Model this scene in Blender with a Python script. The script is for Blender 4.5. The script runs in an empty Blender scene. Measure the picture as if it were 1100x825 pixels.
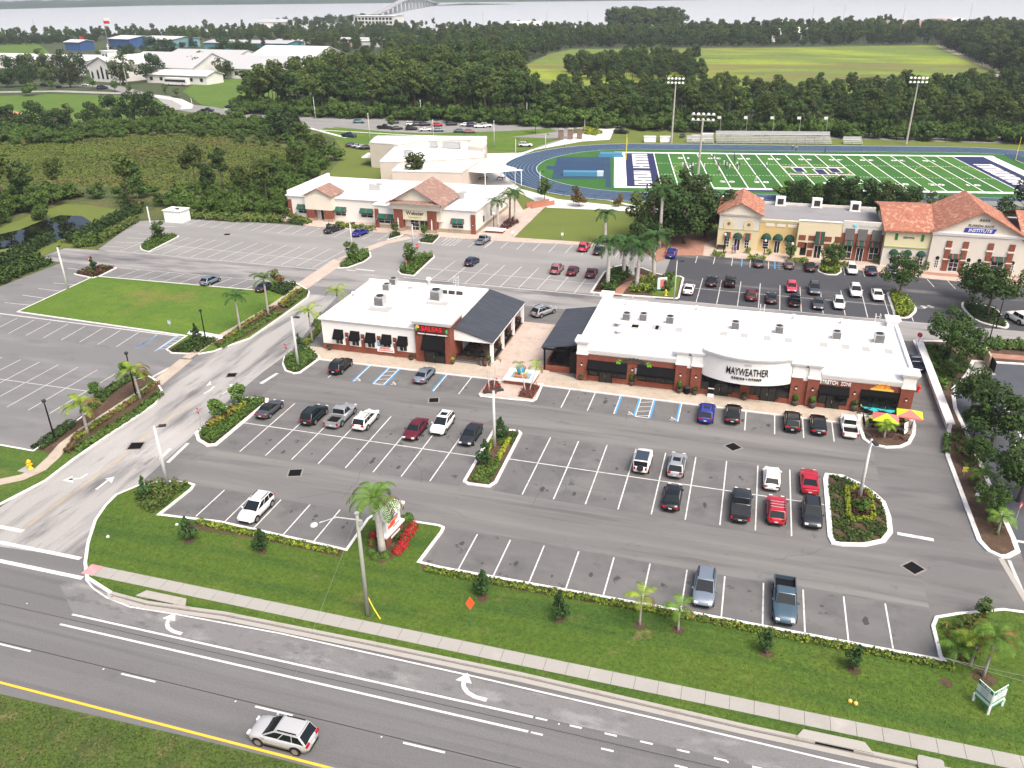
HAZE = 0.00017
EXPO = 0.55
import bpy, bmesh, math, random
import numpy as np
from mathutils import Vector, Matrix

SC = bpy.context.scene
ROOT = SC.collection
PI = math.pi
rad = math.radians

# ------------------------------------------------------------------ survey of the site
# World axes follow the shopping plaza: +X along the shop fronts, +Y away from the highway, metres.
# The camera is a drone 49 m up; G() turns a sight line (photo pixel) into the ground point it hits at height z.
FOC, PITCH, ROLL, CAMH, YAW = 876.7, 0.45423, -0.010749, 49.1, rad(-16.5)
def _rot(v):
    c, s = math.cos(-YAW), math.sin(-YAW)
    return Vector((v[0]*c - v[1]*s, v[0]*s + v[1]*c, v[2]))
_f = Vector((0, math.cos(PITCH), -math.sin(PITCH)))
_u0 = Vector((0, math.sin(PITCH), math.cos(PITCH)))
_r = Vector((1, 0, 0))*math.cos(ROLL) + _u0*math.sin(ROLL)
_u = -Vector((1, 0, 0))*math.sin(ROLL) + _u0*math.cos(ROLL)
CR, CU, CF = _rot(_r), _rot(_u), _rot(_f)
def G(u, v, z=0.0):
    d = CR*((u-550)/FOC) + CU*((412.5-v)/FOC) + CF
    t = (z-CAMH)/d.z
    return Vector((d.x*t, d.y*t, z))
def GP(pts, z=0.0):
    return [G(u, v, z) for u, v in pts]
def hat(b, t):
    """height of the point seen at t that stands plumb over ground point b"""
    B = G(*b); d = CR*((t[0]-550)/FOC) + CU*((412.5-t[1])/FOC) + CF
    k = math.hypot(B.x, B.y)/math.hypot(d.x, d.y)
    return CAMH + d.z*k

# ------------------------------------------------------------------ materials
MATS = {}
def pm(name, base, layers=(), rough=.8, metal=0, bump=0, bscale=8, island=0, orand=0, coat=0, spec=None, emit=0, grain=0, gscale=30):
    """procedural Principled material: base colour with noise-masked layers (colour, scale xyz or one number, lo, hi, amount)"""
    if name in MATS: return MATS[name]
    m = bpy.data.materials.new(name); m.use_nodes = True; MATS[name] = m
    nt = m.node_tree; N = nt.nodes; L = nt.links
    b = N['Principled BSDF']
    b.inputs['Roughness'].default_value = rough; b.inputs['Metallic'].default_value = metal
    if coat: b.inputs['Coat Weight'].default_value = coat; b.inputs['Coat Roughness'].default_value = .06
    if spec is not None: b.inputs['Specular IOR Level'].default_value = spec
    b.inputs['Base Color'].default_value = (*base, 1)
    col = None
    geo = N.new('ShaderNodeNewGeometry')
    def noise(sc, detail=4, seed=0):
        mp = N.new('ShaderNodeMapping')
        if not isinstance(sc, (tuple, list)): sc = (sc, sc, sc)
        mp.inputs['Scale'].default_value = sc; mp.inputs['Location'].default_value = (seed*17.3, seed*9.1, seed*5.7)
        L.new(geo.outputs['Position'], mp.inputs['Vector'])
        t = N.new('ShaderNodeTexNoise'); t.inputs['Scale'].default_value = 1; t.inputs['Detail'].default_value = detail
        t.inputs['Roughness'].default_value = .6
        L.new(mp.outputs['Vector'], t.inputs['Vector']); return t.outputs['Fac']
    def rgb(c):
        r = N.new('ShaderNodeRGB'); r.outputs[0].default_value = (*c, 1); return r.outputs[0]
    def mix(fac, a, bb, mode='MIX'):
        x = N.new('ShaderNodeMix'); x.data_type = 'RGBA'; x.blend_type = mode
        if isinstance(fac, float): x.inputs[0].default_value = fac
        else: L.new(fac, x.inputs[0])
        L.new(a, x.inputs[6]); L.new(bb, x.inputs[7]); return x.outputs[2]
    def ramp(fac, lo, hi, amt=1):
        r = N.new('ShaderNodeMapRange'); r.inputs[1].default_value = lo; r.inputs[2].default_value = hi
        r.inputs[3].default_value = 0; r.inputs[4].default_value = amt; L.new(fac, r.inputs[0]); return r.outputs[0]
    if layers or island or orand or grain:
        col = rgb(base)
        for i, (c, sc, lo, hi, amt) in enumerate(layers):
            col = mix(ramp(noise(sc, 5, i+1+len(name)), lo, hi, amt), col, rgb(c))
        def vary(fac, amt):
            h = N.new('ShaderNodeMapRange'); h.inputs[3].default_value = 1-amt; h.inputs[4].default_value = 1+amt
            L.new(fac, h.inputs[0])
            c = N.new('ShaderNodeCombineColor')
            for k in range(3): L.new(h.outputs[0], c.inputs[k])
            return c.outputs[0]
        if island:
            col = mix(1.0, col, vary(geo.outputs['Random Per Island'], island), 'MULTIPLY')
        if orand:
            oi = N.new('ShaderNodeObjectInfo')
            col = mix(1.0, col, vary(oi.outputs['Random'], orand), 'MULTIPLY')
        if grain:
            col = mix(1.0, col, vary(ramp(noise(gscale, 2, 3), .25, .75), grain), 'MULTIPLY')
        L.new(col, b.inputs['Base Color'])
    if bump:
        bn = N.new('ShaderNodeBump'); bn.inputs['Strength'].default_value = bump; bn.inputs['Distance'].default_value = .05
        L.new(noise(bscale, 3, 9), bn.inputs['Height']); L.new(bn.outputs['Normal'], b.inputs['Normal'])
    if emit:
        b.inputs['Emission Color'].default_value = (*base, 1); b.inputs['Emission Strength'].default_value = emit
    return m

# ------------------------------------------------------------------ objects
def tag(o, label=None, cat=None, group=None, kind=None):
    if label: o['label'] = label
    if cat: o['category'] = cat
    if group: o['group'] = group
    if kind: o['kind'] = kind
    return o
def thing(name, label, cat, loc=(0,0,0), rz=0, group=None):
    o = bpy.data.objects.new(name, None); ROOT.objects.link(o)
    o.location = loc; o.rotation_euler = (0, 0, rz); o.empty_display_size = .2
    return tag(o, label, cat, group)
CH = {}
def link(name, me, parent=None):
    o = bpy.data.objects.new(name, me); ROOT.objects.link(o)
    if parent: o.parent = parent; CH.setdefault(parent.name, []).append(o)
    return o
def clone(o, parent=None):
    """a thing, its parts and their sub-parts"""
    c = o.copy(); ROOT.objects.link(c); c.parent = parent
    if parent: CH.setdefault(parent.name, []).append(c)
    for ch in CH.get(o.name, [])[:]: clone(ch, c)
    return c

class MB:
    """collects shapes, then links them as ONE mesh object"""
    def __init__(s): s.v = []; s.f = []; s.m = []; s.sm = []; s.cur = 0; s.T = None; s.smooth = False
    def mat(s, i): s.cur = i; return s
    def add(s, vs, fs):
        n = len(s.v)
        for p in vs:
            p = Vector(p)
            s.v.append(s.T @ p if s.T else p)
        for f in fs:
            s.f.append([n+i for i in f]); s.m.append(s.cur); s.sm.append(s.smooth)
        return s
    def box(s, x0, x1, y0, y1, z0, z1):
        return s.add([(x0,y0,z0),(x1,y0,z0),(x1,y1,z0),(x0,y1,z0),(x0,y0,z1),(x1,y0,z1),(x1,y1,z1),(x0,y1,z1)],
                     [(3,2,1,0),(4,5,6,7),(0,1,5,4),(1,2,6,5),(2,3,7,6),(3,0,4,7)])
    def prism(s, poly, z0, z1, cap0=True):
        P = [(p[0], p[1]) for p in poly]
        a = sum(P[i-1][0]*P[i][1]-P[i][0]*P[i-1][1] for i in range(len(P)))
        if a < 0: P = P[::-1]
        n = len(P)
        fs = [tuple(range(n, 2*n))] + ([tuple(range(n-1, -1, -1))] if cap0 else [])
        fs += [(i, (i+1) % n, n+(i+1) % n, n+i) for i in range(n)]
        return s.add([(x,y,z0) for x, y in P]+[(x,y,z1) for x, y in P], fs)
    def sheet(s, poly, z):
        P = [(p[0], p[1]) for p in poly]
        a = sum(P[i-1][0]*P[i][1]-P[i][0]*P[i-1][1] for i in range(len(P)))
        if a < 0: P = P[::-1]
        return s.add([(x,y,z) for x, y in P], [tuple(range(len(P)))])
    def line(s, a, b, w, z):
        a = Vector((a[0], a[1])); b = Vector((b[0], b[1])); d = (b-a).normalized(); n = Vector((-d.y, d.x))*w/2
        return s.sheet([a-n, b-n, b+n, a+n], z)
    def tube(s, path, r, n=8, cap=True):
        path = [Vector(p) for p in path]
        if not isinstance(r, (list, tuple)): r = [r]*len(path)
        vs = []; fs = []
        for i, p in enumerate(path):
            d = (path[min(i+1, len(path)-1)]-path[max(i-1, 0)]).normalized()
            x = d.orthogonal().normalized() if abs(d.z) < .99 else Vector((1,0,0)); x = (x - d*x.dot(d)).normalized(); y = d.cross(x)
            for k in range(n):
                a = 2*PI*k/n; vs.append(p + (x*math.cos(a)+y*math.sin(a))*r[i])
        for i in range(len(path)-1):
            for k in range(n):
                a = i*n+k; b = i*n+(k+1) % n; fs.append((a, b, b+n, a+n))
        if cap: fs.append(tuple(range(n-1, -1, -1))); fs.append(tuple(range((len(path)-1)*n, len(path)*n)))
        return s.add(vs, fs)
    def disc_x(s, x0, x1, cy, cz, r, n=16):
        vs = []; 
        for x in (x0, x1):
            for k in range(n): vs.append((x, cy+r*math.cos(2*PI*k/n), cz+r*math.sin(2*PI*k/n)))
        fs = [(k, (k+1) % n, n+(k+1) % n, n+k) for k in range(n)]+[tuple(range(n-1,-1,-1)), tuple(range(n,2*n))]
        return s.add(vs, fs)
    def quad(s, a, b, c, d): return s.add([a,b,c,d], [(0,1,2,3)])
    def lathe(s, prof, n=12, c=(0,0)):
        vs = []; fs = []
        for r, z in prof:
            for k in range(n): vs.append((c[0]+r*math.cos(2*PI*k/n), c[1]+r*math.sin(2*PI*k/n), z))
        for i in range(len(prof)-1):
            for k in range(n): fs.append((i*n+k, i*n+(k+1) % n, (i+1)*n+(k+1) % n, (i+1)*n+k))
        fs.append(tuple(range(n-1,-1,-1))); fs.append(tuple(range((len(prof)-1)*n, len(prof)*n)))
        return s.add(vs, fs)
    def blob(s, c, r, seed=0, n=7, m=5, amp=.2):
        R = random.Random(seed); vs = []; fs = []
        for i in range(m+1):
            t = PI*i/m
            for k in range(n):
                a = 2*PI*k/n; q = 1+R.uniform(-amp, amp)
                vs.append((c[0]+r[0]*q*math.sin(t)*math.cos(a), c[1]+r[1]*q*math.sin(t)*math.sin(a), c[2]+r[2]*q*math.cos(t)))
        for i in range(m):
            for k in range(n): fs.append((i*n+k, (i+1)*n+k, (i+1)*n+(k+1) % n, i*n+(k+1) % n))
        return s.add(vs, fs)
    def mesh(s, name, mats):
        me = bpy.data.meshes.new(name); me.from_pydata([tuple(v) for v in s.v], [], s.f)
        for m in (mats if isinstance(mats, (list, tuple)) else [mats]): me.materials.append(m)
        me.polygons.foreach_set('material_index', s.m); me.polygons.foreach_set('use_smooth', s.sm); me.update()
        return me
    def build(s, name, mats, parent=None):
        return link(name, s.mesh(name, mats), parent)

def leaf_arrays(C, N_, size, rs, fold=.25, aspect=.6):
    """one bent leaf-clump quad pair at each centre C with normal about N_"""
    n = len(C)
    N_ = N_/np.maximum(np.linalg.norm(N_, axis=1, keepdims=True), 1e-6)
    A = rs.normal(size=(n,3)); A -= N_*np.sum(A*N_, 1, keepdims=True); A /= np.linalg.norm(A, axis=1, keepdims=True)
    B = np.cross(N_, A)
    sz = (size*rs.uniform(.6, 1.35, n))[:,None]
    a = A*sz; b = B*sz*aspect; k = N_*sz*fold
    V = np.stack([C-a, C-b*1.0-k*.6, C+a*.9, C+b-k*.6], 1).reshape(-1,3)
    return V
def leaf_mesh(name, V, mats, extra=None):
    n = len(V)//4
    me = bpy.data.meshes.new(name)
    me.vertices.add(4*n); me.vertices.foreach_set('co', V.astype(np.float32).ravel())
    me.loops.add(6*n); me.polygons.add(2*n)
    q = np.arange(n)*4
    idx = np.stack([q, q+1, q+2, q, q+2, q+3], 1).ravel()
    me.loops.foreach_set('vertex_index', idx.astype(np.int32))
    me.polygons.foreach_set('loop_start', (np.arange(2*n)*3).astype(np.int32))
    for m in (mats if isinstance(mats, (list, tuple)) else [mats]): me.materials.append(m)
    if extra is not None:
        me.polygons.foreach_set('material_index', np.repeat(extra, 2).astype(np.int32))
    me.update(calc_edges=True); me.validate()
    return me
def text_mesh(s, size, depth=.05, bold=0, sx=1, shear=0, align='CENTER'):
    c = bpy.data.curves.new('t', 'FONT'); c.body = s; c.size = size; c.extrude = depth; c.offset = bold; c.align_x = align; c.align_y = 'CENTER'; c.shear = shear
    c.resolution_u = 3
    o = bpy.data.objects.new('t', c); ROOT.objects.link(o)
    dg = bpy.context.evaluated_depsgraph_get(); dg.update()
    me = bpy.data.meshes.new_from_object(o.evaluated_get(dg)); 
    bpy.data.objects.remove(o); bpy.data.curves.remove(c)
    me.transform(Matrix.Diagonal((sx, 1, 1, 1)))
    return me
def sign_text(name, s, size, mat_, parent, loc, rz=0, depth=.05, bold=0, sx=1, shear=0, rx=PI/2):
    """letters standing upright, reading along the local +X, facing local -Y"""
    me = text_mesh(s, size, depth, bold, sx, shear); me.materials.clear(); me.materials.append(mat_); me.name = name
    o = link(name, me, parent); o.location = loc; o.rotation_euler = (rx, 0, rz)
    return o
def rounded(poly, r, n=4):
    """round the corners of a plan outline"""
    out = []
    P = [Vector((p[0], p[1])) for p in poly]; m = len(P)
    for i in range(m):
        a, b, c = P[i-1], P[i], P[(i+1) % m]
        d0 = a-b; d1 = c-b; k = min(r, d0.length*.45, d1.length*.45)
        p0 = b+d0.normalized()*k; p1 = b+d1.normalized()*k
        for j in range(n+1):
            t = j/n; out.append(p0*(1-t)**2+b*2*t*(1-t)+p1*t*t)
    return out
def inset(poly, d):
    P = [Vector((p[0], p[1])) for p in poly]
    if sum(P[i-1].x*P[i].y-P[i].x*P[i-1].y for i in range(len(P))) < 0: P = P[::-1]
    out = []
    m = len(P)
    for i in range(m):
        a, b, c = P[i-1], P[i], P[(i+1) % m]
        e0 = (b-a); e1 = (c-b)
        if e0.length < 1e-6 or e1.length < 1e-6: out.append(b); continue
        n0 = Vector((-e0.y, e0.x)).normalized(); n1 = Vector((-e1.y, e1.x)).normalized()
        n = (n0+n1); 
        n = n/max(n.length_squared/2, .35)
        out.append(b+n*d)
    return out
def struct(name, mb, mats): return tag(mb.build(name, mats), kind='structure')
def ring_kerb(poly, w=.18, z1=.15):
    """kerb running round an island outline, one mesh"""
    P = [Vector((p[0], p[1])) for p in poly]
    if sum(P[i-1].x*P[i].y-P[i].x*P[i-1].y for i in range(len(P))) < 0: P = P[::-1]
    Q = inset(P, w); n = len(P)
    vs = [(p.x,p.y,-.02) for p in P]+[(p.x,p.y,z1) for p in P]+[(p.x,p.y,z1) for p in Q]+[(p.x,p.y,-.02) for p in Q]
    fs = []
    for i in range(n):
        j = (i+1) % n
        fs += [(i,j,n+j,n+i), (n+i,n+j,2*n+j,2*n+i), (2*n+i,2*n+j,3*n+j,3*n+i)]
    return vs, fs
# ------------------------------------------------------------------ camera, sky, sun, air
cam = bpy.data.cameras.new('Camera'); co = bpy.data.objects.new('Camera', cam); ROOT.objects.link(co)
co.matrix_world = Matrix(((CR.x, CU.x, -CF.x, 0), (CR.y, CU.y, -CF.y, 0), (CR.z, CU.z, -CF.z, CAMH), (0,0,0,1)))
cam.sensor_fit = 'HORIZONTAL'; cam.angle_x = 2*math.atan(550/FOC); cam.clip_start = .5; cam.clip_end = 120000
SC.camera = co
SUN_EL, SUN_AZ = 56, 132          # azimuth from +Y towards +X
w = bpy.data.worlds.new('World'); SC.world = w; w.use_nodes = True
nt = w.node_tree; bg = nt.nodes['Background']
sky = nt.nodes.new('ShaderNodeTexSky'); sky.sky_type = 'NISHITA'; sky.sun_disc = False
sky.sun_elevation = rad(SUN_EL); sky.sun_rotation = rad(SUN_AZ); sky.air_density = .85; sky.dust_density = 9.0; sky.ozone_density = 1.0
nt.links.new(sky.outputs[0], bg.inputs[0]); bg.inputs[1].default_value = .15
sl = bpy.data.lights.new('Sun', 'SUN'); sl.energy = 1.45; sl.angle = rad(28); sl.color = (1, .965, .90)
so = bpy.data.objects.new('Sun', sl); ROOT.objects.link(so)
dv = Vector((math.sin(rad(SUN_AZ))*math.cos(rad(SUN_EL)), math.cos(rad(SUN_AZ))*math.cos(rad(SUN_EL)), math.sin(rad(SUN_EL))))
so.rotation_euler = dv.to_track_quat('Z', 'Y').to_euler(); so.location = (0, 60, 80)
SC.view_settings.view_transform = 'Standard'; SC.view_settings.look = 'None'
SC.view_settings.exposure = EXPO; SC.view_settings.gamma = 1
# ------------------------------------------------------------------ ground materials
asph = pm('lot_asphalt', (.138,.137,.136), [((.185,.183,.18), (.04,.3,1), .47,.72,.9), ((.080,.080,.083), (.10,.5,1), .5,.74,.75), ((.20,.197,.19), .09, .55,.74,.75), ((.045,.045,.047), .8, .66,.78,.6), ((.24,.235,.225), (.3,.06,1), .68,.8,.5)], rough=.9, grain=.10, gscale=14)
asph_road = pm('road_asphalt', (.135,.135,.136), [((.165,.165,.168), (.012,.5,1), .45,.68,.8), ((.09,.09,.093), (.02,1.1,1), .53,.72,.7), ((.095,.095,.097), .3, .58,.75,.5), ((.21,.21,.21), (.25,.4,1), .68,.8,.5)], rough=.9, grain=.16, gscale=9)
asph_worn = pm('worn_asphalt', (.33,.325,.315), [((.12,.12,.125), (.4,.05,1), .47,.66,.95), ((.42,.41,.40), (.16,.06,1), .52,.7,.8), ((.10,.10,.105), (.5,.12,1), .6,.72,.85)], rough=.9, grain=.12, gscale=8)
asph_aisle = pm('patched_asphalt', (.26,.255,.25), [((.10,.102,.108), (.06,.3,1), .46,.66,.95), ((.36,.355,.345), (.07,.5,1), .55,.72,.8)], rough=.9, grain=.12, gscale=8)
asph_light = pm('pale_asphalt', (.225,.224,.22), [((.29,.288,.284), (.05,.2,1), .45,.7,.8), ((.15,.15,.15), .25, .62,.78,.6)], rough=.9, grain=.08, gscale=8)
asph_left = pm('grey_asphalt', (.165,.165,.168), [((.22,.22,.222), (.05,.25,1), .48,.7,.8), ((.115,.115,.118), (.15,.4,1), .55,.75,.7)], rough=.9, grain=.1, gscale=8)
asph_dark = pm('dark_asphalt', (.052,.055,.064), [((.17,.165,.16), (.03,.22,1), .56,.7,.9), ((.042,.045,.052), .2, .5,.7,.7)], rough=.88, grain=.12, gscale=8)
asph_blue = pm('side_asphalt', (.062,.070,.086), [((.10,.107,.12), .08, .45,.7,.8)], rough=.88, grain=.12, gscale=8)
conc = pm('concrete', (.33,.322,.30), [((.29,.28,.255), .35, .5,.7,.7), ((.5,.48,.44), .15, .55,.7,.6)], rough=.9, grain=.1, gscale=12)
conc_white = pm('bright_concrete', (.66,.655,.64), [((.52,.51,.49), .3, .5,.75,.7)], rough=.85, grain=.06, gscale=10)
kerbm = pm('kerb_paint', (.72,.715,.70), [((.48,.46,.42), .8, .55,.75,.8)], rough=.7, grain=.06)
kerbc = pm('kerb_concrete', (.36,.345,.315), [((.3,.28,.25), .7, .52,.72,.8)], rough=.85, grain=.1)
white_p = pm('white_marking', (.66,.66,.65), [((.30,.30,.30), 1.3, .5,.72,.75)], rough=.7)
white_w = pm('worn_white_marking', (.56,.56,.55), [((.3,.3,.3), 1.0, .52,.74,.85)], rough=.75)
yellow_p = pm('yellow_marking', (.85,.47,.03), [((.5,.32,.1), .8, .58,.8,.6)], rough=.7)
yellow_w = pm('faded_yellow_marking', (.48,.37,.2), [((.3,.27,.22), .8, .45,.65,.9)], rough=.8)
blue_p = pm('blue_marking', (.05,.30,.62), rough=.7)
grass = pm('lawn', (.062,.115,.010), [((.10,.138,.016), .16, .48,.68,.75), ((.032,.082,.010), (.03,.45,1), .47,.64,.9), ((.14,.135,.04), .33, .6,.74,.7), ((.25,.18,.09), .17, .685,.75,.9), ((.17,.14,.06), .7, .68,.76,.6)], rough=.95, grain=.35, gscale=3.5, bump=.6, bscale=6)
grass_b = pm('bright_lawn', (.075,.145,.010), [((.11,.175,.012), (.1,.25,1), .48,.68,.8), ((.045,.11,.010), .35, .52,.70,.7), ((.17,.145,.035), .09, .60,.72,.6)], rough=.95, grain=.25, gscale=3)
grass_m = pm('median_grass', (.062,.098,.016), [((.035,.062,.013), .35, .46,.66,.8), ((.16,.125,.06), .5, .56,.72,.8), ((.27,.22,.15), .7, .7,.78,.7)], rough=.95, grain=.45, gscale=5, bump=.8, bscale=6)
grass_y = pm('dry_lawn', (.115,.15,.022), [((.09,.13,.022), .14, .48,.68,.8), ((.3,.23,.13), .18, .68,.76,.8)], rough=.95, grain=.2, gscale=3)
mulch = pm('mulch', (.075,.045,.028), [((.13,.085,.055), 1.3, .5,.7,.8), ((.05,.035,.02), .6, .5,.7,.6)], rough=.95, grain=.3, gscale=6)
paver = pm('brick_pavers', (.47,.385,.33), [((.38,.29,.24), .9, .48,.7,.8), ((.54,.46,.41), .35, .5,.7,.7)], rough=.85, grain=.14, gscale=5)
paver_t = pm('tan_pavers', (.42,.36,.29), [((.34,.28,.22), .8, .48,.7,.8), ((.49,.43,.36), .4, .52,.7,.7)], rough=.85, grain=.14, gscale=6)
paver_r = pm('red_pavers', (.33,.17,.12), [((.42,.25,.19), .8, .5,.7,.8)], rough=.85, grain=.12, gscale=6)
pinkp = pm('red_tactile', (.55,.24,.26), [((.5,.33,.32), .9, .45,.7,.8)], rough=.8)
iron = pm('cast_iron', (.008,.008,.009), rough=.8, spec=.1); collar_m = pm('drain_collar', (.22,.21,.2), rough=.9)
earth = pm('open_ground', (.05,.07,.022), [((.035,.055,.018), .012, .45,.6,.9), ((.10,.10,.04), .03, .55,.72,.6)], rough=1, grain=.3, gscale=.4)
scrub_g = pm('scrub_ground', (.085,.11,.026), [((.038,.065,.014), .05, .45,.62,.9), ((.115,.095,.04), .07, .5,.68,.85), ((.08,.13,.02), (.02,.07,1), .56,.68,.9), ((.14,.12,.06), .16, .6,.74,.7)], rough=1, grain=.4, gscale=1.2, bump=1, bscale=1.5)
meadow_m = pm('meadow', (.13,.19,.028), [((.24,.30,.02), (.005,.016,1), .47,.58,.95), ((.15,.135,.04), (.007,.016,1), .52,.64,.8), ((.08,.12,.02), (.02,.05,1), .53,.68,.8), ((.16,.14,.06), .03, .56,.7,.7)], rough=1, grain=.18, gscale=.25)
water_m = pm('river_water', (.60,.63,.645), rough=.3)  # near-white base: the bright sky reflection is put into the water colour
pond_m = pm('pond_water', (.008,.009,.007), rough=.03)

# ------------------------------------------------------------------ large sheets
m = MB(); m.sheet([(-9000,-400),(9000,-400),(9000,1500),(-700,1500),(-9000,-1300)], -.12)
struct('ground', m, earth)
shore = GP([(-400,70),(-60,45),(0,40),(120,37),(270,33),(330,31),(395,29),(430,29),(560,33),(700,34),(860,30),(960,28),(1060,27),(1250,31),(1600,40)])
farl = GP([(-500,18),(-200,12.6),(0,10),(160,6),(330,4.2),(470,2.8),(560,2),(640,1.2),(760,0)])
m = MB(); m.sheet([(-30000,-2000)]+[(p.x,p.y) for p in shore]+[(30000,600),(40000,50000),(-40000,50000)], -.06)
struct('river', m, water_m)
# the land beyond the shop plaza's woods up to the river bank
m = MB(); m.sheet([(-9000,-1300),(9000,-1300),(9000,1000)]+[(p.x,p.y) for p in reversed(shore)]+[(-9000,400)], -.05)
struct('terrain', m, earth)

def bumps(poly_near, depth, h, cell, seed, name, mats):
    """far wooded shore: a lumpy canopy surface between a shoreline and a line further back"""
    R = random.Random(seed); mb = MB(); vs = []; fs = []
    pts = []
    for a, b in zip(poly_near, poly_near[1:]):
        n = max(1, int((b-a).length/cell))
        for k in range(n): pts.append(a.lerp(b, k/n))
    pts.append(poly_near[-1]); rows = max(2, int(depth/cell/2))
    for j in range(rows+1):
        for p in pts:
            d = Vector((p.x,p.y)).normalized()*depth*j/rows
            z = -.2 if j == 0 else h*R.uniform(.45, 1.15)
            vs.append((p.x+d.x, p.y+d.y, z))
    n = len(pts)
    for j in range(rows):
        for i in range(n-1): fs.append((j*n+i, j*n+i+1, (j+1)*n+i+1, (j+1)*n+i))
    mb.add(vs, fs); return tag(mb.build(name, mats), kind='structure')
far_m = pm('far_woods', (.045,.075,.05), [((.065,.10,.065), .004, .45,.6,.8), ((.12,.13,.12), .02, .66,.74,.6)], rough=1)
bumps(farl, 1300, 11, 26, 3, 'far_shore', far_m)

# ------------------------------------------------------------------ highway and entrance
m = MB(); m.sheet([(-400,33.3),(160,33.3),(160,46.4),(-54,46.4),(-56,49.2),(-58.3,52),(-73,52),(-84,48),(-400,47)], 0)
struct('highway', m, asph_road)
m = MB(); m.sheet([(-400,-40),(160,-40),(160,33.55),(-27,33.95),(-36,33.8),(-52,33.3),(-400,32.5)], .03)
struct('median', m, grass_m)
drv = GP([(95,601),(97,580),(105,555),(125,533),(150,519),(205,470),(240,435),(282,400),(312,378),(345,338),(362,318),(330,316),(325,322),(300,340),(270,358),(231,377),(172,418),(160,435),(120,465),(60,505),(0,545),(-50,580)])
m = MB(); m.sheet(drv, .004); struct('driveway', m, asph_worn)

m = MB()
X0, X1 = -400, 160
def L(x0, y0, x1, y1, w_=.16, z=.012): m.line((x0,y0),(x1,y1), w_, z)
L(-53, 40.95, -11.2, 41.03, .2); L(-52.9, 42.25, -11.2, 42.4, .2)
L(-38.4+-90, 42.3, -75, 42.3, .2)
for k in range(-20, 16):
    x = -43.96+12.16*k
    if -400 < x < 150: L(x, 37.64, x+3.2, 37.66, .17)
k = -11.0
while k < 60:
    L(k, 42.4, k+.9, 42.4, .16); k += 2.6
k = -11.0
while k < 60:
    L(k, 41.03, k+.9, 41.03, .16); k += 5.2
edge = GP([(92,622),(100,632),(115,642),(140,652),(190,660)])+[Vector((-34,45.1,0)),Vector((-17,45.0,0)),Vector((-2.7,44.75,0)),Vector((10,44.45,0)),Vector((30,44.3,0)),Vector((160,44.3,0))]
for a, b in zip(edge, edge[1:]): L(a.x, a.y, b.x, b.y, .16)
L(-75, 48.85, -57.9, 48.88, .45); L(-75, 46.5, -55.6, 46.53, .45); L(-75, 50.95, -66.8, 50.95, .5)
def arrow(px, py, ang, s=1.0, turn=1):
    """bent turn arrow painted on a lane"""
    c = G(px, py); T = Matrix.Translation(c)@Matrix.Rotation(ang, 4, 'Z')@Matrix.Scale(s, 4)
    m.T = T; z = .014
    P = [(-1.9,-.75*turn),(-1.0,-.7*turn),(-.3,-.45*turn),(.15,0),(.3,.45*turn)]
    for a, b in zip(P, P[1:]): m.line(a, b, .34, z)
    m.sheet([(-.35,.42*turn),(.95,.42*turn),(.3,1.35*turn)], z); m.T = None
arrow(181, 670, PI, 1.0, -1); arrow(500, 738, PI, 1.05, -1)
m.T = None
struct('lane_markings', m, white_p)
m = MB(); m.sheet([(-53,42.45),(-11,42.55),(160,42.5),(160,44.2),(30,44.2),(-2.7,44.6),(-34,44.95),(-47,44.5),(-52,45.4),(-56,46.2),(-57,45.2)], .006); struct('turn_lane', m, pm('turn_lane_asphalt', (.17,.17,.172), [((.26,.26,.26), (.3,.7,1), .5,.66,.8), ((.09,.09,.093), (.5,.9,1), .55,.7,.7)], rough=.9, grain=.15, gscale=7))
m = MB(); m.line((-400,37.85),(160,37.9), .07, .011); m.line((-400,41.6),(160,41.7), .05, .011); struct('road_seam', m, pm('seam_tar', (.035,.034,.032), rough=.9))
m = MB()
for k in range(20):
    for y in (37.66, 42.3): m.box(-70+12.16*k-.06,-70+12.16*k+.06,y-.06,y+.06,.005,.03)
struct('road_studs', m, white_p)
m = MB(); m.line((-400,34.2),(160,34.3), .2, .012); struct('edge_stripe', m, yellow_p)
m = MB()
for d in (-.13, .13):
    P = GP([(22,570),(70,535),(120,500),(170,458),(205,433)])
    for a, b in zip(P, P[1:]): m.line((a.x+d,a.y),(b.x+d,b.y), .11, .016)
struct('centre_stripe', m, yellow_w)
m = MB()
def arrow2(pts, tip):
    for a, b in zip(pts, pts[1:]): m.line(G(*a), G(*b), .3, .014)
    m.sheet([G(*p) for p in tip], .014)
arrow2([(94,509),(86,514),(74,515)], [(78,511),(79,519),(67,516)])
arrow2([(103,526),(116,516)], [(113,514),(120,519),(123,512)])
arrow2([(230,415),(226,419),(219,423)], [(226,409),(227,413),(221,415)])
arrow2([(238,424),(250,416)], [(246,413),(251,419),(255,412)])
for a, b in (((172,493),(183,482),),((281,412),(298,401)),((180,497),(202,476)),((164,405),(182,395)),((382,289),(402,291)),((545+300,0),(545+300,0))):
    if a != b: m.line(G(*a), G(*b), .45, .014)
struct('entrance_markings', m, white_w)
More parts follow.
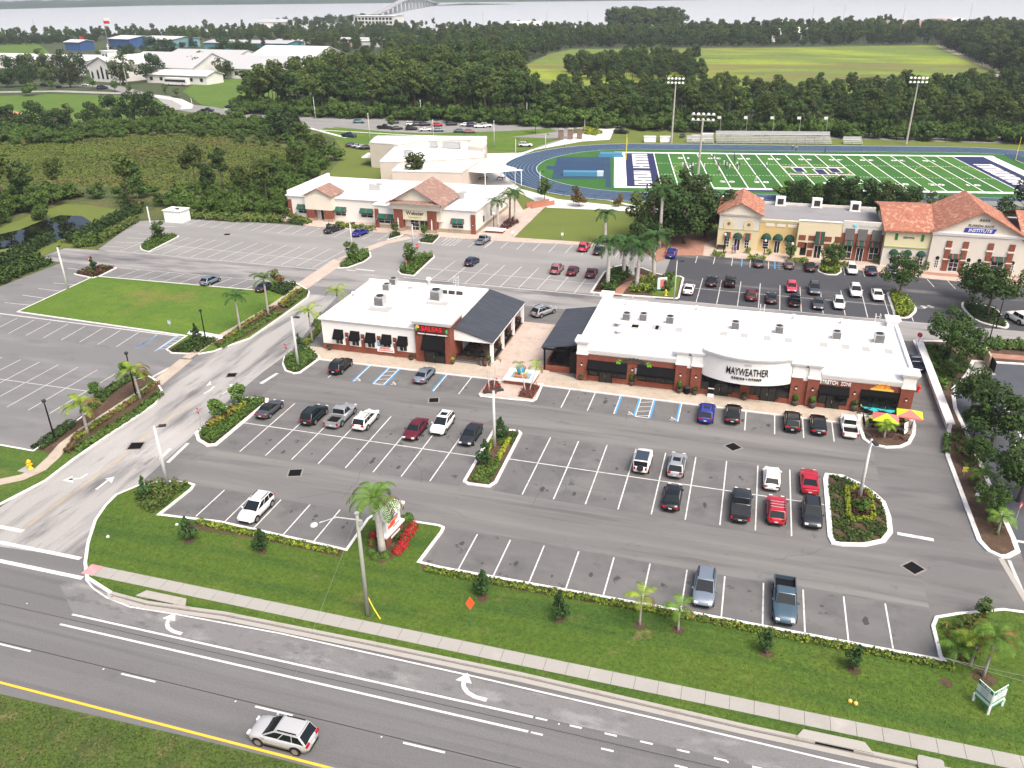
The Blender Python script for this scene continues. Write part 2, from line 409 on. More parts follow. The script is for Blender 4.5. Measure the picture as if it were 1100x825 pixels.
# raised verge between highway and parking
verge = GP([(92,622),(90,606),(93,585),(101,560),(112,544),(124,532),(150,521),(176,517),(200,518),(210,521),(207,526),(173,553)])
verge += [Vector((-48.5,57.75,0)), Vector((-33.9,57.0,0))]
verge += GP([(394,558),(400,553.6),(408,553.6),(443,560),(472,564.4),(478,567),(476,572),(452,604)])
verge += [Vector((-24,56.95,0)), Vector((0,57.05,0)), Vector((18.9,56.85,0))]
verge += GP([(1008,706),(1000,673),(1004,663),(1028,659),(1077,654.5),(1100,657.6),(1160,668),(1300,700)])
verge += [Vector((160,52,0)), Vector((160,45.6,0)), Vector((30,45.6,0)), Vector((4,45.6,0)), Vector((-13,46.0,0)), Vector((-26,45.95,0)), Vector((-40,45.75,0)), Vector((-47.5,45.1,0)), Vector((-51.5,45.3,0))]
m = MB(); m.prism(inset(verge, .1), -.1, .13); struct('verge', m, grass)
vs, fs = ring_kerb(verge, .3, .15); m = MB(); m.add(vs, fs)
m.m = [1 if all(m.v[i].y < 47 and m.v[i].x > -53.5 for i in f) else 0 for f in m.f]; struct('verge_kerb', m, [kerbm, kerbc])
m = MB()
for x in np.arange(-50, 150, 1.0): pass
gut = [(-53.5,47.4),(-51.2,45.0),(-47.5,44.75),(-40,45.4),(-26,45.6),(-13,45.65),(4,45.25),(30,45.25),(160,45.25)]
for a, b in zip(gut, gut[1:]): m.line(a, b, .45, .02)
struct('gutter', m, kerbc)
m = MB()
x = -54.8
while x < 150:
    y0, y1 = 46.98, 48.32
    m.mat(0); m.box(x+.015, x+1.785, y0, y1, .08, .15); x += 1.8
m.mat(1); m.box(-56.1, -54.82, 46.95, 48.35, .08, .152)
struct('sidewalk', m, [conc, pinkp])
for nm, px in (('storm_inlet', (176,644)), ('storm_inlet', (896,804))):
    c = G(*px); y = 45.75
    m = MB(); m.prism([(c.x-2.6,y-.1),(c.x+2.6,y-.1),(c.x+2.1,y+.75),(c.x-2.1,y+.75)], 0, .24)
    o = thing('storm_drain_inlet', 'concrete kerb drain inlet on the verge '+('nearest the entrance road' if px[0] < 300 else 'at the bottom right by the highway'), 'drain inlet', (0,0,0))
    m.build('inlet_top', kerbc, o); m2 = MB(); m2.box(c.x-1.3, c.x+1.3, y-.16, y-.105, .02, .15); m2.build('opening', iron, o)
# small concrete pad on the verge
c = G(1000, 822, .13); m = MB(); m.prism(rounded([(c.x-.9,c.y-.6),(c.x+.8,c.y-.7),(c.x+.9,c.y+.6),(c.x-.8,c.y+.65)], .25), .1, .22)
tag(m.build('utility_slab', conc), 'flat concrete utility lid in the grass below the sidewalk', 'utility lid')

# ------------------------------------------------------------------ main parking lot
lot = [(-63.5,52),(-40,52),(19,54),(30,54)]
m = MB(); m.sheet([(-64.5,62),(-58,52),(24,52),(90,45),(90,60),(72,110),(72,137),(-64.5,137)], 0); struct('parking_lot', m, asph)
asph_st = pm('stall_asphalt', (.128,.128,.128), [((.165,.164,.162), (.12,.3,1), .46,.7,.85), ((.088,.088,.090), .3, .50,.72,.8), ((.035,.035,.036), .8, .64,.72,.85), ((.23,.225,.21), 1.2, .68,.78,.6)], rough=.9, grain=.12, gscale=14)
asph_ln = pm('lane_asphalt', (.146,.145,.143), [((.20,.198,.192), (.03,.45,1), .46,.66,.9), ((.10,.10,.10), (.05,.8,1), .52,.7,.8), ((.075,.075,.077), .5, .62,.78,.6)], rough=.9, grain=.1, gscale=14)
m = MB()
for b_ in ((-56,-34,57.6,63),(-25.7,18.9,57.1,62.9),(-58,-27,70.5,83.5),(-23.3,11,70.6,83.6),(-56,-31.3,91.4,96.8),(-24.6,17,91.3,96.4)): m.sheet([(b_[0],b_[2]),(b_[1],b_[2]),(b_[1],b_[3]),(b_[0],b_[3])], .004)
struct('parking_bays', m, asph_st)
m = MB()
for b_ in ((-58,19,63.2,70.2),(-60,17,83.9,91.1)): m.sheet([(b_[0],b_[2]),(b_[1],b_[2]),(b_[1],b_[3]),(b_[0],b_[3])], .0042)
struct('drive_aisle', m, asph_ln)
m = MB(); R_ = random.Random(8)
for x0, n, ys in ((-49.7,5,(60.5,)),(-24.1,12,(59.8,)),(-56,8,(73,80)),(-21.7,9,(73.2,80.4)),(-18.7,9,(94,))):
    for i in range(n):
        for y in ys:
            for k in range(R_.choice((0,1,1,2))):
                cx = x0+3.43*i+R_.gauss(0,.35); cy = y+R_.gauss(0,.8); r = R_.uniform(.07,.3); s_ = R_.uniform(1,2.2)
                m.sheet([(cx+r*R_.uniform(.6,1.2)*math.cos(t*PI/4),cy+s_*r*R_.uniform(.6,1.2)*math.sin(t*PI/4)) for t in range(8)], .0068)
for k in range(26):
    x = R_.uniform(-55,16); y = R_.choice((R_.uniform(63.5,70),R_.uniform(84,91),R_.uniform(71,83))); a = R_.choice((0,0,1.5,.4))+R_.gauss(0,.1)
    for j in range(R_.randint(3,9)):
        a += R_.gauss(0,.25); q = (x+.8*math.cos(a), y+.8*math.sin(a)); m.line((x,y), q, .035, .0072); x, y = q
struct('oil_stains', m, pm('oil_stain', (.05,.05,.05), rough=.8))
P = 3.43
m = MB(); z = .010
def S(x0, y0, x1, y1, w_=.13): m.line((x0,y0),(x1,y1), w_, z)
for x in (-51.45,-48.0,-44.5,-41.05,-37.55): S(x, 57.7+(x+48)*-.05, x, 62.95)
for i in range(12): S(-22.35+3.43*i, 57.1, -22.35+3.43*i, 62.75)
for i in range(8): S(-54.5+3.43*i, 70.6, -54.5+3.43*i, 83.4)
S(-58.5, 76.95, -27.2, 76.9)
for i in range(9): S(-19.95+3.45*i, 70.75, -19.95+3.45*i, 83.5)
S(-23.5, 77.4, 11.3, 77.3)
for x in (-54.0,-34.6,-31.15): S(x, 91.6, x, 97)
for x in (-20.5,-17.05,.0,2.5,6.0,9.35,12.8): 
    if x: S(x, 91.4, x, 96.9)
for x0, x1 in ((-47.0,-45.55),(-10.9,-9.25)):
    S(x0, 91.5, x0, 97); S(x1, 91.5, x1, 97)
    for k in range(4): S(x0, 91.6+1.3*k, x1, 92.2+1.3*k, .1)
    S(x0, 91.5, x1, 91.5)
for x in (-50.0,-38.2,-13.65,-5.6): S(x, 91.5, x, 97)
def glyph(x, y, s=1):
    for a in range(10):
        t0, t1 = -2.4+a*.42, -2.4+(a+1)*.42
        m.line((x+.38*s*math.cos(t0),y+.36*s*math.sin(t0)),(x+.38*s*math.cos(t1),y+.36*s*math.sin(t1)), .09, z)
    m.line((x-.12*s,y+.6*s),(x-.05*s,y+.05*s), .12, z); m.line((x-.05*s,y+.08*s),(x+.4*s,y+.05*s), .1, z); m.line((x+.4*s,y+.05*s),(x+.6*s,y-.4*s), .1, z)
for px in ((384,408),(422,412),(676,444),(722,450)): g = G(*px); glyph(g.x, g.y, .9)
m.line(G(964,573), G(1003,580), .5, z); m.line(G(280,412), G(298,401), .5, z)
struct('stall_lines', m, white_p)
m = MB()
for x in (-50.18,-47.2,-45.35,-38.38,-13.47,-11.1,-9.05,-5.78): m.line((x,91.5),(x,97), .2, z)
struct('accessible_stall_lines', m, blue_p)
# drains in the asphalt
for i, (px, wd, lab) in enumerate((((317,508), .9, 'square black drain grate in the aisle below the parked silver pickup'), ((466,430), .8, 'square black drain grate in the aisle below the arriving silver sedan'), ((787.5,480), .9, 'square black drain grate in the aisle in front of the boxing gym'),
        ((981,610), .9, 'square black drain grate below the painted stop bar on the right'), ((146,479), 1.0, 'square black manhole cover in the worn entrance road'), ((249,403), .8, 'square black manhole cover in the entrance road beside the hedged island'), ((244,251.8), .8, 'dark drain grate in the pale lot before the dark green trees'), ((937,0), .5, ''))):
    if not lab: continue
    c = G(*px); t = thing('drain_grate', lab, 'drain grate', (c.x, c.y, 0), rad(45 if i in (2,3) else 20)); w_ = wd*.75
    m = MB(); m.box(-w_-.18, w_+.18, -w_-.18, w_+.18, 0, .02); m.build('concrete_collar', collar_m, t)
    m = MB(); 
    for k in range(7): m.box(-w_, w_, -w_+k*w_*2/7, -w_+k*w_*2/7+w_*.2, .021, .035)
    m.box(-w_, w_, -w_, w_, .0205, .024); m.build('grate', iron, t)

# ------------------------------------------------------------------ plaza walkways
m = MB()
m.prism([(-62,96.9),(-31,97.1),(-33,101),(-62,100.8)], -.05, .12)
m.prism([(-24.9,97.0),(16.9,96.4),(17.2,99.6),(22.0,99.9),(-20,100.1),(-24.9,101.5)], -.05, .121)
struct('shop_walkway', m, paver_t)
pl = GP([(568,430),(600,410)], 0)
PZ = GP([(514,424),(516,427),(572,432.5),(577,430),(584,413),(526,408)]); m = MB(); m.prism([(-33.4,101.5)]+[(PZ[5].x,PZ[5].y)]+[(p.x,p.y) for p in PZ[:5]]+[(-24.6,101.6),(-25.4,118.8),(-33.2,118.8)], -.05, .126); struct('plaza_paving', m, paver)
vs, fs = ring_kerb(PZ, .3, .15); m = MB(); m.add(vs[:], fs[:15]); struct('plaza_kerb', m, kerbm)
for b_ in ([(518,423),(524,411),(533,408),(539,417),(533,424)],[(556,427),(559,421),(566,414),(577,414),(580,417),(572,429.5)]): m = MB(); m.sheet(GP(b_), .135); struct('planting_bed', m, mulch)
m = MB(); m.prism([(-62.2,96.72),(-31,96.92),(-31,97.1),(-62.2,96.9)], -.02, .15); m.prism([(-25,96.82),(17,96.2),(17,96.4),(-25,97.0)], -.02, .151)
struct('walkway_kerb', m, kerbm)

def island(name_, px, fill, kerb_w=.3, z=0.0, kz=.15, kmat=None, r=.0, local=None, fz=.11):
    P_ = local if local else GP(px)
    if r: P_ = rounded(P_, r)
    vs, fs = ring_kerb(P_, kerb_w, kz); m = MB(); m.add(vs, fs); struct('kerb', m, kmat or kerbm)
    m = MB(); m.prism(inset(P_, kerb_w*.9), -.05, fz); struct('planting_bed' if fill in (mulch,) else 'turf_island', m, fill)
    return inset(P_, kerb_w)
ISL = {}
ISL['left'] = island('a', [(209,466),(212,474),(222,480),(233,479),(288,433),(289,429),(284,428),(262,427),(248,434)], mulch, .45)
ISL['mid'] = island('a', [(497,518),(502,521),(526,524),(534,519),(561,466),(558,463),(548,462),(530,461)], mulch, .35)
ISL['right'] = island('a', [(886,509),(884,515),(889,577),(893,585),(905,587),(930,587.5),(951,583),(959,573),(957,556),(951,540),(940,530),(925,520),(905,511)], mulch, .5)
ISL['b1corner'] = island('a', [(305,384),(303,392),(306,399),(315,402),(323,401),(345,385),(341,381),(334,374),(322,376)], mulch, .3)
ISL['patio'] = island('a', [(921,446),(922,460),(926,472),(934,478),(952,482),(968,481.5),(978,477),(983,468),(984,458),(981,449)], mulch, .4)
# ------------------------------------------------------------------ west side: second parking lot, medians, lawn
m = MB(); m.sheet(GP([(-260,560),(-60,474),(0,478),(36,484.5),(72,460),(133,412),(178,378),(214,381),(200,361),(18,335),(100,297),(128,288),(66,282),(0,308),(-260,430)]), .003); struct('west_parking_lot', m, asph_left)
m = MB(); m.sheet([(-141,66),(-63.5,66),(-58,100),(-58,137),(-127,137),(-127,104),(-141,104)], -.004); struct('lot_base', m, asph_left)
mw = GP([(-60,474),(0,478),(36,484.5),(72,460),(88,448),(113,424),(133,412),(160,404),(167,408),(172,415),(175,420),(168,434),(146,449),(120,466),(80,494),(50,517),(0,543),(-60,582),(-200,680),(-260,570)])
vs, fs = ring_kerb(mw, .25, .15); m = MB(); m.add(vs, fs); struct('median_kerb', m, kerbm)
m = MB(); m.prism(inset(mw, .2), -.05, .12); struct('median_strip', m, grass)
lw = GP([(18,335.5),(100,297.5),(108,297.5),(275,312),(290,312),(297,304),(318,304),(330,311),(333,314),(331,320),(305,339),(269,364),(243,373),(230,378),(213,381),(184,380),(178,376),(200,361.5)])
vs, fs = ring_kerb(lw, .22, .15); m = MB(); m.add(vs, fs); struct('lawn_kerb', m, kerbm)
m = MB(); m.prism(inset(lw, .2), -.05, .12); struct('lawn', m, grass_b)
m = MB(); m.prism(inset(GP([(178,376),(184,380),(213,381),(238,364),(206,362)]), .3), -.05, .14); struct('planting_bed', m, mulch)
m = MB(); m.prism(GP([(201,359.5),(205,355),(243,362),(240,366)]), -.02, .16); struct('lawn_walk', m, conc_white)
def strip(name, px, w_, z, mt, h=0.0):
    m = MB(); P_ = GP(px)
    L_ = []; R_ = []
    for i, p in enumerate(P_):
        d = (P_[min(i+1, len(P_)-1)]-P_[max(i-1, 0)]); d.z = 0; d.normalize(); n = Vector((-d.y, d.x, 0))*w_/2
        L_.append(p+n); R_.append(p-n)
    for i in range(len(P_)-1):
        q = [R_[i], R_[i+1], L_[i+1], L_[i]]
        m.quad(*[(v.x, v.y, z) for v in q])
    return struct(name, m, mt)
strip('brick_path', [(-60,526),(0,519),(24,514),(44,505),(58,492),(70,478),(90,463),(110,450),(150,424),(167,413)], 1.5, .155, paver_t)
strip('brick_crossing', [(167,413),(200,386)], 2.0, .02, paver_t)
strip('brick_path', [(200,386),(228,367),(258,351),(288,333),(304,322),(314,314),(320,308)], 1.5, .155, paver_t)
strip('brick_crossing', [(318,312),(366,279)], 3.2, .02, paver)
strip('brick_crossing', [(366,279),(412,261),(440,255)], 2.2, .02, paver)
# planting beds beside the path
def bed(px, mt=mulch, z=.14):
    m = MB(); m.sheet(GP(px), z); struct('planting_bed', m, mt)
bed([(72,488),(74,478),(85,467),(110,451),(150,425),(170,412),(174,417),(172,426),(146,446),(112,468),(84,485)])
bed([(232,375),(240,364),(262,351),(288,334),(304,323),(328,311),(332,316),(304,337),(268,361),(244,371)])
bed([(37,483),(73,458),(90,445),(114,421),(134,409),(160,401),(165,407),(148,420),(108,447),(88,460),(70,474),(56,489)])
ISL['west'] = island('w', [(79,295),(100,299.5),(108,297),(126,288),(112,286),(92,289)], mulch, .3)
ISL['pondcorner'] = island('w', [(150,265),(152,269),(160,271),(193,254),(188,252),(165,253)], grass_b, .25, r=.5)
m = MB(); z = .016
def S2(a, b, w_=.13): m.line(a, b, w_, z)
for i in range(12): S2((-83.8-3.43*i, 93.1), (-84.4-3.43*i, 98.9))
for i in range(16): S2((-83.8-3.43*i, 72.5), (-84.0-3.43*i, 85.35))
S2((-140, 79.0), (-83.3, 79.2))
for i in range(5): S2(G(32-16*i+8, 347-12*0), G(32-16*i+8, 347)) if 0 else None
for a, b in (((57,304),(83,306)),((41,310),(67,313)),((24,317),(52,321)),((5,325),(34,328)),((73,288),(98,292))): S2(G(*a), G(*b), .15)
for i in range(10): S2((-113.9+3.43*i, 121.3), (-112.9+3.43*i, 126.2))
S2((-118, 126.2), (-79, 126.6)); S2((-139, 100.3), (-84, 99.2), .3)
for a, b in (((145,375),(168,360)),((167,377),(190,362)),): S2(G(*a), G(*b), .14)
for k in range(5): S2(G(172+5*k,375-3*k), G(184+4*k,374-3*k), .14)
# pale lot
for i in range(22): S2((-124.6+3.45*i, 156.6), (-124.3+3.45*i, 162.6))
for i in range(14): S2((-125.5+3.45*i, 136.0), (-124.6+3.45*i, 148.4))
S2((-127, 142.4), (-78, 140.4)); S2((-129, 135.7), (-76, 135.2))
for i in range(12): S2((-55.6+3.43*i, 134.6), (-55.0+3.43*i, 146.8))
S2((-60, 141.2), (-15, 140.0)); S2((-61, 134.9), (-15, 133.9), .2)
for i in range(11): S2((-52.2+3.43*i, 157.4), (-52.0+3.43*i, 163.3))
for i in range(7): S2((-131.5+.25*i, 138+3.4*i), (-126.5+.25*i, 138.4+3.4*i))
for k in range(4): S2((-62.5+.9*k, 156.8), (-62.1+.9*k, 162.0))
S2((-62.5,156.8),(-59.6,156.7)); S2((-62.5,162),(-59.6,162))
for a, b in (((387,247),(398,246)),((397,247),(407,247)),((392,256),(408,247))): S2(G(*a), G(*b))
# dark lot
for i in range(11): S2((-7.0+3.43*i, 135.2), (-6.9+3.43*i, 148.5-.1*i))
S2((-9.5,142.5),(30,141.9)); S2((-10,135.3),(31,134.5))
for i in range(10): S2((-9.0+3.43*i, 157.6-.08*i), (-9.0+3.43*i, 163.0-.22*i))
for i in range(20): S2((33.2+3.43*i, 153.9-.1*i), (32.6+3.43*i, 158.8-.1*i))
for k in range(5): S2((6.5,157.6+1.1*k),(8.6,158.0+1.1*k))
for px in ((835,287),): pass
for a in ((966,327),(992,331)):
    g = G(*a); m.line(g, (g.x+1.2, g.y+1.6), .5, z); m.line((g.x-.3,g.y+.9), (g.x+1.7,g.y+.9), .5, z)
m.line(G(970,339), G(978,340), .4, z); m.line(G(1090.6,581), G(1110,584), .4, z); m.line(G(1084,602), G(1112,668), .3, z)
m.line(G(1078,433), G(1100,474), .35, z); m.line(G(372,0+290), G(382,291), .4, z)
struct('stall_lines', m, white_w)
m = MB()
for x in (5.9, 9.3, -.3, 12.8): m.line((x,157.5),(x,162.9), .22, .018)
for a, b in (((145,375),(168,360)),((167,377),(190,362))): m.line(G(a[0]+1.2,a[1]), G(b[0]+1.2,b[1]), .16, .018)
struct('accessible_stall_lines', m, blue_p)
# aisles and lots behind the shops
m = MB(); m.sheet(GP([(34,279),(70,266.5)])+[Vector((-127,135.4,0)),Vector((110,134.9,0)),Vector((110,126.4,0)),Vector((-139,126.3,0))], .006); struct('rear_aisle', m, asph_aisle)
m = MB(); m.sheet(GP([(105,268),(147,237.5)])+[Vector((-125,163.6,0)),Vector((-60,163.2,0)),Vector((-30,165.4,0)),Vector((-14,164,0)),Vector((-14,134.8,0)),Vector((-127,135.3,0))], .003); struct('north_parking_lot', m, asph_light)
m = MB(); m.sheet([(-14,134.9),(130,134.9),(130,150),(48,158.2),(25,160.5),(9,163.2),(-14,163.2)], .005); struct('east_parking_lot', m, asph_dark)
m = MB(); m.prism(GP([(300,236.5),(330,243),(400,249.5),(470,254.8),(548,260),(640,264.2),(641,261.5),(552,255.5),(586,222),(577,219.5),(562,226),(545,200),(500,200),(310,215)]), -.05, .12); struct('walkway', m, paver)
m = MB(); m.prism(GP([(755,275),(800,278.5),(850,282.5),(900,288),(950,294),(1000,300),(1100,309),(1180,316),(1190,290),(1100,285),(948,270),(775,255),(757,262)]), -.05, .12); struct('walkway', m, paver)
m = MB(); m.sheet(GP([(950,290),(1000,296),(1100,305),(1180,312),(1180,309),(1100,302),(1000,293),(950,287)]), .125); struct('brick_band', m, paver_r)
m = MB(); m.prism(GP([(706,281.5),(713,279),(717,274.5),(755,275),(757,262),(775,255),(700,250),(690,268)]), -.05, .125); struct('walkway', m, paver_r)
ISL['palms'] = island('n', [(634,314.5),(640,305),(648,293),(656,287.5),(668,285),(690,288),(705,294),(715,296),(731,297),(735,299),(730,320),(727,321.5),(668,317.5)], mulch, .35)
m = MB(); m.sheet(GP([(703,301),(712,296.6),(731,298),(726,320),(700,318)]), .135); struct('turf_island', m, grass_b)
strip('brick_path', [(663,318),(667,311),(676,305),(686,302),(692,296)], 1.7, .145, paver_r)
ISL['inst1'] = island('n', [(878,292),(879,288),(881,281),(901.5,281),(904.5,292.5),(899,296),(887,295.5)], mulch, .3, r=.6)
ISL['inst2'] = island('n', [(951.6,314),(961,342.5),(977,342.5),(986,334),(979.5,324),(965,314.6)], mulch, .4, r=1.5)
ISL['inst3'] = island('n', [(1033,325),(1032,330),(1042,341.5),(1053.7,347.6),(1081.6,353.8),(1084.6,350.7),(1070,331),(1041,325)], mulch, .4, r=1.2)
ISL['web1'] = island('n', [(362,288.5),(374,288),(392,281.5),(399,276),(398,271.5),(390,269.5),(383,272),(372,279)], mulch, .3)
ISL['web2'] = island('n', [(427,292),(430,295),(445,297),(467,276.5),(466,274),(448,275),(436,280)], mulch, .3)
ISL['web3'] = island('n', [(416,258),(433,253),(425,249.5),(419,253)], mulch, .2)
ISL['web4'] = island('n', [(449,260.5),(465,262.3),(473,254),(458,253.5)], mulch, .2)
# east planting strip and side street
eb = GP([(980,366),(986,378),(1017,463),(1015.5,490),(1049,581),(1060,593),(1075,600),(1084,600),(1096,594),(1091,580),(1042,470),(1028,440),(1025,420),(1040,404),(1047,389),(1160,396),(1160,372),(1060,368)])
vs, fs = ring_kerb(eb, .45, .15); m = MB(); m.add(vs, fs); struct('strip_kerb', m, kerbm)
m = MB(); m.prism(inset(eb, .4), -.05, .12); struct('planting_bed', m, mulch); ISL['east'] = inset(eb, .5)
m = MB(); m.sheet(GP([(1047,389),(1160,396),(1400,420),(1400,640),(1130,680),(1091,580),(1042,470),(1028,440),(1025,420),(1040,404)]), .008); struct('side_street', m, asph_blue)
m = MB(); m.prism(GP([(1042,403),(1048,389),(1058,390),(1070,403)]), -.01, .03); struct('concrete_apron', m, conc)
m = MB(); m.sheet(GP([(1049,384),(1160,393),(1160,388),(1050,379)]), .135); struct('brick_band', m, paver_r)
m = MB(); m.line(G(1075,600), G(1112,662), .5, .02); m.line(G(1112,662), G(1140,720), .5, .02); struct('gutter', m, kerbc)

# ------------------------------------------------------------------ preserve, pond, school grounds
m = MB(); m.sheet(GP([(-400,330),(0,309),(66,281),(105,267),(147,236),(215,233),(310,236),(360,190),(372,165),(330,128),(200,118),(0,150),(-400,200)]), -.03); struct('scrubland', m, scrub_g)
m = MB(); m.sheet(GP([(-200,330),(0,300),(33,279),(70,265),(98,266),(145,236),(150,229),(96,220),(68,219),(0,244),(-200,290)]), -.015); struct('pond_bank', m, grass_y)
m = MB(); m.sheet(GP([(-200,310),(0,268),(24,264),(50,262),(72,255),(95,244),(98,238),(88,232),(65,231),(45,237),(20,247),(0,251.5),(-200,285)]), -.005); struct('pond', m, pond_m)
m = MB(); m.sheet(GP([(315,236),(370,165),(360,150),(390,126),(600,128),(660,135),(1100,146),(1400,170),(1300,300),(760,262),(640,262),(548,258)]), -.02); struct('school_grounds', m, grass_y)
m = MB(); m.sheet(GP([(548,258.5),(640,262),(664,228),(600,221),(588,221)]), -.01); struct('side_lawn', m, grass_y)
sm = .03
m = MB(); m.sheet(GP([(545,200),(588,223),(700,228),(770,232),(770,228),(690,224),(600,214),(560,203),(545,192),(540,183),(548,172),(575,161),(625,152),(655,150),(662,135),(640,134),(600,152),(560,164),(520,165),(500,178),(498,200)]), .015); struct('school_plaza', m, conc_white)
m = MB(); m.sheet(GP([(150,106),(190,118),(250,128),(330,137),(352,141),(372,154),(420,160),(440,150),(380,140),(600,140+9),(560,163),(575,160),(640,142),(665,136),(800,146),(1000,152),(1300,160),(1300,155),(1100,147),(900,142),(700,137),(600,133),(480,127),(330,121),(240,116)]), .01)
struct('school_road', m, asph_light)
m = MB(); m.sheet(GP([(340,141),(350,137),(440,146),(600,150),(560,163.5),(520,160.5),(524,148.5),(402,146),(392,160),(372,154)]), .02); struct('school_lawn', m, grass_b)
m = MB(); m.sheet(GP([(350,140),(440,147.5),(520,150),(586,143),(600,141),(590,138),(540,141),(440,143.5),(360,136.5)]), .022); struct('school_lawn', m, grass_b)
m = MB()
m.line(G(240,117), G(340,122), 1.6, .03); m.line(G(340,122), G(480,128.5), 1.6, .03); m.line(G(480,128.5), G(600,133.5), 1.6, .03); m.line(G(600,133.5), G(665,136), 1.6, .03)
m.line(G(330,137), G(372,148), 1.6, .03); m.line(G(340,139.5), G(440,145.2), 1, .03); m.line(G(440,145.2), G(520,147.5), 1, .03)
m.line(G(920,142.5), G(1300,155), 3, .03)
struct('school_kerb', m, conc_white)
# football field and running track
FQ = Vector((40.7288606, 220.363445)); FT = -0.118161891-YAW
_c, _s = math.cos(-YAW), math.sin(-YAW)
FO = Vector((FQ.x*_c-FQ.y*_s, FQ.x*_s+FQ.y*_c))
def F(a, b, z=0.0):
    return Vector((FO.x+a*math.cos(FT)-b*math.sin(FT), FO.y+a*math.sin(FT)+b*math.cos(FT), z))
def oval(r, hs=50.0, n=40):
    out = []
    for k in range(n+1): t = -PI/2+PI*k/n; out.append(F(45.72+hs+r*math.cos(t), 24.5+r*math.sin(t)))
    for k in range(n+1): t = PI/2+PI*k/n; out.append(F(45.72-hs+r*math.cos(t), 24.5+r*math.sin(t)))
    return out
def ringm(m, r0, r1, z):
    A = oval(r0); B = oval(r1); n = len(A)
    m.add([(p.x,p.y,z) for p in A]+[(p.x,p.y,z) for p in B], [(i, n+i, n+(i+1) % n, (i+1) % n) for i in range(n)])
turf = pm('sports_turf', (.024,.115,.013), [((.04,.14,.018), .05, .45,.65,.8)], rough=.95, grain=.12, gscale=2)
turf_l = pm('sports_turf_pale', (.045,.155,.018), [((.033,.13,.016), .06, .45,.65,.8)], rough=.95, grain=.12, gscale=2)
trackm = pm('track_blue', (.016,.048,.105), [((.024,.062,.125), .08, .45,.65,.8)], rough=.85, grain=.08, gscale=3)
navy = pm('navy_turf', (.012,.02,.085), rough=.9, grain=.1)
fwhite = pm('field_white', (.82,.82,.82), rough=.9)
m = MB(); o_ = oval(31.9); m.sheet(o_, .03); struct('sports_turf', m, turf)
m = MB(); ringm(m, 31.5, 41.6, .04); struct('running_track', m, trackm)
m = MB()
ringm(m, 31.3, 31.55, .05)
for k in range(1, 8): ringm(m, 31.5+1.22*k, 31.58+1.22*k, .05)
ringm(m, 41.5, 41.9, .05)
struct('track_lane_lines', m, pm('lane_line', (.45,.52,.58), rough=.8))
m = MB()
for k in range(20):
    m.mat(k % 2); m.sheet([F(4.572*k,0),F(4.572*(k+1),0),F(4.572*(k+1),48.77),F(4.572*k,48.77)], .05)
m.mat(2); m.sheet([F(-9.144,0),F(0,0),F(0,48.77),F(-9.144,48.77)], .05); m.sheet([F(91.44,0),F(100.58,0),F(100.58,48.77),F(91.44,48.77)], .05)
m.sheet([F(22,-3.6),F(69,-3.6),F(69,-2),F(22,-2)], .05); m.sheet([F(22,50.9),F(69,50.9),F(69,52.3),F(22,52.3)], .05)
struct('football_field', m, [turf, turf_l, navy])
m = MB(); z = .07
def FL(a0, b0, a1, b1, w_, z_=None): m.line(F(a0,b0), F(a1,b1), w_, z_ or z)
FL(-12.6,-.95,102.3,-.95, 1.9); FL(-12.6,49.7,104.2,49.7, 1.9); FL(-10.9,0,-10.9,48.7, 3.5); FL(102.3,0,102.3,48.7, 3.2)
for k in range(21): FL(4.572*k,0,4.572*k,48.77, .28)
for a in range(1, 100):
    for b in (16.3, 32.5):
        if a % 5: FL(a*.9144-.25,b,a*.9144+.25,b,.3)
struct('field_lines', m, fwhite)
m = MB(); z = .08
# big end-zone lettering (not readable at this distance) as rows of strokes
R_ = random.Random(4)
def glyphrow(b0, b1, a0, a1, n):
    st = (b1-b0)/n
    for i in range(n):
        y0 = b0+st*i+.25; y1 = b0+st*(i+1)-.25
        m.sheet([F(a0,y0),F(a1,y0),F(a1,y0+st*.28),F(a0,y0+st*.28)], z)
        m.sheet([F(a0,y1-st*.28),F(a1,y1-st*.28),F(a1,y1),F(a0,y1)], z)
        k = R_.choice((.0,.42,.82)); m.sheet([F(a0+(a1-a0)*k,y0),F(a0+(a1-a0)*(k+.18),y0),F(a0+(a1-a0)*(k+.18),y1),F(a0+(a1-a0)*k,y1)], z+.005)
glyphrow(1.5, 21, -7.0, -2.2, 5); glyphrow(24.5, 47.5, -7.0, -2.2, 5); glyphrow(9, 37, 93.2, 98.4, 7)
for i, (t_, a) in enumerate((('1 0', 9.144), ('2 0', 18.288), ('3 0', 27.43), ('4 0', 36.58), ('5 0', 45.72), ('4 0', 54.86), ('3 0', 64.0), ('2 0', 73.15), ('1 0', 82.3))):
    for b, rz in ((7.5, 0), (41.2, PI)):
        p = F(a, b, .09); me = text_mesh(t_, 2.6, 0, .1, 1.2); me.transform(Matrix.Rotation(FT+rz, 4, 'Z')); me.transform(Matrix.Translation(p))
        for pl_ in me.polygons: m.add([me.vertices[i_].co for i_ in pl_.vertices], [tuple(range(len(pl_.vertices)))])
        bpy.data.meshes.remove(me)
struct('field_lettering', m, fwhite)
m = MB(); m.mat(0)
for a0, b0, b1 in ((39.5,22,28),(45.2,19,26),(49.5,22,28)):
    m.mat(1); m.sheet([F(a0-.3,b0-.3),F(a0+3,b0-.5),F(a0+3,b1+.5),F(a0-.5,b1+.5)], .085)
    m.mat(0); m.sheet([F(a0,b0),F(a0+2.5,b0),F(a0+2.5,b1),F(a0,b1)], .09)
m.mat(1)
for b in (18.2, 28.4): m.sheet([F(36.5,b),F(54.5,b),F(54.5,b+1.1),F(36.5,b+1.1)], .088)
struct('midfield_emblem', m, [navy, pm('emblem_trim', (.62,.55,.55), rough=.9)])
m = MB()
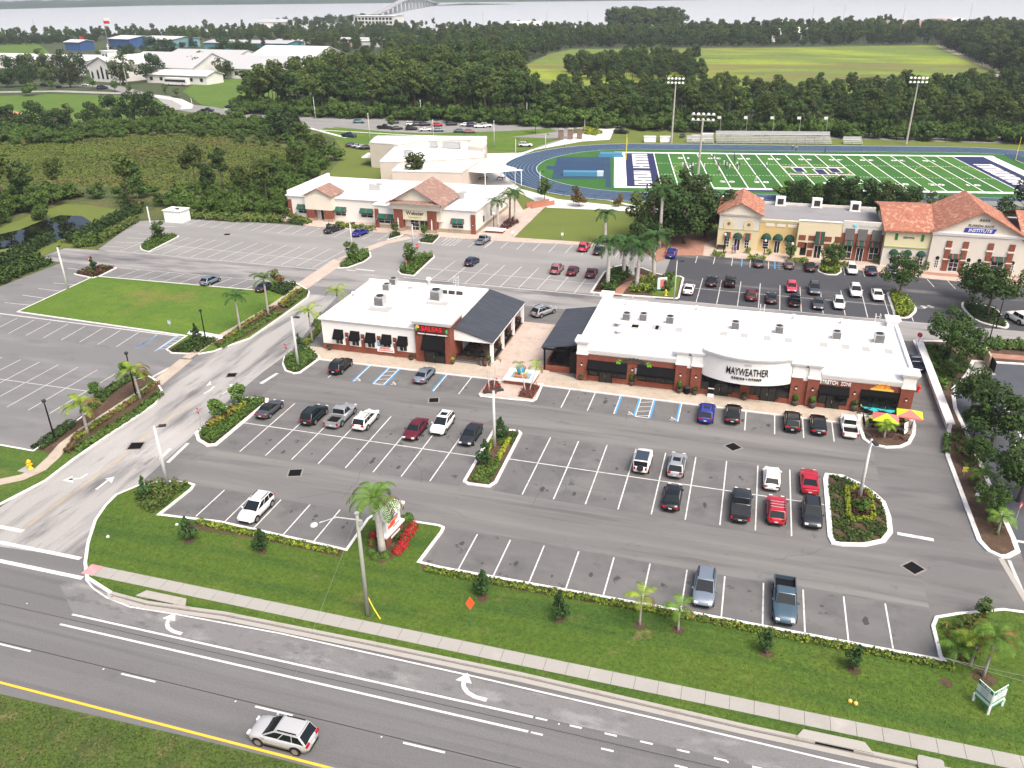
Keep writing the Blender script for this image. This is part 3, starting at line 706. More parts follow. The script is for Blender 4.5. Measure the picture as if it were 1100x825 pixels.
for ca in (45.72, 82.3, 9.144*1.5):
    for k in range(24):
        if ca != 45.72 and k > 14: continue
        t0 = 2*PI*k/24; t1 = 2*PI*(k+1)/24; m.line(F(ca+9*math.cos(t0),24.4+9*math.sin(t0)), F(ca+9*math.cos(t1),24.4+9*math.sin(t1)), .2, .078)
struct('soccer_lines', m, pm('soccer_yellow', (.5,.45,.08), rough=.9))
# blue jumping aprons in the D
m = MB(); m.sheet(GP([(598.5,169),(650,169),(650,192),(593,192),(595,182),(587,182),(587,178.5),(596,178.5)]), .06); m.sheet(GP([(650.5,168),(655.5,168),(656,201.5),(650.5,201.5)]), .062)
m.sheet(GP([(1078,166),(1092,166),(1110,175),(1094,175)]), .06); struct('jumping_apron', m, trackm)
# far meadow, church grounds
m = MB(); m.sheet(GP([(535,84),(560,72),(590,58),(615,53),(800,51.5),(1005,48.5),(1030,56),(1068,72),(1090,84),(1000,112),(750,105),(560,100)]), .02); struct('meadow', m, meadow_m)
m = MB(); m.sheet(GP([(1005,48.5),(1010,52),(1038,64),(1080,82),(1087,82),(1050,64),(1020,52),(1010,48.5)]), .05); struct('dirt_track', m, pm('sandy_track', (.36,.31,.24), [((.2,.18,.1), .05, .5,.7,.8)], rough=1))
m = MB(); m.sheet(GP([(-60,112),(0,103),(60,101),(140,103),(188,110),(150,128),(0,135),(-60,140)]), .02); m.sheet(GP([(196,98),(215,86),(270,80),(300,84),(300,118),(240,117),(215,112)]), .02)
m.sheet(GP([(286,80),(310,72),(340,72),(345,80)]), .02); m.sheet(GP([(-60,62),(0,48),(40,46),(60,62)]), .02); struct('church_lawn', m, grass_b)
m = MB(); m.sheet(GP([(428,44),(470,34),(478,38),(440,46)]), .03); struct('church_lawn', m, grass_b)
strip('church_road', [(-60,100),(0,99),(60,98),(150,101),(175,104),(185,111),(192,118)], 7, .04, conc)
strip('church_road', [(150,101),(120,93),(100,92),(60,93)], 9, .035, asph_light)
strip('church_walk', [(165,103),(190,107),(202,113),(200,117)], 5, .05, conc_white)
m = MB(); m.sheet(GP([(-60,127),(0,124),(14,119),(26,122),(24,128),(0,132),(-60,136)]), .03); struct('clay_infield', m, pm('clay', (.55,.25,.14), rough=1))
# ------------------------------------------------------------------ buildings
brick = pm('red_brick', (.21,.060,.036), [((.27,.10,.065), (1.2,1.2,4), .5,.7,.7), ((.14,.04,.026), .5, .52,.7,.6)], rough=.9, grain=.16, gscale=9)
white_w2 = pm('white_stucco', (.80,.80,.79), [((.70,.70,.69), .35, .55,.75,.6)], rough=.8)
white_roof = pm('white_roof_membrane', (.79,.79,.785), [((.60,.60,.585), .16, .56,.74,.8), ((.64,.63,.60), (.6,.08,1), .56,.74,.7)], rough=.7)
white_trim = pm('white_trim', (.82,.82,.81), rough=.6)
dark_glass = pm('dark_glass', (.012,.014,.016), rough=.08)
black_fab = pm('black_awning', (.008,.008,.009), rough=.9, spec=.1)
green_fab = pm('green_awning', (.005,.085,.062), rough=.8)
red_fab = pm('red_stripe', (.35,.05,.05), rough=.8)
dgreen_fab = pm('dark_green_awning', (.006,.05,.032), rough=.8)
slate = pm('slate_shingle', (.035,.043,.058), [((.06,.068,.085), (.2,2,1), .45,.65,.7)], rough=.85, grain=.14, gscale=5)
cream = pm('cream_stucco', (.62,.53,.33), [((.62,.52,.31), .4, .5,.7,.5)], rough=.85)
pale_yel = pm('pale_yellow_stucco', (.66,.62,.40), rough=.85)
ivory = pm('ivory_stucco', (.70,.66,.56), [((.62,.58,.48), .3, .55,.75,.5)], rough=.85)
offwhite = pm('offwhite_stucco', (.60,.58,.53), [((.58,.555,.5), .3, .52,.74,.5)], rough=.85)
beige = pm('beige_block', (.57,.515,.455), [((.51,.46,.40), .3, .5,.7,.6)], rough=.9)
tile_r = pm('clay_tile', (.32,.125,.078), [((.52,.30,.21), (1.6,1.1,1.6), .5,.64,.9), ((.27,.08,.045), .7, .54,.7,.7)], rough=.85, grain=.2, gscale=4)
tile_b = pm('brown_tile', (.25,.155,.125), [((.46,.29,.24), 1.1, .5,.68,.8), ((.27,.14,.1), .5, .55,.7,.6)], rough=.85, grain=.15, gscale=4)
stone = pm('stone_base', (.36,.30,.22), [((.24,.2,.15), 1.5, .5,.62,.9)], rough=.9)
grey_roof = pm('grey_roof_membrane', (.24,.24,.25), [((.50,.49,.47), .09, .60,.74,.9), ((.17,.17,.18), .2, .5,.7,.7)], rough=.85)
grey_cl = pm('grey_cladding', (.14,.14,.14), rough=.8)
steel = pm('galvanised_metal', (.45,.46,.46), rough=.5, metal=.3)
dark_metal = pm('dark_metal', (.03,.032,.034), rough=.5)
black_m = pm('black_paint', (.007,.007,.008), rough=.6, spec=.15)
red_l = pm('red_letter', (.75,.03,.04), rough=.4)
green_l = pm('green_letter', (.16,.55,.03), rough=.5)
def wall_box(name, x0, x1, y0, y1, z0, z1, m_, par):
    m = MB(); m.box(x0,x1,y0,y1,z0,z1); return m.build(name, m_, par)
def window(par, x0, x1, z0, z1, y, frame=None, nx=2, nz=2, name='window', arch=False, d=.06):
    """framed window set against a wall that faces -Y at plane y: frame part with a glass sub-part"""
    frame = frame or white_trim
    m = MB(); t = .07
    m.box(x0,x1,y-d,y,z0,z0+t); m.box(x0,x1,y-d,y,z1-t,z1); m.box(x0,x0+t,y-d,y,z0+t,z1-t); m.box(x1-t,x1,y-d,y,z0+t,z1-t)
    for i in range(1, nx): x = x0+(x1-x0)*i/nx; m.box(x-.03,x+.03,y-d+.008,y,z0+t,z1-t)
    for i in range(1, nz): z = z0+(z1-z0)*i/nz; m.box(x0+t,x1-t,y-d+.012,y,z-.03,z+.03)
    f = m.build(name, frame, par)
    m = MB(); m.box(x0+t,x1-t,y-d*.45,y-.004,z0+t,z1-t); m.build('glass', dark_glass, f)
    return f
def door(par, x0, x1, z0, z1, y, frame=None, n=2):
    f = window(par, x0, x1, z0, z1, y, frame, n, 1, 'door', d=.07)
    m = MB()
    for i in range(1, max(2, n)): x = x0+(x1-x0)*i/max(2, n); m.box(x-.12,x-.08,y-.13,y-.07,z0+.9,z0+1.3)
    m.build('handle', steel, f); return f
def awning(par, x0, x1, z0, z1, y, proj, mats, stripes=(), skirt=.2, label=None):
    m = MB()
    m.add([(x0,y,z1),(x1,y,z1),(x1,y-proj,z0+skirt),(x0,y-proj,z0+skirt),(x0,y-proj,z0),(x1,y-proj,z0),(x1,y,z0),(x0,y,z0)],
          [(3,2,1,0),(4,5,2,3),(0,7,4,3),(5,6,1,2),(4,7,6,5)])
    a = m.build('awning', mats, par)
    if stripes:
        m = MB(); h = .012
        for s0, s1 in stripes:
            m.add([(s0,y-h,z1+h),(s1,y-h,z1+h),(s1,y-proj-h,z0+skirt+h),(s0,y-proj-h,z0+skirt+h),(s0,y-proj-h,z0),(s1,y-proj-h,z0)], [(3,2,1,0),(4,5,2,3)])
        m.build('stripe', red_fab, a)
    return a
def dome_awning(par, cx, r, z0, y, m_):
    m = MB(); n = 10; k = 5; vs = []; fs = []
    for j in range(k+1):
        p = PI/2*j/k
        for i in range(n+1):
            t = PI*i/n
            vs.append((cx-r*math.cos(t), y-.02-r*.75*math.sin(p)*math.sin(t)**.7 if 0<i<n else y-.02, z0+r*1.15*math.sin(t)*math.cos(p) + 0))
    for j in range(k):
        for i in range(n): a = j*(n+1)+i; fs.append((a, a+n+1, a+n+2, a+1))
    m.add(vs, fs); return m.build('awning', m_, par)
def lamp(par, x, y, z):
    m = MB(); m.box(x-.09,x+.09,y-.16,y,z-.1,z+.25); l = m.build('wall_lamp', black_m, par)
    m = MB(); m.box(x-.1,x+.1,y-.19,y-.161,z-.12,z+.05); m.build('lens', white_trim, l)
def cornice(name, par, x0, x1, y0, y1, z0, z1, out, m_, fill=True):
    m = MB(); h = (z1-z0)
    for a, b, o in ((z0, z0+h*.35, out*.45), (z0+h*.35+.001, z0+h*.62, out*.75), (z0+h*.62+.001, z1, out)):
        m.box(x0-o, x1+o, y0-o, y1+o, a, b)
    return m.build(name, m_, par)
def gable(par, x0, x1, y0, y1, z0, zr, roof_m, face_m, ov=.35, th=.22, name='roof', flat=False):
    """gabled roof whose ridge runs in Y, with the gable end filled at y0"""
    xc = (x0+x1)/2; s = (zr-z0)/(xc-x0)
    m = MB()
    m.add([(x0,y0+.15,z0),(x1,y0+.15,z0),(xc,y0+.15,zr-.05),(x0,y1,z0),(x1,y1,z0),(xc,y1,zr-.05)], [(0,1,2),(5,4,3),(0,3,4,1)])
    m.build('gable', face_m, par)
    m = MB()
    for sg in (-1, 1):
        e = (x0-ov if sg < 0 else x1+ov); ze = z0-s*ov
        A = [(e,y0-ov,ze),(xc,y0-ov,zr),(xc,y1,zr),(e,y1,ze)]; B = [(p[0],p[1],p[2]+th) for p in A]
        q = A+B
        f = [(0,1,2,3),(7,6,5,4),(0,4,5,1),(3,2,6,7),(0,3,7,4)]
        if sg > 0: f = [tuple(reversed(x)) for x in f]
        m.add(q, f)
    return m.build(name, roof_m, par)

# ---- the white and brick restaurant
r1 = thing('restaurant_building', 'white and red brick restaurant with black awnings and a slate roofed side porch', 'restaurant', (-59.3,100.6,0))
wall_box('wall', 0, 15.1, 0, 17.6, 1.05, 4.75, white_w2, r1); wall_box('brick_base', -.06, 15.1, -.06, 17.6, 0, 1.05, brick, r1)
cornice('cornice', r1, 0, 15.1, 0, 17.6, 4.751, 5.1, .35, white_trim)
wall_box('roof', -.1, 20.4, .05, 17.5, 5.105, 5.13, white_roof, r1)
wall_box('parapet', -.3, 20.5, 17.3, 17.65, 5.131, 5.4, white_trim, r1); wall_box('rear_wall', 15.1, 20.4, 4.6, 17.6, 0, 5.1, white_w2, r1)
for i, x in enumerate((2.1,4.75,7.3,9.85,12.4)):
    window(r1, x, x+1.25, 1.1, 2.7, -.003, nx=2, nz=1); awning(r1, x-.12, x+1.37, 2.15, 3.5, -.005, .85, black_fab, skirt=.25)
for x in (3.78,6.35,8.95,11.5):
    wall_box('pilaster', x, x+.55, -.16, -.06, 0, 3.15, brick, r1); lamp(r1, x+.27, -.162, 2.5)
m = MB(); m.box(8.9,11.6,-.26,-.2,.75,1.6); bn = m.build('banner', white_trim, r1)
m = MB()
for i in range(8): m.box(9.35+.22*i,9.35+.22*i+.16,-.268,-.261,1.22,1.42)
m.build('banner_lettering', red_l, bn); m = MB()
for i in range(11): m.box(9.15+.21*i,9.15+.21*i+.16,-.268,-.261,.92,1.1)
m.build('banner_lettering', red_l, bn)
m = MB(); m.box(8.95,9.45,-.2,-.165,1.7,2.2); m.build('notice', pm('blue_notice', (.2,.4,.7)), r1)
# brick entrance tower
wall_box('tower', 15.2, 20.55, -.6, 4.6, 0, 5.95, brick, r1)
cornice('tower_cornice', r1, 15.2, 20.55, -.6, 4.6, 5.951, 6.75, .5, white_trim)
wall_box('tower_roof', 14.9, 20.85, -.9, 4.9, 6.752, 6.78, white_roof, r1)
door(r1, 16.55, 19.75, 0, 2.5, -.603, black_m, 2); awning(r1, 16.5, 19.8, 2.45, 4.35, -.61, 1.25, black_fab, skirt=.3)
sg = wall_box('sign_board', 15.55, 20.25, -.74, -.6, 4.42, 4.72, black_m, r1)
for x0, n, w_ in ((15.75, 6, .15), (16.95, 10, .14), (18.75, 8, .16)):
    m = MB()
    for i in range(n): m.box(x0+i*(w_+.03), x0+i*(w_+.03)+w_, -.75, -.741, 4.48, 4.66)
    m.build('lettering', white_trim, sg)
sg = wall_box('sign_back', 15.6, 20.1, -.69, -.6, 4.8, 5.9, pm('dark_red_panel', (.16,.025,.02)), r1)
sign_text('lettering', 'SALSAS', 1.0, red_l, sg, (17.85,-.75,5.33), 0, .05, .012, .98)
m = MB(); m.blob((15.75,-.8,5.6),(.28,.08,.26),3,10,6,.1); m.build('pepper_emblem', pm('orange_yellow', (.85,.45,.05)), sg)
for q in ((15.5,-.8,5.3),(20.15,-.8,5.2)): m = MB(); m.blob(q,(.16,.07,.32),3,10,6,.1); m.build('leaf_emblem', pm('emblem_green', (.03,.45,.12)), sg)
# slate porch
m = MB(); A = [(20.56,1.0,5.05),(26.4,1.0,3.42),(26.4,18.2,3.42),(20.56,18.2,5.05)]
m.add(A+[(p[0],p[1],p[2]+.14) for p in A], [(3,2,1,0),(4,5,6,7),(0,1,5,4),(1,2,6,5),(2,3,7,6),(3,0,4,7)]); m.build('porch_roof', slate, r1)
m = MB(); m.add([(20.56,1.15,3.25),(26.3,1.15,3.25),(26.3,1.15,3.44),(20.56,1.15,5.03),(20.56,1.3,3.25),(26.3,1.3,3.25),(26.3,1.3,3.44),(20.56,1.3,5.03)], [(0,1,2,3),(7,6,5,4),(3,2,6,7),(0,4,5,1),(1,5,6,2)]); m.build('porch_gable', white_trim, r1)
wall_box('porch_fascia', 26.2, 26.36, 1.3, 18.2, 3.1, 3.4, white_trim, r1)
for y in (1.35, 6.6, 12.2, 17.6): wall_box('porch_post', 25.85, 26.3, y, y+.45, 0, 3.1, white_trim, r1)
m = MB()
for y0, y1 in ((1.8,6.6),(7.05,12.2),(12.65,17.6)):
    m.box(26.0,26.08,y0,y1,.95,1.03); m.box(26.0,26.08,y0,y1,.12,.2)
    for k in range(int((y1-y0)/.16)): m.box(26.02,26.05,y0+.16*k,y0+.16*k+.05,.2,.95)
m.box(20.7,25.85,1.4,1.48,.95,1.03)
for k in range(32): m.box(20.7+.16*k,20.75+.16*k,1.42,1.46,.12,.95)
m.build('porch_railing', black_m, r1)
wall_box('porch_floor', 20.56, 26.3, 1.3, 18.2, .128, .16, pm('porch_deck', (.16,.11,.085), rough=.9), r1)

# ---- the long brick and white shop row
B2X, B2Y = -20.3, 100.0
r2 = thing('shop_row_building', 'long red brick shop row with white roof and curved white gym sign', 'shopping row', (B2X,B2Y,0))
W2, D2 = 42.2, 19.6
wall_box('wall', 0, W2, .05, D2, 0, 4.05, brick, r2)
wall_box('upper_wall', 0.01, W2-.01, .06, D2-.01, 4.05, 4.6, white_w2, r2)
for x0, x1 in ((1.4,13.3),(31.7,40.8)): cornice('cornice', r2, x0, x1, .06, .5, 4.25, 5.0, .3, white_trim)
wall_box('roof', .1, W2-.1, .5, D2-.1, 4.6, 4.95, white_roof, r2)
for nm, a in (('parapet', (-.15,.25,1.2,D2,4.0,5.35)), ('parapet', (W2-.25,W2+.15,1.2,D2,4.0,5.35)), ('parapet', (.25,W2-.25,D2-.35,D2,4.0,5.1))): wall_box(nm, *a, white_trim, r2)
def pilaster(x0, x1, zb=4.02, zt=6.15, y0=-.25, y1=1.2, brickp=True):
    if brickp: wall_box('pilaster', x0, x1, y0, y1, 0, zb, brick, r2)
    m = MB(); m.box(x0-.08,x1+.08,y0-.08,y1+.08,zb+.002,zb+.3); m.box(x0,x1,y0,y1,zb+.3,zt-.55)
    for o, a, b in ((.12,.55,.38),(.22,.379,.2),(.3,.199,0)): m.box(x0-o,x1+o,y0-o,y1+o,zt-a,zt-b-.001)
    m.build('pilaster_cap', white_trim, r2)
for x0, x1 in ((0,1.45),(13.3,14.75),(15.35,16.7),(27.9,29.3),(29.9,31.3),(40.8,42.3)):
    pilaster(x0, x1); lamp(r2, (x0+x1)/2, -.252, 2.6)
for x0, x1 in ((-.1,1.3),(40.9,42.3)): pilaster(x0, x1, 4.6, 6.2, D2-1.3, D2+.1, False)
for x0, x1 in ((14.75,15.35),(29.3,29.9)): wall_box('recess_wall', x0, x1, .0, 1.0, 0, 3.6, brick, r2); wall_box('recess_trim', x0, x1, -.05, 1.0, 3.6, 5.4, white_trim, r2)
# bays
for x0, x1, dr in ((1.5,6.9,(3.1,4.9)),(8.25,13.25,None)):
    window(r2, x0+.05, x1-.05, .95, 2.6, .04, black_m, 4, 1, 'shop_window'); awning(r2, x0, x1, 2.0, 3.25, .04, .9, black_fab, skirt=.35)
    if dr: door(r2, dr[0], dr[1], 0, 2.3, -.03, black_m, 2)
lamp(r2, 7.6, .045, 2.5); m = MB(); m.box(7.95,8.25,-.02,.045,1.9,2.7); m.build('poster', pm('pale_poster', (.6,.65,.75)), r2)
# leafy arch sign over the first bay
asg = wall_box('arch_sign', 5.9, 9.5, -.02, .045, 3.35, 3.42, dark_metal, r2)
m = MB()
for i in range(9):
    t = PI*(.2+.6*i/8); x = 7.7-2.0*math.cos(t); z = 2.75+1.25*math.sin(t); m.T = Matrix.Translation((x,-.05,z))@Matrix.Rotation(PI/2-t, 4, 'Y'); m.box(-.16,.16,-.04,.04,-.17,.17); m.T = None
m.build('arch_lettering', pm('dark_green_letter', (.03,.06,.045)), asg)
m = MB()
for x, sg in ((5.75,-1),(9.75,1)):
    for k, (dx, dz, a) in enumerate(((0,0,.5),(.25,.3,1.0),(-.25,-.15,.1),(.1,-.2,-.3))):
        m.T = Matrix.Translation((x-sg*dx,-.07,3.3+dz))@Matrix.Rotation(sg*(a-PI/2), 4, 'Y'); m.add([(-.45,0,0),(0,-.03,.12),(.45,0,0),(0,-.03,-.12)], [(0,3,2,1)]); m.T = None
m.build('arch_leaf', green_l, asg)
# recessed gym bay with the bowed sign band
wall_box('bay_soffit', 16.7, 27.9, -.2, .04, 3.0, 3.1, dark_metal, r2)
window(r2, 16.75, 27.85, .55, 3.0, .045, black_m, 8, 1, 'shop_window')
for x0, x1 in ((16.75,17.7),(20.8,22.0),(23.0,24.0),(26.6,27.85)): wall_box('low_wall', x0, x1, -.1, .04, 0, .8, brick, r2)
wall_box('pillar', 21.75, 22.95, -.15, .05, 0, 3.0, brick, r2)
door(r2, 18.3, 20.3, 0, 2.3, -.02, black_m, 2); door(r2, 24.3, 26.3, 0, 2.3, -.02, black_m, 2)
x0, x1, dep = 16.72, 27.9, 1.9; half = (x1-x0)/2; RR = (half**2+dep**2)/(2*dep); xc = (x0+x1)/2; yc = -.1-dep+RR
def bow(x, off=0): return yc-math.sqrt((RR+off)**2-(x-xc)**2)
n = 24
def bowstrip(z0, z1, off, back=.4):
    m = MB(); vs = []; fs = []
    for i in range(n+1):
        x = x0+(x1-x0)*i/n; y = min(bow(x, off), .5); vs += [(x,y,z0),(x,y,z1),(x,back+.9,z0),(x,back+.9,z1)]
    for i in range(n):
        a = 4*i; fs += [(a,a+4,a+5,a+1),(a+1,a+5,a+7,a+3),(a+2,a+6,a+4,a)]
    fs += [(0,1,3,2),(4*n,4*n+2,4*n+3,4*n+1)]
    m.add(vs, fs); return m
bs = bowstrip(3.0, 6.2, 0).build('sign_band', white_w2, r2)
bowstrip(6.201, 6.4, .12).build('band_cornice', white_trim, bs); bowstrip(6.401, 6.62, .28).build('band_cornice', white_trim, bs); bowstrip(6.621, 6.8, .4).build('band_cornice', white_trim, bs)
def bowtext(name, s, size, zc, xm, bold, sx, mat_, spc=0):
    me = text_mesh(s, size, .04, bold, sx); me.materials.clear(); me.materials.append(mat_)
    for v in me.vertices:
        X, Y, Z = v.co; x = xm+X; v.co = (x, bow(x, .05+Z), zc+Y)
    return link(name, me, bs)
bowtext('sign_lettering', 'MAYWEATHER', 1.4, 4.72, 22.35, .004, .56, black_m)
bowtext('sign_lettering', 'B O X I N G  +  F I T N E S S', .42, 3.82, 22.35, .022, .72, black_m)
m = MB()
for k in range(4): m.box(21.95+.22*k, 22.1+.22*k, bow(22.35)-.06, bow(22.35)+.1, 5.65, 5.9)
m.build('street_number', pm('pale_number', (.5,.5,.5)), bs)
sign_text('sign_lettering', 'STRETCH', .72, white_trim, r2, (32.4,-.03,3.7), 0, .05, .012, .72); sign_text('sign_lettering', 'ZONE', .68, white_trim, r2, (34.4,-.03,3.7), 0, .05, .0, .66)
for x0, x1, dr in ((31.35,34.95,(32.4,34.0)),(36.3,40.75,(38.8,40.3))):
    window(r2, x0+.05, x1-.05, .75, 2.6, .04, black_m, 3, 1, 'shop_window'); awning(r2, x0, x1, 2.15 if x0 < 36 else 2.35, 3.25, .04, .8 if x0 < 36 else .3, black_fab, skirt=.35); door(r2, dr[0], dr[1], 0, 2.3, -.03, black_m, 2)
lamp(r2, 35.6, .045, 2.6)
m = MB(); m.add([(37.4,-.06,3.42),(39.9,-.06,3.42),(39.2,-.06,4.2),(38.65,-.06,4.42),(38.0,-.06,4.1),(37.4,.04,3.42),(39.9,.04,3.42),(39.2,.04,4.2),(38.65,.04,4.42),(38.0,.04,4.1)], [(0,1,2,3,4),(0,5,6,1),(1,6,7,2),(2,7,8,3),(3,8,9,4),(4,9,5,0)])
ps = m.build('pizza_sign', pm('pizza_orange', (.65,.18,.02), [((.8,.45,.05), 2.5, .5,.6,1)]), r2)
m = MB(); m.box(37.3,40.0,-.1,-.061,3.36,3.6); m.blob((38.2,-.1,4.2),(.14,.07,.14)); m.blob((39.1,-.1,4.25),(.14,.07,.14)); m.build('sign_trim', pm('sign_gold', (.7,.5,.1)), ps)
# lean-to patio roof at its west end
m = MB(); A = [(-5.5,1.6,3.5),(-.02,1.6,4.45),(-.02,17.2,4.45),(-5.5,17.2,3.5)]
m.add(A+[(p[0],p[1],p[2]+.14) for p in A], [(3,2,1,0),(4,5,6,7),(0,1,5,4),(1,2,6,5),(2,3,7,6),(3,0,4,7)]); m.build('patio_roof', slate, r2)
for y in (1.75, 9, 16.6): wall_box('patio_post', -5.15, -4.93, y, y+.22, 0, 3.5, black_m, r2)
wall_box('patio_beam', -5.3, -.02, 1.65, 1.85, 3.3, 3.5, black_m, r2)
wall_box('patio_wall', -4.9, -1.4, 1.7, 2.0, 0, .85, brick, r2); wall_box('patio_wall', -5.1, -4.85, 2.2, 16.6, 0, .85, brick, r2)
wall_box('patio_screen', -1.4, -.05, 1.9, 1.95, 0, 3.3, pm('dark_screen', (.03,.022,.02), rough=.9), r2)
wall_box('patio_floor', -4.8, -.02, 2.05, 17, .128, .16, pm('patio_deck', (.12,.08,.07), rough=.9), r2)

# ---- the college building with the tiled entrance gable
r3 = thing('college_building', 'cream college building with brick entrance piers and brown tiled gable', 'office building', (-104.9,166,0))
O = 104.9
cw = pm('white_cream_stucco', (.72,.71,.675), rough=.85); wall_box('wall', 0, 24.0, 3.5, 24, 0, 5.0, cw, r3); wall_box('wall', 24.0, 47.9, 0, 24, 0, 5.0, cw, r3)
wall_box('stone_base', 23.95, 47.95, -.08, 24, 0, .9, stone, r3)
cornice('cornice', r3, 0, 24, 3.5, 24, 5.0, 5.4, .35, white_trim); cornice('cornice', r3, 24.0, 47.9, 0, 24, 5.002, 5.402, .35, white_trim)
wall_box('roof', .1, 47.8, 3.6, 23.9, 5.405, 5.45, white_roof, r3); wall_box('roof', 24.1, 47.8, .1, 3.6, 5.405, 5.45, white_roof, r3)
wall_box('parapet', -.3, .3, 4, 24.3, 5.45, 6.3, white_trim, r3)
GS = [(.25,.4)]
def striped(x0, x1, z0, z1, y):
    w_ = x1-x0; awning(r3, x0, x1, z0, z1, y, .8, green_fab, [(x0,x0+.12),(x0+w_*.48,x0+w_*.52),(x1-.12,x1)], .2)
for x0, x1, y in ((2.4,5.4,3.5),(12.1,15.1,3.5),(18.6,21.9,3.5),(24.7,29.2,0),(42.2,45.2,0)):
    window(r3, x0+.15, x1-.1, 1.2, 2.5, y-.003-(.08 if y == 0 else 0), nx=3 if x1-x0 > 4 else 2, nz=2); striped(x0, x1, 2.3, 3.35, y-.004)
for x0, x1, y in ((.1,.95,3.5),(24.02,24.9,0),(46.8,47.85,0)): wall_box('pier', x0, x1, y-.25, y-.001, 0, 4.4, brick, r3); lamp(r3, (x0+x1)/2, y-.252, 2.2)
# small left gable
wall_box('porch_front', 5.5, 12.4, 1.7, 4.4, 2.75, 6.0, ivory, r3); gable(r3, 5.6, 12.3, 1.7, 8, 6.0, 7.6, tile_b, ivory, .4)
for x0 in (5.7, 10.3): wall_box('porch_pier', x0, x0+1.95, 1.7, 2.8, .7, 2.75, brick, r3); wall_box('pier_base', x0-.1, x0+2.05, 1.6, 2.9, 0, .7, stone, r3)
door(r3, 8.4, 10.0, 0, 2.4, 3.49)
# entrance gable
wall_box('entrance_head', 28.7, 40.4, -1.6, 2.5, 5.05, 6.2, ivory, r3); wall_box('entrance_side', 28.9, 40.2, -1.0, 2.5, 2.6, 5.05, ivory, r3)
for o, z in ((.15,6.2),(.35,6.38)): wall_box('entablature', 28.7-o, 40.4+o, -1.6-o, 2.5, z, z+.18, white_trim, r3)
gable(r3, 28.6, 40.5, -1.7, 9.5, 6.56, 9.9, tile_b, ivory, .75)
m = MB(); m.add([(28.0,-2.6,6.58),(41.1,-2.6,6.58),(40.4,-1.6,7.05),(28.7,-1.6,7.05)], [(0,1,2,3)]); m.box(28.0,41.1,-2.6,-1.6,6.57,6.58); m.build('gable_skirt', tile_b, r3)
for x0 in (29.25, 37.2): wall_box('entrance_pier', x0, x0+2.0, -1.5, .3, .8, 5.05, brick, r3); wall_box('pier_base', x0-.12, x0+2.12, -1.62, .42, 0, .8, stone, r3); lamp(r3, x0+1, -1.502, 3.2); wall_box('downpipe', x0+.85, x0+1.1, -1.62, -1.5, .8, 2.9, white_trim, r3)
sb = wall_box('sign_board', 31.3, 37.15, -1.2, -1.01, 2.75, 5.0, pm('cream_sign', (.74,.72,.52)), r3)
sign_text('lettering', 'Webster', 1.15, pm('charcoal_letter', (.03,.03,.05)), sb, (34.2,-1.25,4.2), 0, .04, .01, 1.0)
sign_text('lettering', 'UNIVERSITY', .45, pm('gold_letter', (.45,.36,.15)), sb, (34.2,-1.25,3.3), 0, .03, 0, 1.3)
window(r3, 32.6, 34.6, .1, 2.6, -.09, nx=2, nz=3); door(r3, 34.8, 37.0, 0, 2.6, -.09)
for y in (5, 10.5, 16): 
    m = MB(); m.box(47.9,47.96,y,y+.9,1.6,2.9); m.build('side_window', dark_glass, r3)
for nm, px in (('a',(408,201)),):
    pass

# ---- the clinic row with clay tile roofs
r4 = thing('clinic_building', 'cream clinic row with orange clay tile roofs and dark green awnings', 'office building', (-5.8,164,0))
O4 = 5.8
# corner pavilion
wall_box('wall', .1, 8.1, 4, 19, 0, 4.3, cream, r4); wall_box('upper_wall', .15, 8.05, 4.05, 19, 4.3, 7.1, offwhite, r4)
wall_box('band', .05, 8.15, 3.95, 19, 4.25, 4.42, pm('sage_trim', (.32,.42,.25)), r4); cornice('cornice', r4, .1, 8.1, 4, 19, 7.1, 7.6, .25, ivory)
gable(r4, -.1, 8.3, 3.6, 16.5, 7.6, 9.8, tile_r, ivory, .35)
for cx in (2.1, 6.0):
    m = MB(); pts = [(cx-.95,4.3),(cx+.95,4.3)]+[(cx+.95*math.cos(PI*k/10), 5.5+.95*math.sin(PI*k/10)) for k in range(11)]
    vs = [(x,3.93,z) for x, z in pts]+[(x,4.05,z) for x, z in pts]; n = len(pts); m.add(vs, [tuple(range(n))]+[(i,n+i,n+(i+1) % n,(i+1) % n) for i in range(n)]); m.build('arch_panel', cream, r4)
    m = MB(); m.T = Matrix.Translation((cx,3.9,5.5))@Matrix.Rotation(PI/2,4,'X'); m.lathe([(.32,-.03),(.32,.03)],12); m.T = None; m.build('medallion', grey_cl, r4)
    window(r4, cx-.45, cx+.45, .6, 3.0, 3.995, nx=2, nz=4); awning(r4, cx-.65, cx+.65, 2.6, 3.75, 3.99, .7, dgreen_fab, [(cx-.65,cx-.45),(cx+.45,cx+.65)])
door(r4, 3.5, 4.7, 0, 2.5, 3.99); dome_awning(r4, 4.1, .95, 2.7, 3.98, dgreen_fab)
# yellow bay
wall_box('wall', 8.1, 15.4, 4.1, 19, 0, 6.2, pm('yellow_stucco', (.60,.45,.20), [((.65,.48,.2), .4, .5,.7,.5)], rough=.85), r4); cornice('cornice', r4, 8.1, 15.4, 4.1, 4.15, 6.2, 6.8, .2, pale_yel)
for x in (9.2, 11.3, 13.4): wall_box('frieze_panel', x, x+1.7, 4.02, 4.1, 5.4, 6.05, ivory, r4)
for i, cx in enumerate((9.65, 11.9, 14.1)):
    dome_awning(r4, cx, 1.0, 2.85, 4.08, dgreen_fab)
    if i == 1: door(r4, cx-.55, cx+.55, 0, 2.6, 4.09)
    else: window(r4, cx-.6, cx+.6, .7, 3.0, 4.09, nx=2, nz=4)
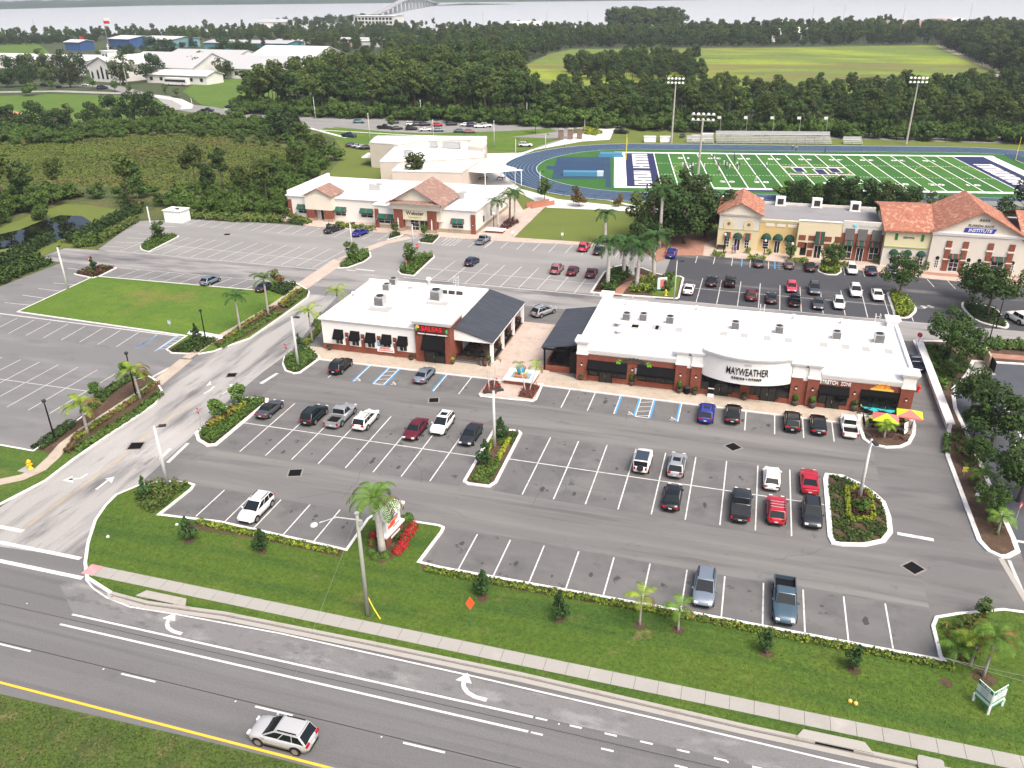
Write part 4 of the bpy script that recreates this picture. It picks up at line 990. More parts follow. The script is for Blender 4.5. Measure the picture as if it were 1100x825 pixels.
# cream bay with brick quoins
wall_box('wall', 15.4, 23.5, 2.5, 19, 0, 6.2, pm('light_cream', (.70,.62,.43), rough=.85), r4); wall_box('parapet', 15.4, 23.5, 2.5, 2.95, 6.2, 7.3, MATS['light_cream'], r4); wall_box('coping', 15.35, 23.45, 2.4, 3, 7.3, 7.45, white_trim, r4)
for x0, x1, z0, z1 in ((15.7,17.0,3.5,4.5),(15.7,17.0,2.0,3.1),(17.5,18.7,3.5,4.5),(17.5,18.7,2.0,3.1),(17.6,18.6,.3,1.6),(20.5,21.8,3.5,4.5),(20.5,21.6,2.0,3.1),(22.4,23.5,3.4,4.6),(22.4,23.5,1.9,3.0)):
    wall_box('brick_panel', x0, x1, 2.44, 2.5, z0, z1, brick, r4)
awning(r4, 18.75, 20.45, 3.0, 5.4, 2.49, .8, dgreen_fab, [(19.5,19.7)]); door(r4, 18.85, 20.2, 0, 2.6, 2.49)
window(r4, 16.3, 17.4, .5, 3.0, 2.49, black_m); 
# grey clad bay
wall_box('wall', 23.5, 31.0, 2.4, 19, 0, 5.5, brick, r4); wall_box('upper_wall', 23.5, 31.0, 2.41, 3.0, 5.5, 7.8, offwhite, r4)
for i, x in enumerate((24.1,26.4,28.9)):
    wall_box('cladding', x, x+1.65, 2.2, 2.41, 4.2, 6.4, grey_cl, r4); awning(r4, x-.05, x+1.75, 3.1, 4.2, 2.39, .7, dgreen_fab, [(x+.3,x+.42),(x+1.3,x+1.42)])
    if i == 1: door(r4, x+.2, x+1.5, 0, 2.8, 2.39)
    else: window(r4, x, x+1.7, .5, 3.0, 2.39)
m = MB()
for k in range(9): m.box(26.5+.42*k, 26.8+.42*k, 2.36, 2.409, 6.85, 7.2+.12*(k % 3 == 0))
m.build('lettering', pm('faint_letter', (.5,.54,.56)), r4); m = MB(); m.blob((25.6,2.35,7.05),(.4,.06,.35)); m.build('logo_mark', pm('aqua', (.25,.6,.7)), r4)
wall_box('flat_roof', 8.2, 15.35, 4.2, 18.8, 6.21, 6.45, grey_roof, r4); wall_box('flat_roof', 15.36, 30.9, 3.02, 18.8, 6.21, 6.45, grey_roof, r4)
wall_box('rear_parapet', 8.2, 31, 18.7, 19.05, 6.2, 6.9, offwhite, r4)
# yellow wing
wall_box('wall', 31.0, 39.0, .5, 15, 0, 3.9, offwhite, r4); wall_box('upper_wall', 31.02, 39, .45, 15, 3.9, 7.2, pale_yel, r4); wall_box('band', 31, 38.8, .36, .5, 3.85, 4.02, pm('lime_trim', (.36,.42,.12)), r4)
for cx in (33.0, 35.4, 37.8): dome_awning(r4, cx, .85, 2.55, .48, dgreen_fab); window(r4, cx-.5, cx+.5, .3, 2.7, .49, nx=2, nz=4)
for x in (32.7, 37.2): wall_box('shutter', x, x+.5, .38, .45, 5.3, 6.5, pm('green_shutter', (.03,.16,.05)), r4)
sign_text('lettering', 'derma', .75, pm('dark_blue_letter', (.05,.07,.16)), r4, (35.1,.42,5.9))
m = MB(); A = [(30.5,-.1,7.15),(39.2,-.1,7.25),(39.2,8,10.6),(30.0,8,10.0),(30.0,15.4,9.0),(39.2,15.4,9.2)]
m.add(A+[(p[0],p[1],p[2]-.25) for p in A], [(0,1,2,3),(3,2,5,4),(6,7,1,0),(6,0,3,9),(9,3,4,10),(7,6,9,8),(8,9,10,11)]); m.build('roof', tile_r, r4)
# institute gable
wall_box('wall', 39.0, 53.8, .0, 19, 0, 6.9, offwhite, r4); wall_box('wall', 53.8, 75, .8, 19, 0, 6.5, offwhite, r4); cornice('cornice', r4, 38.9, 53.9, -.05, 3, 6.9, 7.5, .25, white_trim)
gable(r4, 38.9, 53.9, -.2, 17, 7.5, 11.5, tile_r, ivory, .5)
m = MB(); A = [(53.9,.2,7.0),(76,.2,7.0),(76,9,10.2),(53.9,9,10.2),(53.9,18,7.4),(76,18,7.4)]; m.add(A, [(0,1,2,3),(3,2,5,4)]); m.add([(p[0],p[1],p[2]-.2) for p in A], [(3,2,1,0),(4,5,2,3)]); m.build('roof', tile_r, r4)
for x in (42.05, 44.85, 49.0, 52.5):
    for z0, z1 in ((0,2.3),(2.5,4.3),(4.6,5.9)): wall_box('brick_pier', x-.45, x+.45, -.22, 0, z0, z1, brick, r4)
    wall_box('pier_band', x-.6, x+.6, -.28, 0, 2.3, 2.5, ivory, r4); wall_box('pier_band', x-.6, x+.6, -.28, 0, 4.3, 4.6, ivory, r4)
for x0, x1 in ((42.6,44.4),(49.6,51.9)):
    awning(r4, x0, x1, 2.6, 3.5, -.01, .8, dgreen_fab, [(x0+.35,x0+.5),(x1-.5,x1-.35)]); window(r4, x0+.1, x1-.1, .1, 2.6, -.011, nx=2, nz=3)
for x in (40.6, 45.9, 47.7, 53.2):
    window(r4, x-.35, x+.35, .6, 2.5, -.011, nx=2, nz=4)
    m = MB(); m.T = Matrix.Translation((x,-.05,2.5))@Matrix.Rotation(PI/2,4,'X'); m.lathe([(.35,-.03),(.35,.03)],12); m.T = None; m.build('fanlight', dark_glass, r4)
sb = MB(); sb.add([(43.9,-.12,7.62),(48.9,-.12,7.62),(49.3,-.12,8.5),(44.1,-.12,8.5),(43.9,.1,7.62),(48.9,.1,7.62),(49.3,.1,8.5),(44.1,.1,8.5)], [(0,1,2,3),(0,4,5,1),(1,5,6,2),(2,6,7,3),(3,7,4,0)]); sb = sb.build('sign_panel', pm('royal_blue', (.02,.04,.36)), r4)
sign_text('lettering', 'INSTITUTE', .82, white_trim, sb, (46.55,-.16,8.06), 0, .03, .015, 1.0, .2)
sign_text('lettering', 'FLORIDA BACK', .62, pm('grey_letter', (.16,.16,.17)), sb, (46.6,-.13,8.95), 0, .03, .01, 1.0, .2)
m = MB()
for k in range(4): m.box(46.2+.42*k, 46.5+.42*k, -.13, -.05, 9.8, 10.2)
m.build('street_number', grey_cl, r4)

# ---- school gym with stepped flat roofs
r5 = thing('school_gym_building', 'beige school gym with stepped white flat roofs behind the college', 'school building', tuple(G(460,195)))
def pblock(name, px, z, m_, par, z0=0):
    b = par.location; m = MB(); P_ = [(p.x-b.x, p.y-b.y) for p in GP(px, z)]; m.prism(P_, z0, z)
    w_ = m.build(name, m_, par)
    m = MB(); m.prism(inset(P_, .05), z+.002, z+.06); m.build('roof', white_roof, par)
    vs, fs = ring_kerb(P_, .35, z+.35); m = MB(); m.add([(v[0],v[1],max(v[2],z-.3)) for v in vs], fs); m.build('parapet', white_trim, par); return w_
pblock('wall', [(397,153.5),(428,155.5),(450,151),(523,150),(523,147.5),(405,147)], 7.2, beige, r5)
pblock('wall', [(408,174),(431,174),(519,169),(523,153),(516,150),(428,155)], 6.2, beige, r5)
pblock('wall', [(421,184),(496,185.5),(518,170),(505,166),(434,173)], 5.2, beige, r5)
m = MB(); m.prism([(p.x-r5.location.x,p.y-r5.location.y) for p in GP([(503,158.5),(519,160.5),(522,158),(522,150.5),(506,150)], 7)], 5.2, 7.4); m.build('roof_block', beige, r5)
m = MB(); m.prism([(p.x-r5.location.x,p.y-r5.location.y) for p in GP([(389,178),(407,178),(408,174),(396,173)], .1)], 2.4, 2.7); m.build('side_canopy', white_trim, r5)
c = GP([(512,173),(531,167),(545,178),(562,182.5),(520,185.5),(503,184)], 4.3)
cn = thing('canopy', 'flat white shade canopy between the school gym and the running track', 'canopy', tuple(G(530,190)))
m = MB(); m.prism([(p.x-cn.location.x,p.y-cn.location.y) for p in c], 4.15, 4.3); m.build('canopy_top', white_trim, cn)
for p in GP([(560,183),(521,186),(543,179)], 4.2): m = MB(); m.tube([(p.x-cn.location.x,p.y-cn.location.y,0),(p.x-cn.location.x,p.y-cn.location.y,4.15)], .12); m.build('post', white_trim, cn)

# ---- roof equipment: every unit stands on a roof and is a thing of its own
def ac_unit(px, z, s=1.0, lab='', grp=None):
    c = G(px[0], px[1], z); t = thing('air_conditioner', lab, 'air conditioner', (c.x, c.y, z), 0, grp)
    a = .55*s; m = MB(); m.box(-a,a,-a,a,.12,1.15*s); m.build('casing', steel, t)
    m = MB()
    for k in range(7): m.box(-a*.9,a*.9,-a-.02,-a-.001,.22+.13*s*k,.22+.13*s*k+.07*s)
    m.build('louvre', dark_metal, t)
    m = MB(); m.lathe([(a*.7,1.15*s+.002),(a*.75,1.25*s),(a*.5,1.28*s)],14); m.build('fan_guard', dark_metal, t)
    m = MB(); m.box(-a-.25,a+.25,-a-.2,a+.2,0,.12); m.build('curb', white_trim, t); return t
def pad(px, z, w_, d_):
    pass
for px, lab in (((673,344),'grey rooftop air conditioner nearest the slate patio roof on the shop row'), ((691,344.5),'grey rooftop air conditioner, second from the slate patio roof on the shop row'), ((719.5,347.5),'grey rooftop air conditioner above the leafy arch sign, third on the shop row'), ((789.5,353.5),'grey rooftop air conditioner behind the curved white sign band'),
        ((836.5,358),'grey rooftop air conditioner just right of the curved white sign band'), ((898,364),'grey rooftop air conditioner, second from the right end of the shop row roof'), ((943.5,368),'large grey rooftop air conditioner nearest the right end of the shop row roof')): ac_unit(px, 4.96, 1.15 if 'large' in lab else 1.0, lab, 'air conditioners on the shop row roof')
for px, s, lab in (((409,328),1.35,'big grey air conditioner at the front of the restaurant roof'), ((416,312),1.0,'dark topped air conditioner in the middle of the restaurant roof'), ((423,306),1.0,'dark topped air conditioner at the back of the restaurant roof'), ((469,322),1.45,'big grey air conditioner behind the brick tower on the restaurant roof')): ac_unit(px, 5.14, s, lab, 'air conditioners on the restaurant roof')
for px, lab in (((405,204),'grey rooftop unit on the left half of the college roof'), ((495,213),'grey rooftop unit right of the tiled gable on the college roof')):
    c = G(px[0], px[1], 5.5); t = thing('air_conditioner', lab, 'air conditioner', (c.x,c.y,5.46)); m = MB(); m.box(-1.6,1.2,-.9,.9,.1,1.5); m.build('casing', steel, t); m = MB(); m.box(1.2,2.0,-.7,.7,.1,1.2); m.lathe([(.6,1.5),(.6,1.6)],12,(-.6,0)); m.build('duct', white_trim, t); m = MB(); m.box(-1.5,1.9,-.8,.8,0,.1); m.build('curb', white_trim, t)
for px, z, lab in (((438.5,168),6.3,'small grey unit on the left of the gym roof'), ((466,158),6.3,'small grey unit at the back of the gym roof'), ((485,159),6.3,'long white duct unit on the gym roof')):
    c = G(px[0], px[1], z); t = thing('air_conditioner', lab, 'air conditioner', (c.x,c.y,z-.03)); L_ = 2.6 if 'long' in lab else 1; m = MB(); m.box(-L_,L_,-.9,.9,.1,1.7); m.build('casing', steel, t); m = MB(); m.box(-L_-.2,L_+.2,-1,1,0,.1); m.build('curb', dark_metal, t)
for px, lab in (((838,220),'white boxed rooftop unit nearest the clay tiled corner pavilion'), ((877,222),'white boxed rooftop unit in the middle of the grey clinic roof'), ((918,226),'white boxed rooftop unit behind the grey clad shop bay'), ((970,229),'white boxed rooftop unit beside the long tile roof of the clinic')):
    c = G(px[0], px[1], 6.5); t = thing('air_conditioner', lab, 'air conditioner', (c.x,c.y,6.455), 0, 'white units on the clinic roof'); m = MB(); m.box(-1.0,1.0,-.8,.8,.1,1.8); m.build('casing', white_trim, t); m = MB(); m.box(-.6,.6,-.83,-.801,.3,1.5); m.build('louvre', dark_metal, t); m = MB(); m.box(-1.1,1.1,-.9,.9,0,.1); m.build('curb', white_trim, t)
for px, z, lab, s in (((672,328),4.96,'small grey vent at the rear edge of the shop row roof, leftmost',.3), ((748,333),4.96,'small grey vent at the rear edge of the shop row, left of the middle ladder',.3), ((852,342.5),4.96,'small grey vent at the rear edge of the shop row, right of the middle ladder',.3), ((903,347.5),4.96,'small grey vent at the rear edge of the shop row near the right corner',.3), ((380,318),5.14,'small white roof vent near the left edge of the restaurant roof',.35), ((441,310),5.14,'round white roof vent behind the restaurant air conditioners',.5), ((461,307),5.14,'tall white vent pipe at the back of the restaurant roof',.45), ((665,350),4.96,'white mushroom vent near the slate patio end of the shop row roof',.6), ((665,358),4.96,'white kitchen exhaust fan in front of the first row of rooftop units',.65)):
    c = G(px[0], px[1], z); t = thing('roof_vent', lab, 'roof vent', (c.x,c.y,z)); h = 1.4 if 'tall' in lab else .7
    m = MB(); m.lathe([(s*.6,0),(s*.6,h*.7)],12); m.build('stack', steel, t); m = MB(); m.lathe([(s*.7,h*.7),(s,h*.78),(s*.8,h),(.05,h*1.05)],14); m.build('cap', white_trim, t)
for px, lab in (((486,316),'row of dark vents in front of the restaurant parapet'),):
    c = G(px[0], px[1], 5.14); t = thing('vent_bank', lab, 'roof vent', (c.x,c.y,5.14))
    for k in range(3): m = MB(); m.box(-1.9+1.3*k,-.9+1.3*k,-.15,.15,0,.55); m.build('vent', dark_metal, t)
for px, z, lab in (((490,300),5.1,'white roof hatch ladder rail at the back of the restaurant roof'), ((819,331),4.95,'white ladder rail at the middle of the shop row rear parapet'), ((943,341),4.95,'white ladder rail by the right rear corner of the shop row')):
    c = G(px[0], px[1], z+.6); t = thing('ladder_rail', lab, 'ladder', (c.x,c.y,z))
    m = MB()
    for x in (-.3,.3): m.tube([(x,.3,-1.2),(x,.3,1.1),(x,-.5,1.1),(x,-.5,0)], .035, 6)
    m.build('rail', white_trim, t); m = MB()
    for k in range(6): m.tube([(-.3,.3,-1.1+.35*k),(.3,.3,-1.1+.35*k)], .025, 6)
    m.build('rung', white_trim, t)
rp = pm('roof_pad', (.38,.38,.375), rough=.9)
for px in ((673,350),(695,350),(720,353),(790,359),(837,364),(898,371),(944,376)):
    c = G(px[0], px[1], 4.96)
    for sx in (-1.7, 1.1): m = MB(); m.box(c.x+sx-.4-B2X,c.x+sx+.6-B2X,c.y-1.0-B2Y,c.y+.7-B2Y,4.951,4.965); m.build('walk_pad', rp, r2)
for px in ((409,331),(469,326)): c = G(px[0], px[1], 5.14); m = MB(); m.box(c.x-1.8+59.3,c.x+1.8+59.3,c.y-1.5-100.6,c.y+1.0-100.6,5.131,5.145); m.build('walk_pad', rp, r1)
# ---- white hut by the pale lot, dumpster enclosure
t = thing('pump_house', 'small white windowless hut at the corner of the pale lot', 'hut', tuple(G(187,239)))
m = MB(); m.box(-2.3,2.3,-.2,3.2,0,2.7); m.build('wall', white_w2, t); m = MB(); m.box(-2.5,2.5,-.4,3.4,2.7,2.85); m.build('roof', white_roof, t); m = MB(); m.box(-1.2,-.2,-.24,-.201,0,2.1); m.build('door', white_trim, t); m = MB(); m.box(.2,1.0,1,1.5,2.851,3.15); m.build('roof_box', dark_metal, t)
t = thing('dumpster_enclosure', 'tan walled bin enclosure with black gates among the trees on the right', 'bin enclosure', tuple(G(1040,388)))
m = MB(); m.box(-2.4,2.4,1.7,1.95,0,1.8); m.box(-2.4,-2.15,-1.6,1.7,0,1.8); m.box(2.15,2.4,-1.6,1.7,0,1.8); m.build('wall', pm('tan_block', (.45,.37,.26)), t)
for x0, x1, y0, y1 in ((2.45,2.55,-1.8,.6),(2.5,2.6,-3.6,-1.9)): m = MB(); m.box(x0,x1,y0,y1,.1,1.6); m.build('gate', black_m, t)
# ------------------------------------------------------------------ vehicles
tyre_m = pm('tyre_rubber', (.015,.015,.016), rough=.9)
rim_m = pm('alloy_rim', (.22,.225,.23), rough=.4, metal=.3)
car_glass = pm('car_glass', (.010,.015,.018), rough=.05, spec=.35)
trim_m = pm('black_trim', (.010,.010,.011), rough=.8, spec=.1)
lamp_m = pm('headlight_lens', (.75,.76,.76), rough=.15)
tail_m = pm('taillight_lens', (.42,.008,.01), rough=.2)
plate_m = pm('number_plate', (.65,.67,.66), rough=.5)
def paint(name, c, rough=.28, metal=.0, coat=.35): return pm(name, c, rough=rough, metal=metal, coat=coat)
PAINT = {
 'white': paint('white_paint', (.78,.78,.77)), 'pearl': paint('pearl_silver_paint', (.50,.51,.52), .3, .2), 'silver': paint('silver_paint', (.40,.42,.44), .3, .4), 'grey': paint('grey_paint', (.085,.092,.105), .3, .4), 'black': paint('black_car_paint', (.007,.008,.010), .2),
 'darkgrey': paint('dark_grey_paint', (.028,.032,.038), .3, .3), 'darkgreen': paint('dark_green_paint', (.010,.017,.017)), 'red': paint('red_paint', (.40,.012,.03)), 'maroon': paint('maroon_paint', (.10,.009,.018)), 'pink': paint('faded_red_paint', (.50,.05,.09)),
 'blue': paint('blue_paint', (.014,.026,.27)), 'steelblue': paint('steel_blue_paint', (.075,.125,.17), .3, .3), 'navy': paint('navy_paint', (.015,.025,.065)), 'bluegrey': paint('blue_grey_paint', (.22,.27,.33), .3, .4), 'brown': paint('bronze_paint', (.17,.14,.125), .3, .3), 'teal': paint('teal_paint', (.13,.26,.29)), 'orange': paint('orange_paint', (.75,.22,.03)), 'rose': paint('rose_paint', (.30,.13,.15))}
# kind: L, W, H, belt height, [hull top profile (y/L, z)], cabin: (rear base y, rear roof y, front roof y, front base y) in L, roof width factor
KINDS = {
 'sedan': (4.8,1.84,1.45,.93, [(-.5,.62),(-.485,.88),(-.40,.99),(-.28,1.0),(0,.95),(.2,.94),(.32,.86),(.44,.76),(.49,.62),(.5,.5)], (-.36,-.2,.06,.24), .74),
 'coupe': (4.75,1.9,1.36,.93, [(-.5,.62),(-.49,.93),(-.42,1.0),(-.28,.99),(0,.93),(.12,.94),(.3,.88),(.45,.79),(.49,.62),(.5,.5)], (-.36,-.14,.01,.17), .72),
 'convertible': (4.6,1.85,1.36,.93, [(-.5,.6),(-.49,.86),(-.42,.95),(-.28,.96),(0,.92),(.15,.92),(.32,.84),(.45,.74),(.49,.62),(.5,.5)], (-.3,-.16,.02,.18), .74),
 'suv': (4.75,1.92,1.70,1.04, [(-.5,.6),(-.49,.96),(-.45,1.06),(-.28,1.06),(0,1.04),(.22,1.05),(.34,.99),(.43,.90),(.485,.72),(.5,.55)], (-.475,-.375,.03,.25), .80),
 'hatch': (4.35,1.8,1.52,.95, [(-.5,.58),(-.49,.9),(-.44,1.0),(-.28,.99),(0,.96),(.2,.95),(.34,.87),(.45,.78),(.49,.64),(.5,.5)], (-.46,-.33,.06,.25), .76),
 'jeep': (4.4,1.88,1.85,1.12, [(-.5,.62),(-.495,1.1),(-.45,1.13),(-.28,1.13),(0,1.12),(.15,1.14),(.3,1.12),(.44,1.08),(.485,.9),(.5,.6)], (-.48,-.465,.06,.12), .90),
 'pickup': (5.75,2.0,1.88,1.12, [(-.5,.62),(-.495,.72),(-.44,.74),(-.13,.74),(-.125,1.14),(.16,1.12),(.3,1.08),(.43,1.02),(.485,.82),(.5,.58)], (-.13,-.09,.08,.19), .82),
}
def hull_sections(K):
    L_, W, H, belt, prof, cab, rf = KINDS[K]; hw = W/2
    secs = []
    for i, (t, zt) in enumerate(prof):
        e = abs(t); nar = 1.0 if e < .36 else 1-.30*((e-.36)/.14)**2.2
        zb = .27 if e < .42 else .27+.12*((e-.42)/.08)
        zm = (zb+zt)/2+.03; w_ = hw*nar
        secs.append([(t*L_, x, z) for x, z in ((w_*.80,zb),(w_*.97,zb+.08),(w_*1.0,zm),(w_*.985,zt-.10*(zt-zb)),(w_*.90,zt),(w_*.45,zt+.025),(0,zt+.035))])
    return secs
CARN = {}
def build_car(K, simple=False, soft=False):
    """one vehicle of a kind, nose to +Y, with its parts"""
    L_, W, H, belt, prof, (rb, rr, fr, fb), rf = KINDS[K]; hw = W/2
    parts = {}
    secs = hull_sections(K)
    m = MB(); m.smooth = True; vs = []; fs = []
    ring = 13
    for s in secs:
        pts = [(x, y, z) for (y, x, z) in s]+[(-x, y, z) for (y, x, z) in reversed(s[:-1])]
        vs += pts
    for i in range(len(secs)-1):
        for k in range(ring-1): a = i*ring+k; fs.append((a, a+ring, a+ring+1, a+1))
        fs.append((i*ring+ring-1, (i+1)*ring+ring-1, (i+1)*ring, i*ring))
    fs.append(tuple(range(ring))); fs.append(tuple(range((len(secs)-1)*ring+ring-1, (len(secs)-1)*ring-1, -1)))
    m.add(vs, [tuple(reversed(f)) for f in fs]); m.smooth = False
    def ztop(y):
        t = y/L_
        for (t0, z0), (t1, z1) in zip(prof, prof[1:]):
            if t0 <= t <= t1: return z0+(z1-z0)*(t-t0)/(t1-t0)
        return prof[-1][1]
    zb_ = belt+.01
    wb = hw*.905; wr = hw*rf
    zu = H-.07
    Y = [rb*L_, rr*L_, fr*L_, fb*L_]
    base = [(-wb*.97,Y[0],ztop(Y[0])-.02),(wb*.97,Y[0],ztop(Y[0])-.02),(wb*.95,Y[3],ztop(Y[3])-.02),(-wb*.95,Y[3],ztop(Y[3])-.02)]
    up_ = [(-wr,Y[1],zu),(wr,Y[1],zu),(wr*.97,Y[2],zu-.01),(-wr*.97,Y[2],zu-.01)]
    i_ = .10
    top = [(-wr+i_,Y[1]+i_,H-.015),(wr-i_,Y[1]+i_,H-.015),(wr*.97-i_,Y[2]-i_,H-.02),(-wr*.97+i_,Y[2]-i_,H-.02)]
    cabin = MB(); cabin.smooth = False
    cabin.add(base+up_+top, [(0,1,5,4),(1,2,6,5),(2,3,7,6),(3,0,4,7),(4,5,9,8),(5,6,10,9),(6,7,11,10),(7,4,8,11),(8,9,10,11)])
    ov = len(m.v)
    if not soft:
        b = bmesh.new(); bv = [b.verts.new(v) for v in cabin.v]
        for f in cabin.f: b.faces.new([bv[i] for i in f])
        bmesh.ops.bevel(b, geom=[e for e in b.edges if len(e.link_faces) == 2], offset=.075, segments=3, affect='EDGES', profile=.5)
        b.verts.index_update(); m.smooth = True; m.add([v.co[:] for v in b.verts], [[v.index for v in f.verts] for f in b.faces]); m.smooth = False; b.free()
    # wheel arches and sills in black trim
    m.mat(1); wy = (.305*L_, -.30*L_) if K != 'pickup' else (.315*L_, -.29*L_); wr_ = {'pickup': .40, 'jeep': .41, 'suv': .37}.get(K, .335)
    for sx in (-1, 1):
        for y in wy: x = sx*hw; m.disc_x(min(x*.9,x*1.004), max(x*.9,x*1.004), y, wr_+.03, wr_*1.17, 18)
        m.box(sx*hw*.985-.015, sx*hw*.985+.015, wy[1]+wr_*1.2, wy[0]-wr_*1.2, .24, .36)
    m.box(-hw*.6, hw*.6, L_*.497, L_*.5+.012, .38, .56)      # grille and lower bumper
    m.box(-hw*.62, hw*.62, -L_*.5-.012, -L_*.497, .32, .45)
    m.mat(0)
    if K == 'pickup':
        y0, y1 = -L_*.494, -L_*.128
        for x0, x1 in ((-hw*.95,-hw*.86),(hw*.86,hw*.95)): m.box(x0,x1,y0,y1,.72,1.16)
        m.box(-hw*.86,hw*.86,y0-.0,y0+.09,.72,1.155); m.box(-hw*.86,hw*.86,y1-.06,y1,.72,1.13)
    if K == 'suv': # roof rails
        m.mat(1)
        for sx in (-1, 1): m.box(sx*(wr-.12)-.025, sx*(wr-.12)+.025, Y[1]+.25, Y[2]-.25, H-.03, H+.05)
        m.mat(0)
    def panel(a, b, c, d, i0=.07, off=.012):
        a, b, c, d = map(Vector, (a, b, c, d)); n = (b-a).cross(d-a).normalized()*off; g = (a+b+c+d)/4
        def q(p): v = g-p; return p+v.normalized()*min(i0*1.25, v.length*.4)+n
        return [q(a), q(b), q(c), q(d)]
    B, U = base, up_
    glass = []
    glass.append(('windshield', panel(B[2],B[3],U[3],U[2], .06)))
    glass.append(('rear_window', panel(B[0],B[1],U[1],U[0], .08)))
    ln = lambda p, q, t: tuple(p[i]+(q[i]-p[i])*t for i in range(3))
    cuts = {'sedan': (.08,.5,.95), 'coupe': (.25,.97), 'convertible': (.35,.97), 'suv': (.03,.30,.62,.96), 'hatch': (.06,.5,.95), 'jeep': (.04,.5,.95), 'pickup': (.08,.5,.96)}[K]
    for s in ((1,2),(3,0)):
        b0, b1 = (B[1],B[2]) if s == (1,2) else (B[0],B[3]); u0, u1 = (U[1],U[2]) if s == (1,2) else (U[0],U[3])
        for t0, t1 in zip(cuts, cuts[1:]):
            q = [ln(b0,b1,t0), ln(b0,b1,t1), ln(u0,u1,t1), ln(u0,u1,t0)]
            q[0] = tuple(Vector(q[0])+Vector((0,0,.05))); q[1] = tuple(Vector(q[1])+Vector((0,0,.05)))
            if s != (1,2): q = [q[1], q[0], q[3], q[2]]
            glass.append(('side_window', panel(*q, .035)))
    def lampbox(x0, x1, y0, y1, z0, z1): mm = MB(); mm.box(x0,x1,y0,y1,z0,z1); return mm
    if simple:
        for nme, q in glass: m.mat(2); m.add(q, [(0,1,2,3)])
        m.mat(3)
        for sx in (-1, 1):
            for y in wy: m.disc_x(min(sx*hw*.8, sx*hw*1.01), max(sx*hw*.8, sx*hw*1.01), y, wr_, wr_, 12)
        for sx in (-1, 1):
            m.mat(4); m.box(sx*hw*.68-.16,sx*hw*.68+.16,-L_*.5-.01,-L_*.46,.72,.9); m.mat(5); m.box(sx*hw*.62-.17,sx*hw*.62+.17,L_*.46,L_*.498,.6,.74)
        if K == 'pickup': m.mat(1); m.box(-hw*.855,hw*.855,-L_*.478,-L_*.14,.76,.79)
        return ('simple', m.mesh(K+'_shell', [PAINT['white'], trim_m, car_glass, tyre_m, tail_m, lamp_m]))
    out = [('body', m.mesh('body', [PAINT['white'], trim_m]), [])]
    if soft:
        cabin.m = [0]*len(cabin.f); cabin.sm = [False]*len(cabin.f)
        out.append(('soft_top', cabin.mesh('soft_top', pm('black_soft_top', (.012,.012,.013), rough=.9)), []))
    for nme, q in glass: mm = MB(); mm.add(q, [(0,1,2,3)]); out.append((nme, mm.mesh(nme, car_glass), []))
    for sx in (-1, 1):
        for y in wy:
            mm = MB(); mm.T = Matrix.Translation((0,0,0)); x1 = sx*hw*1.012; x0 = sx*(hw*1.012-.24)
            mm.disc_x(min(x0,x1), max(x0,x1), y, wr_, wr_, 22)
            rm = MB(); rm.disc_x(min(x1,x1+sx*.012), max(x1,x1+sx*.012), y, wr_, wr_*.64, 16)
            out.append(('wheel', mm.mesh('wheel', tyre_m), [('rim', rm.mesh('rim', rim_m))]))
    zt = {'pickup': .86, 'suv': .93, 'jeep': .9}.get(K, .80); zh = {'pickup': .80, 'suv': .76, 'jeep': .86}.get(K, .64)
    for sx in (-1, 1):
        wt = .10 if K in ('pickup', 'jeep') else .19; ht = .17 if K in ('pickup', 'jeep') else .09
        xx = sx*hw*(.86 if K == 'pickup' else .66)
        mm = MB(); mm.box(xx-wt,xx+wt,-L_*.5-(.012 if K == 'pickup' else .008),-L_*.487+.05,zt-ht,zt+ht); out.append(('taillight', mm.mesh('taillight', tail_m), []))
        mm = MB(); xx = sx*hw*.62; mm.box(xx-.17,xx+.17,L_*.47,L_*.4995,zh-.075,zh+.075); out.append(('headlight', mm.mesh('headlight', lamp_m), []))
        mm = MB(); yy = Y[3]-.28 if K not in ('jeep',) else Y[3]-.12; mm.box(min(sx*hw*.98,sx*hw*1.13),max(sx*hw*.98,sx*hw*1.13),yy-.07,yy+.07,belt+.0,belt+.16); out.append(('wing_mirror', mm.mesh('wing_mirror', [PAINT['white']]), []))
    mm = MB(); mm.box(-.17,.17,-L_*.5-.025,-L_*.5-.0,.58,.7); out.append(('number_plate', mm.mesh('number_plate', plate_m), []))
    if K == 'pickup':
        mm = MB(); mm.box(-hw*.855,hw*.855,-L_*.478,-L_*.14,.765,.79); out.append(('bed_liner', mm.mesh('bed_liner', trim_m), []))
    if K == 'jeep':
        mm = MB(); mm.T = Matrix.Translation((0,-L_*.5-.1,1.0))@Matrix.Rotation(PI/2,4,'Z'); mm.disc_x(-.12,.12,0,0,.36,18); out.append(('spare_wheel', mm.mesh('spare_wheel', tyre_m), []))
    return ('full', out)
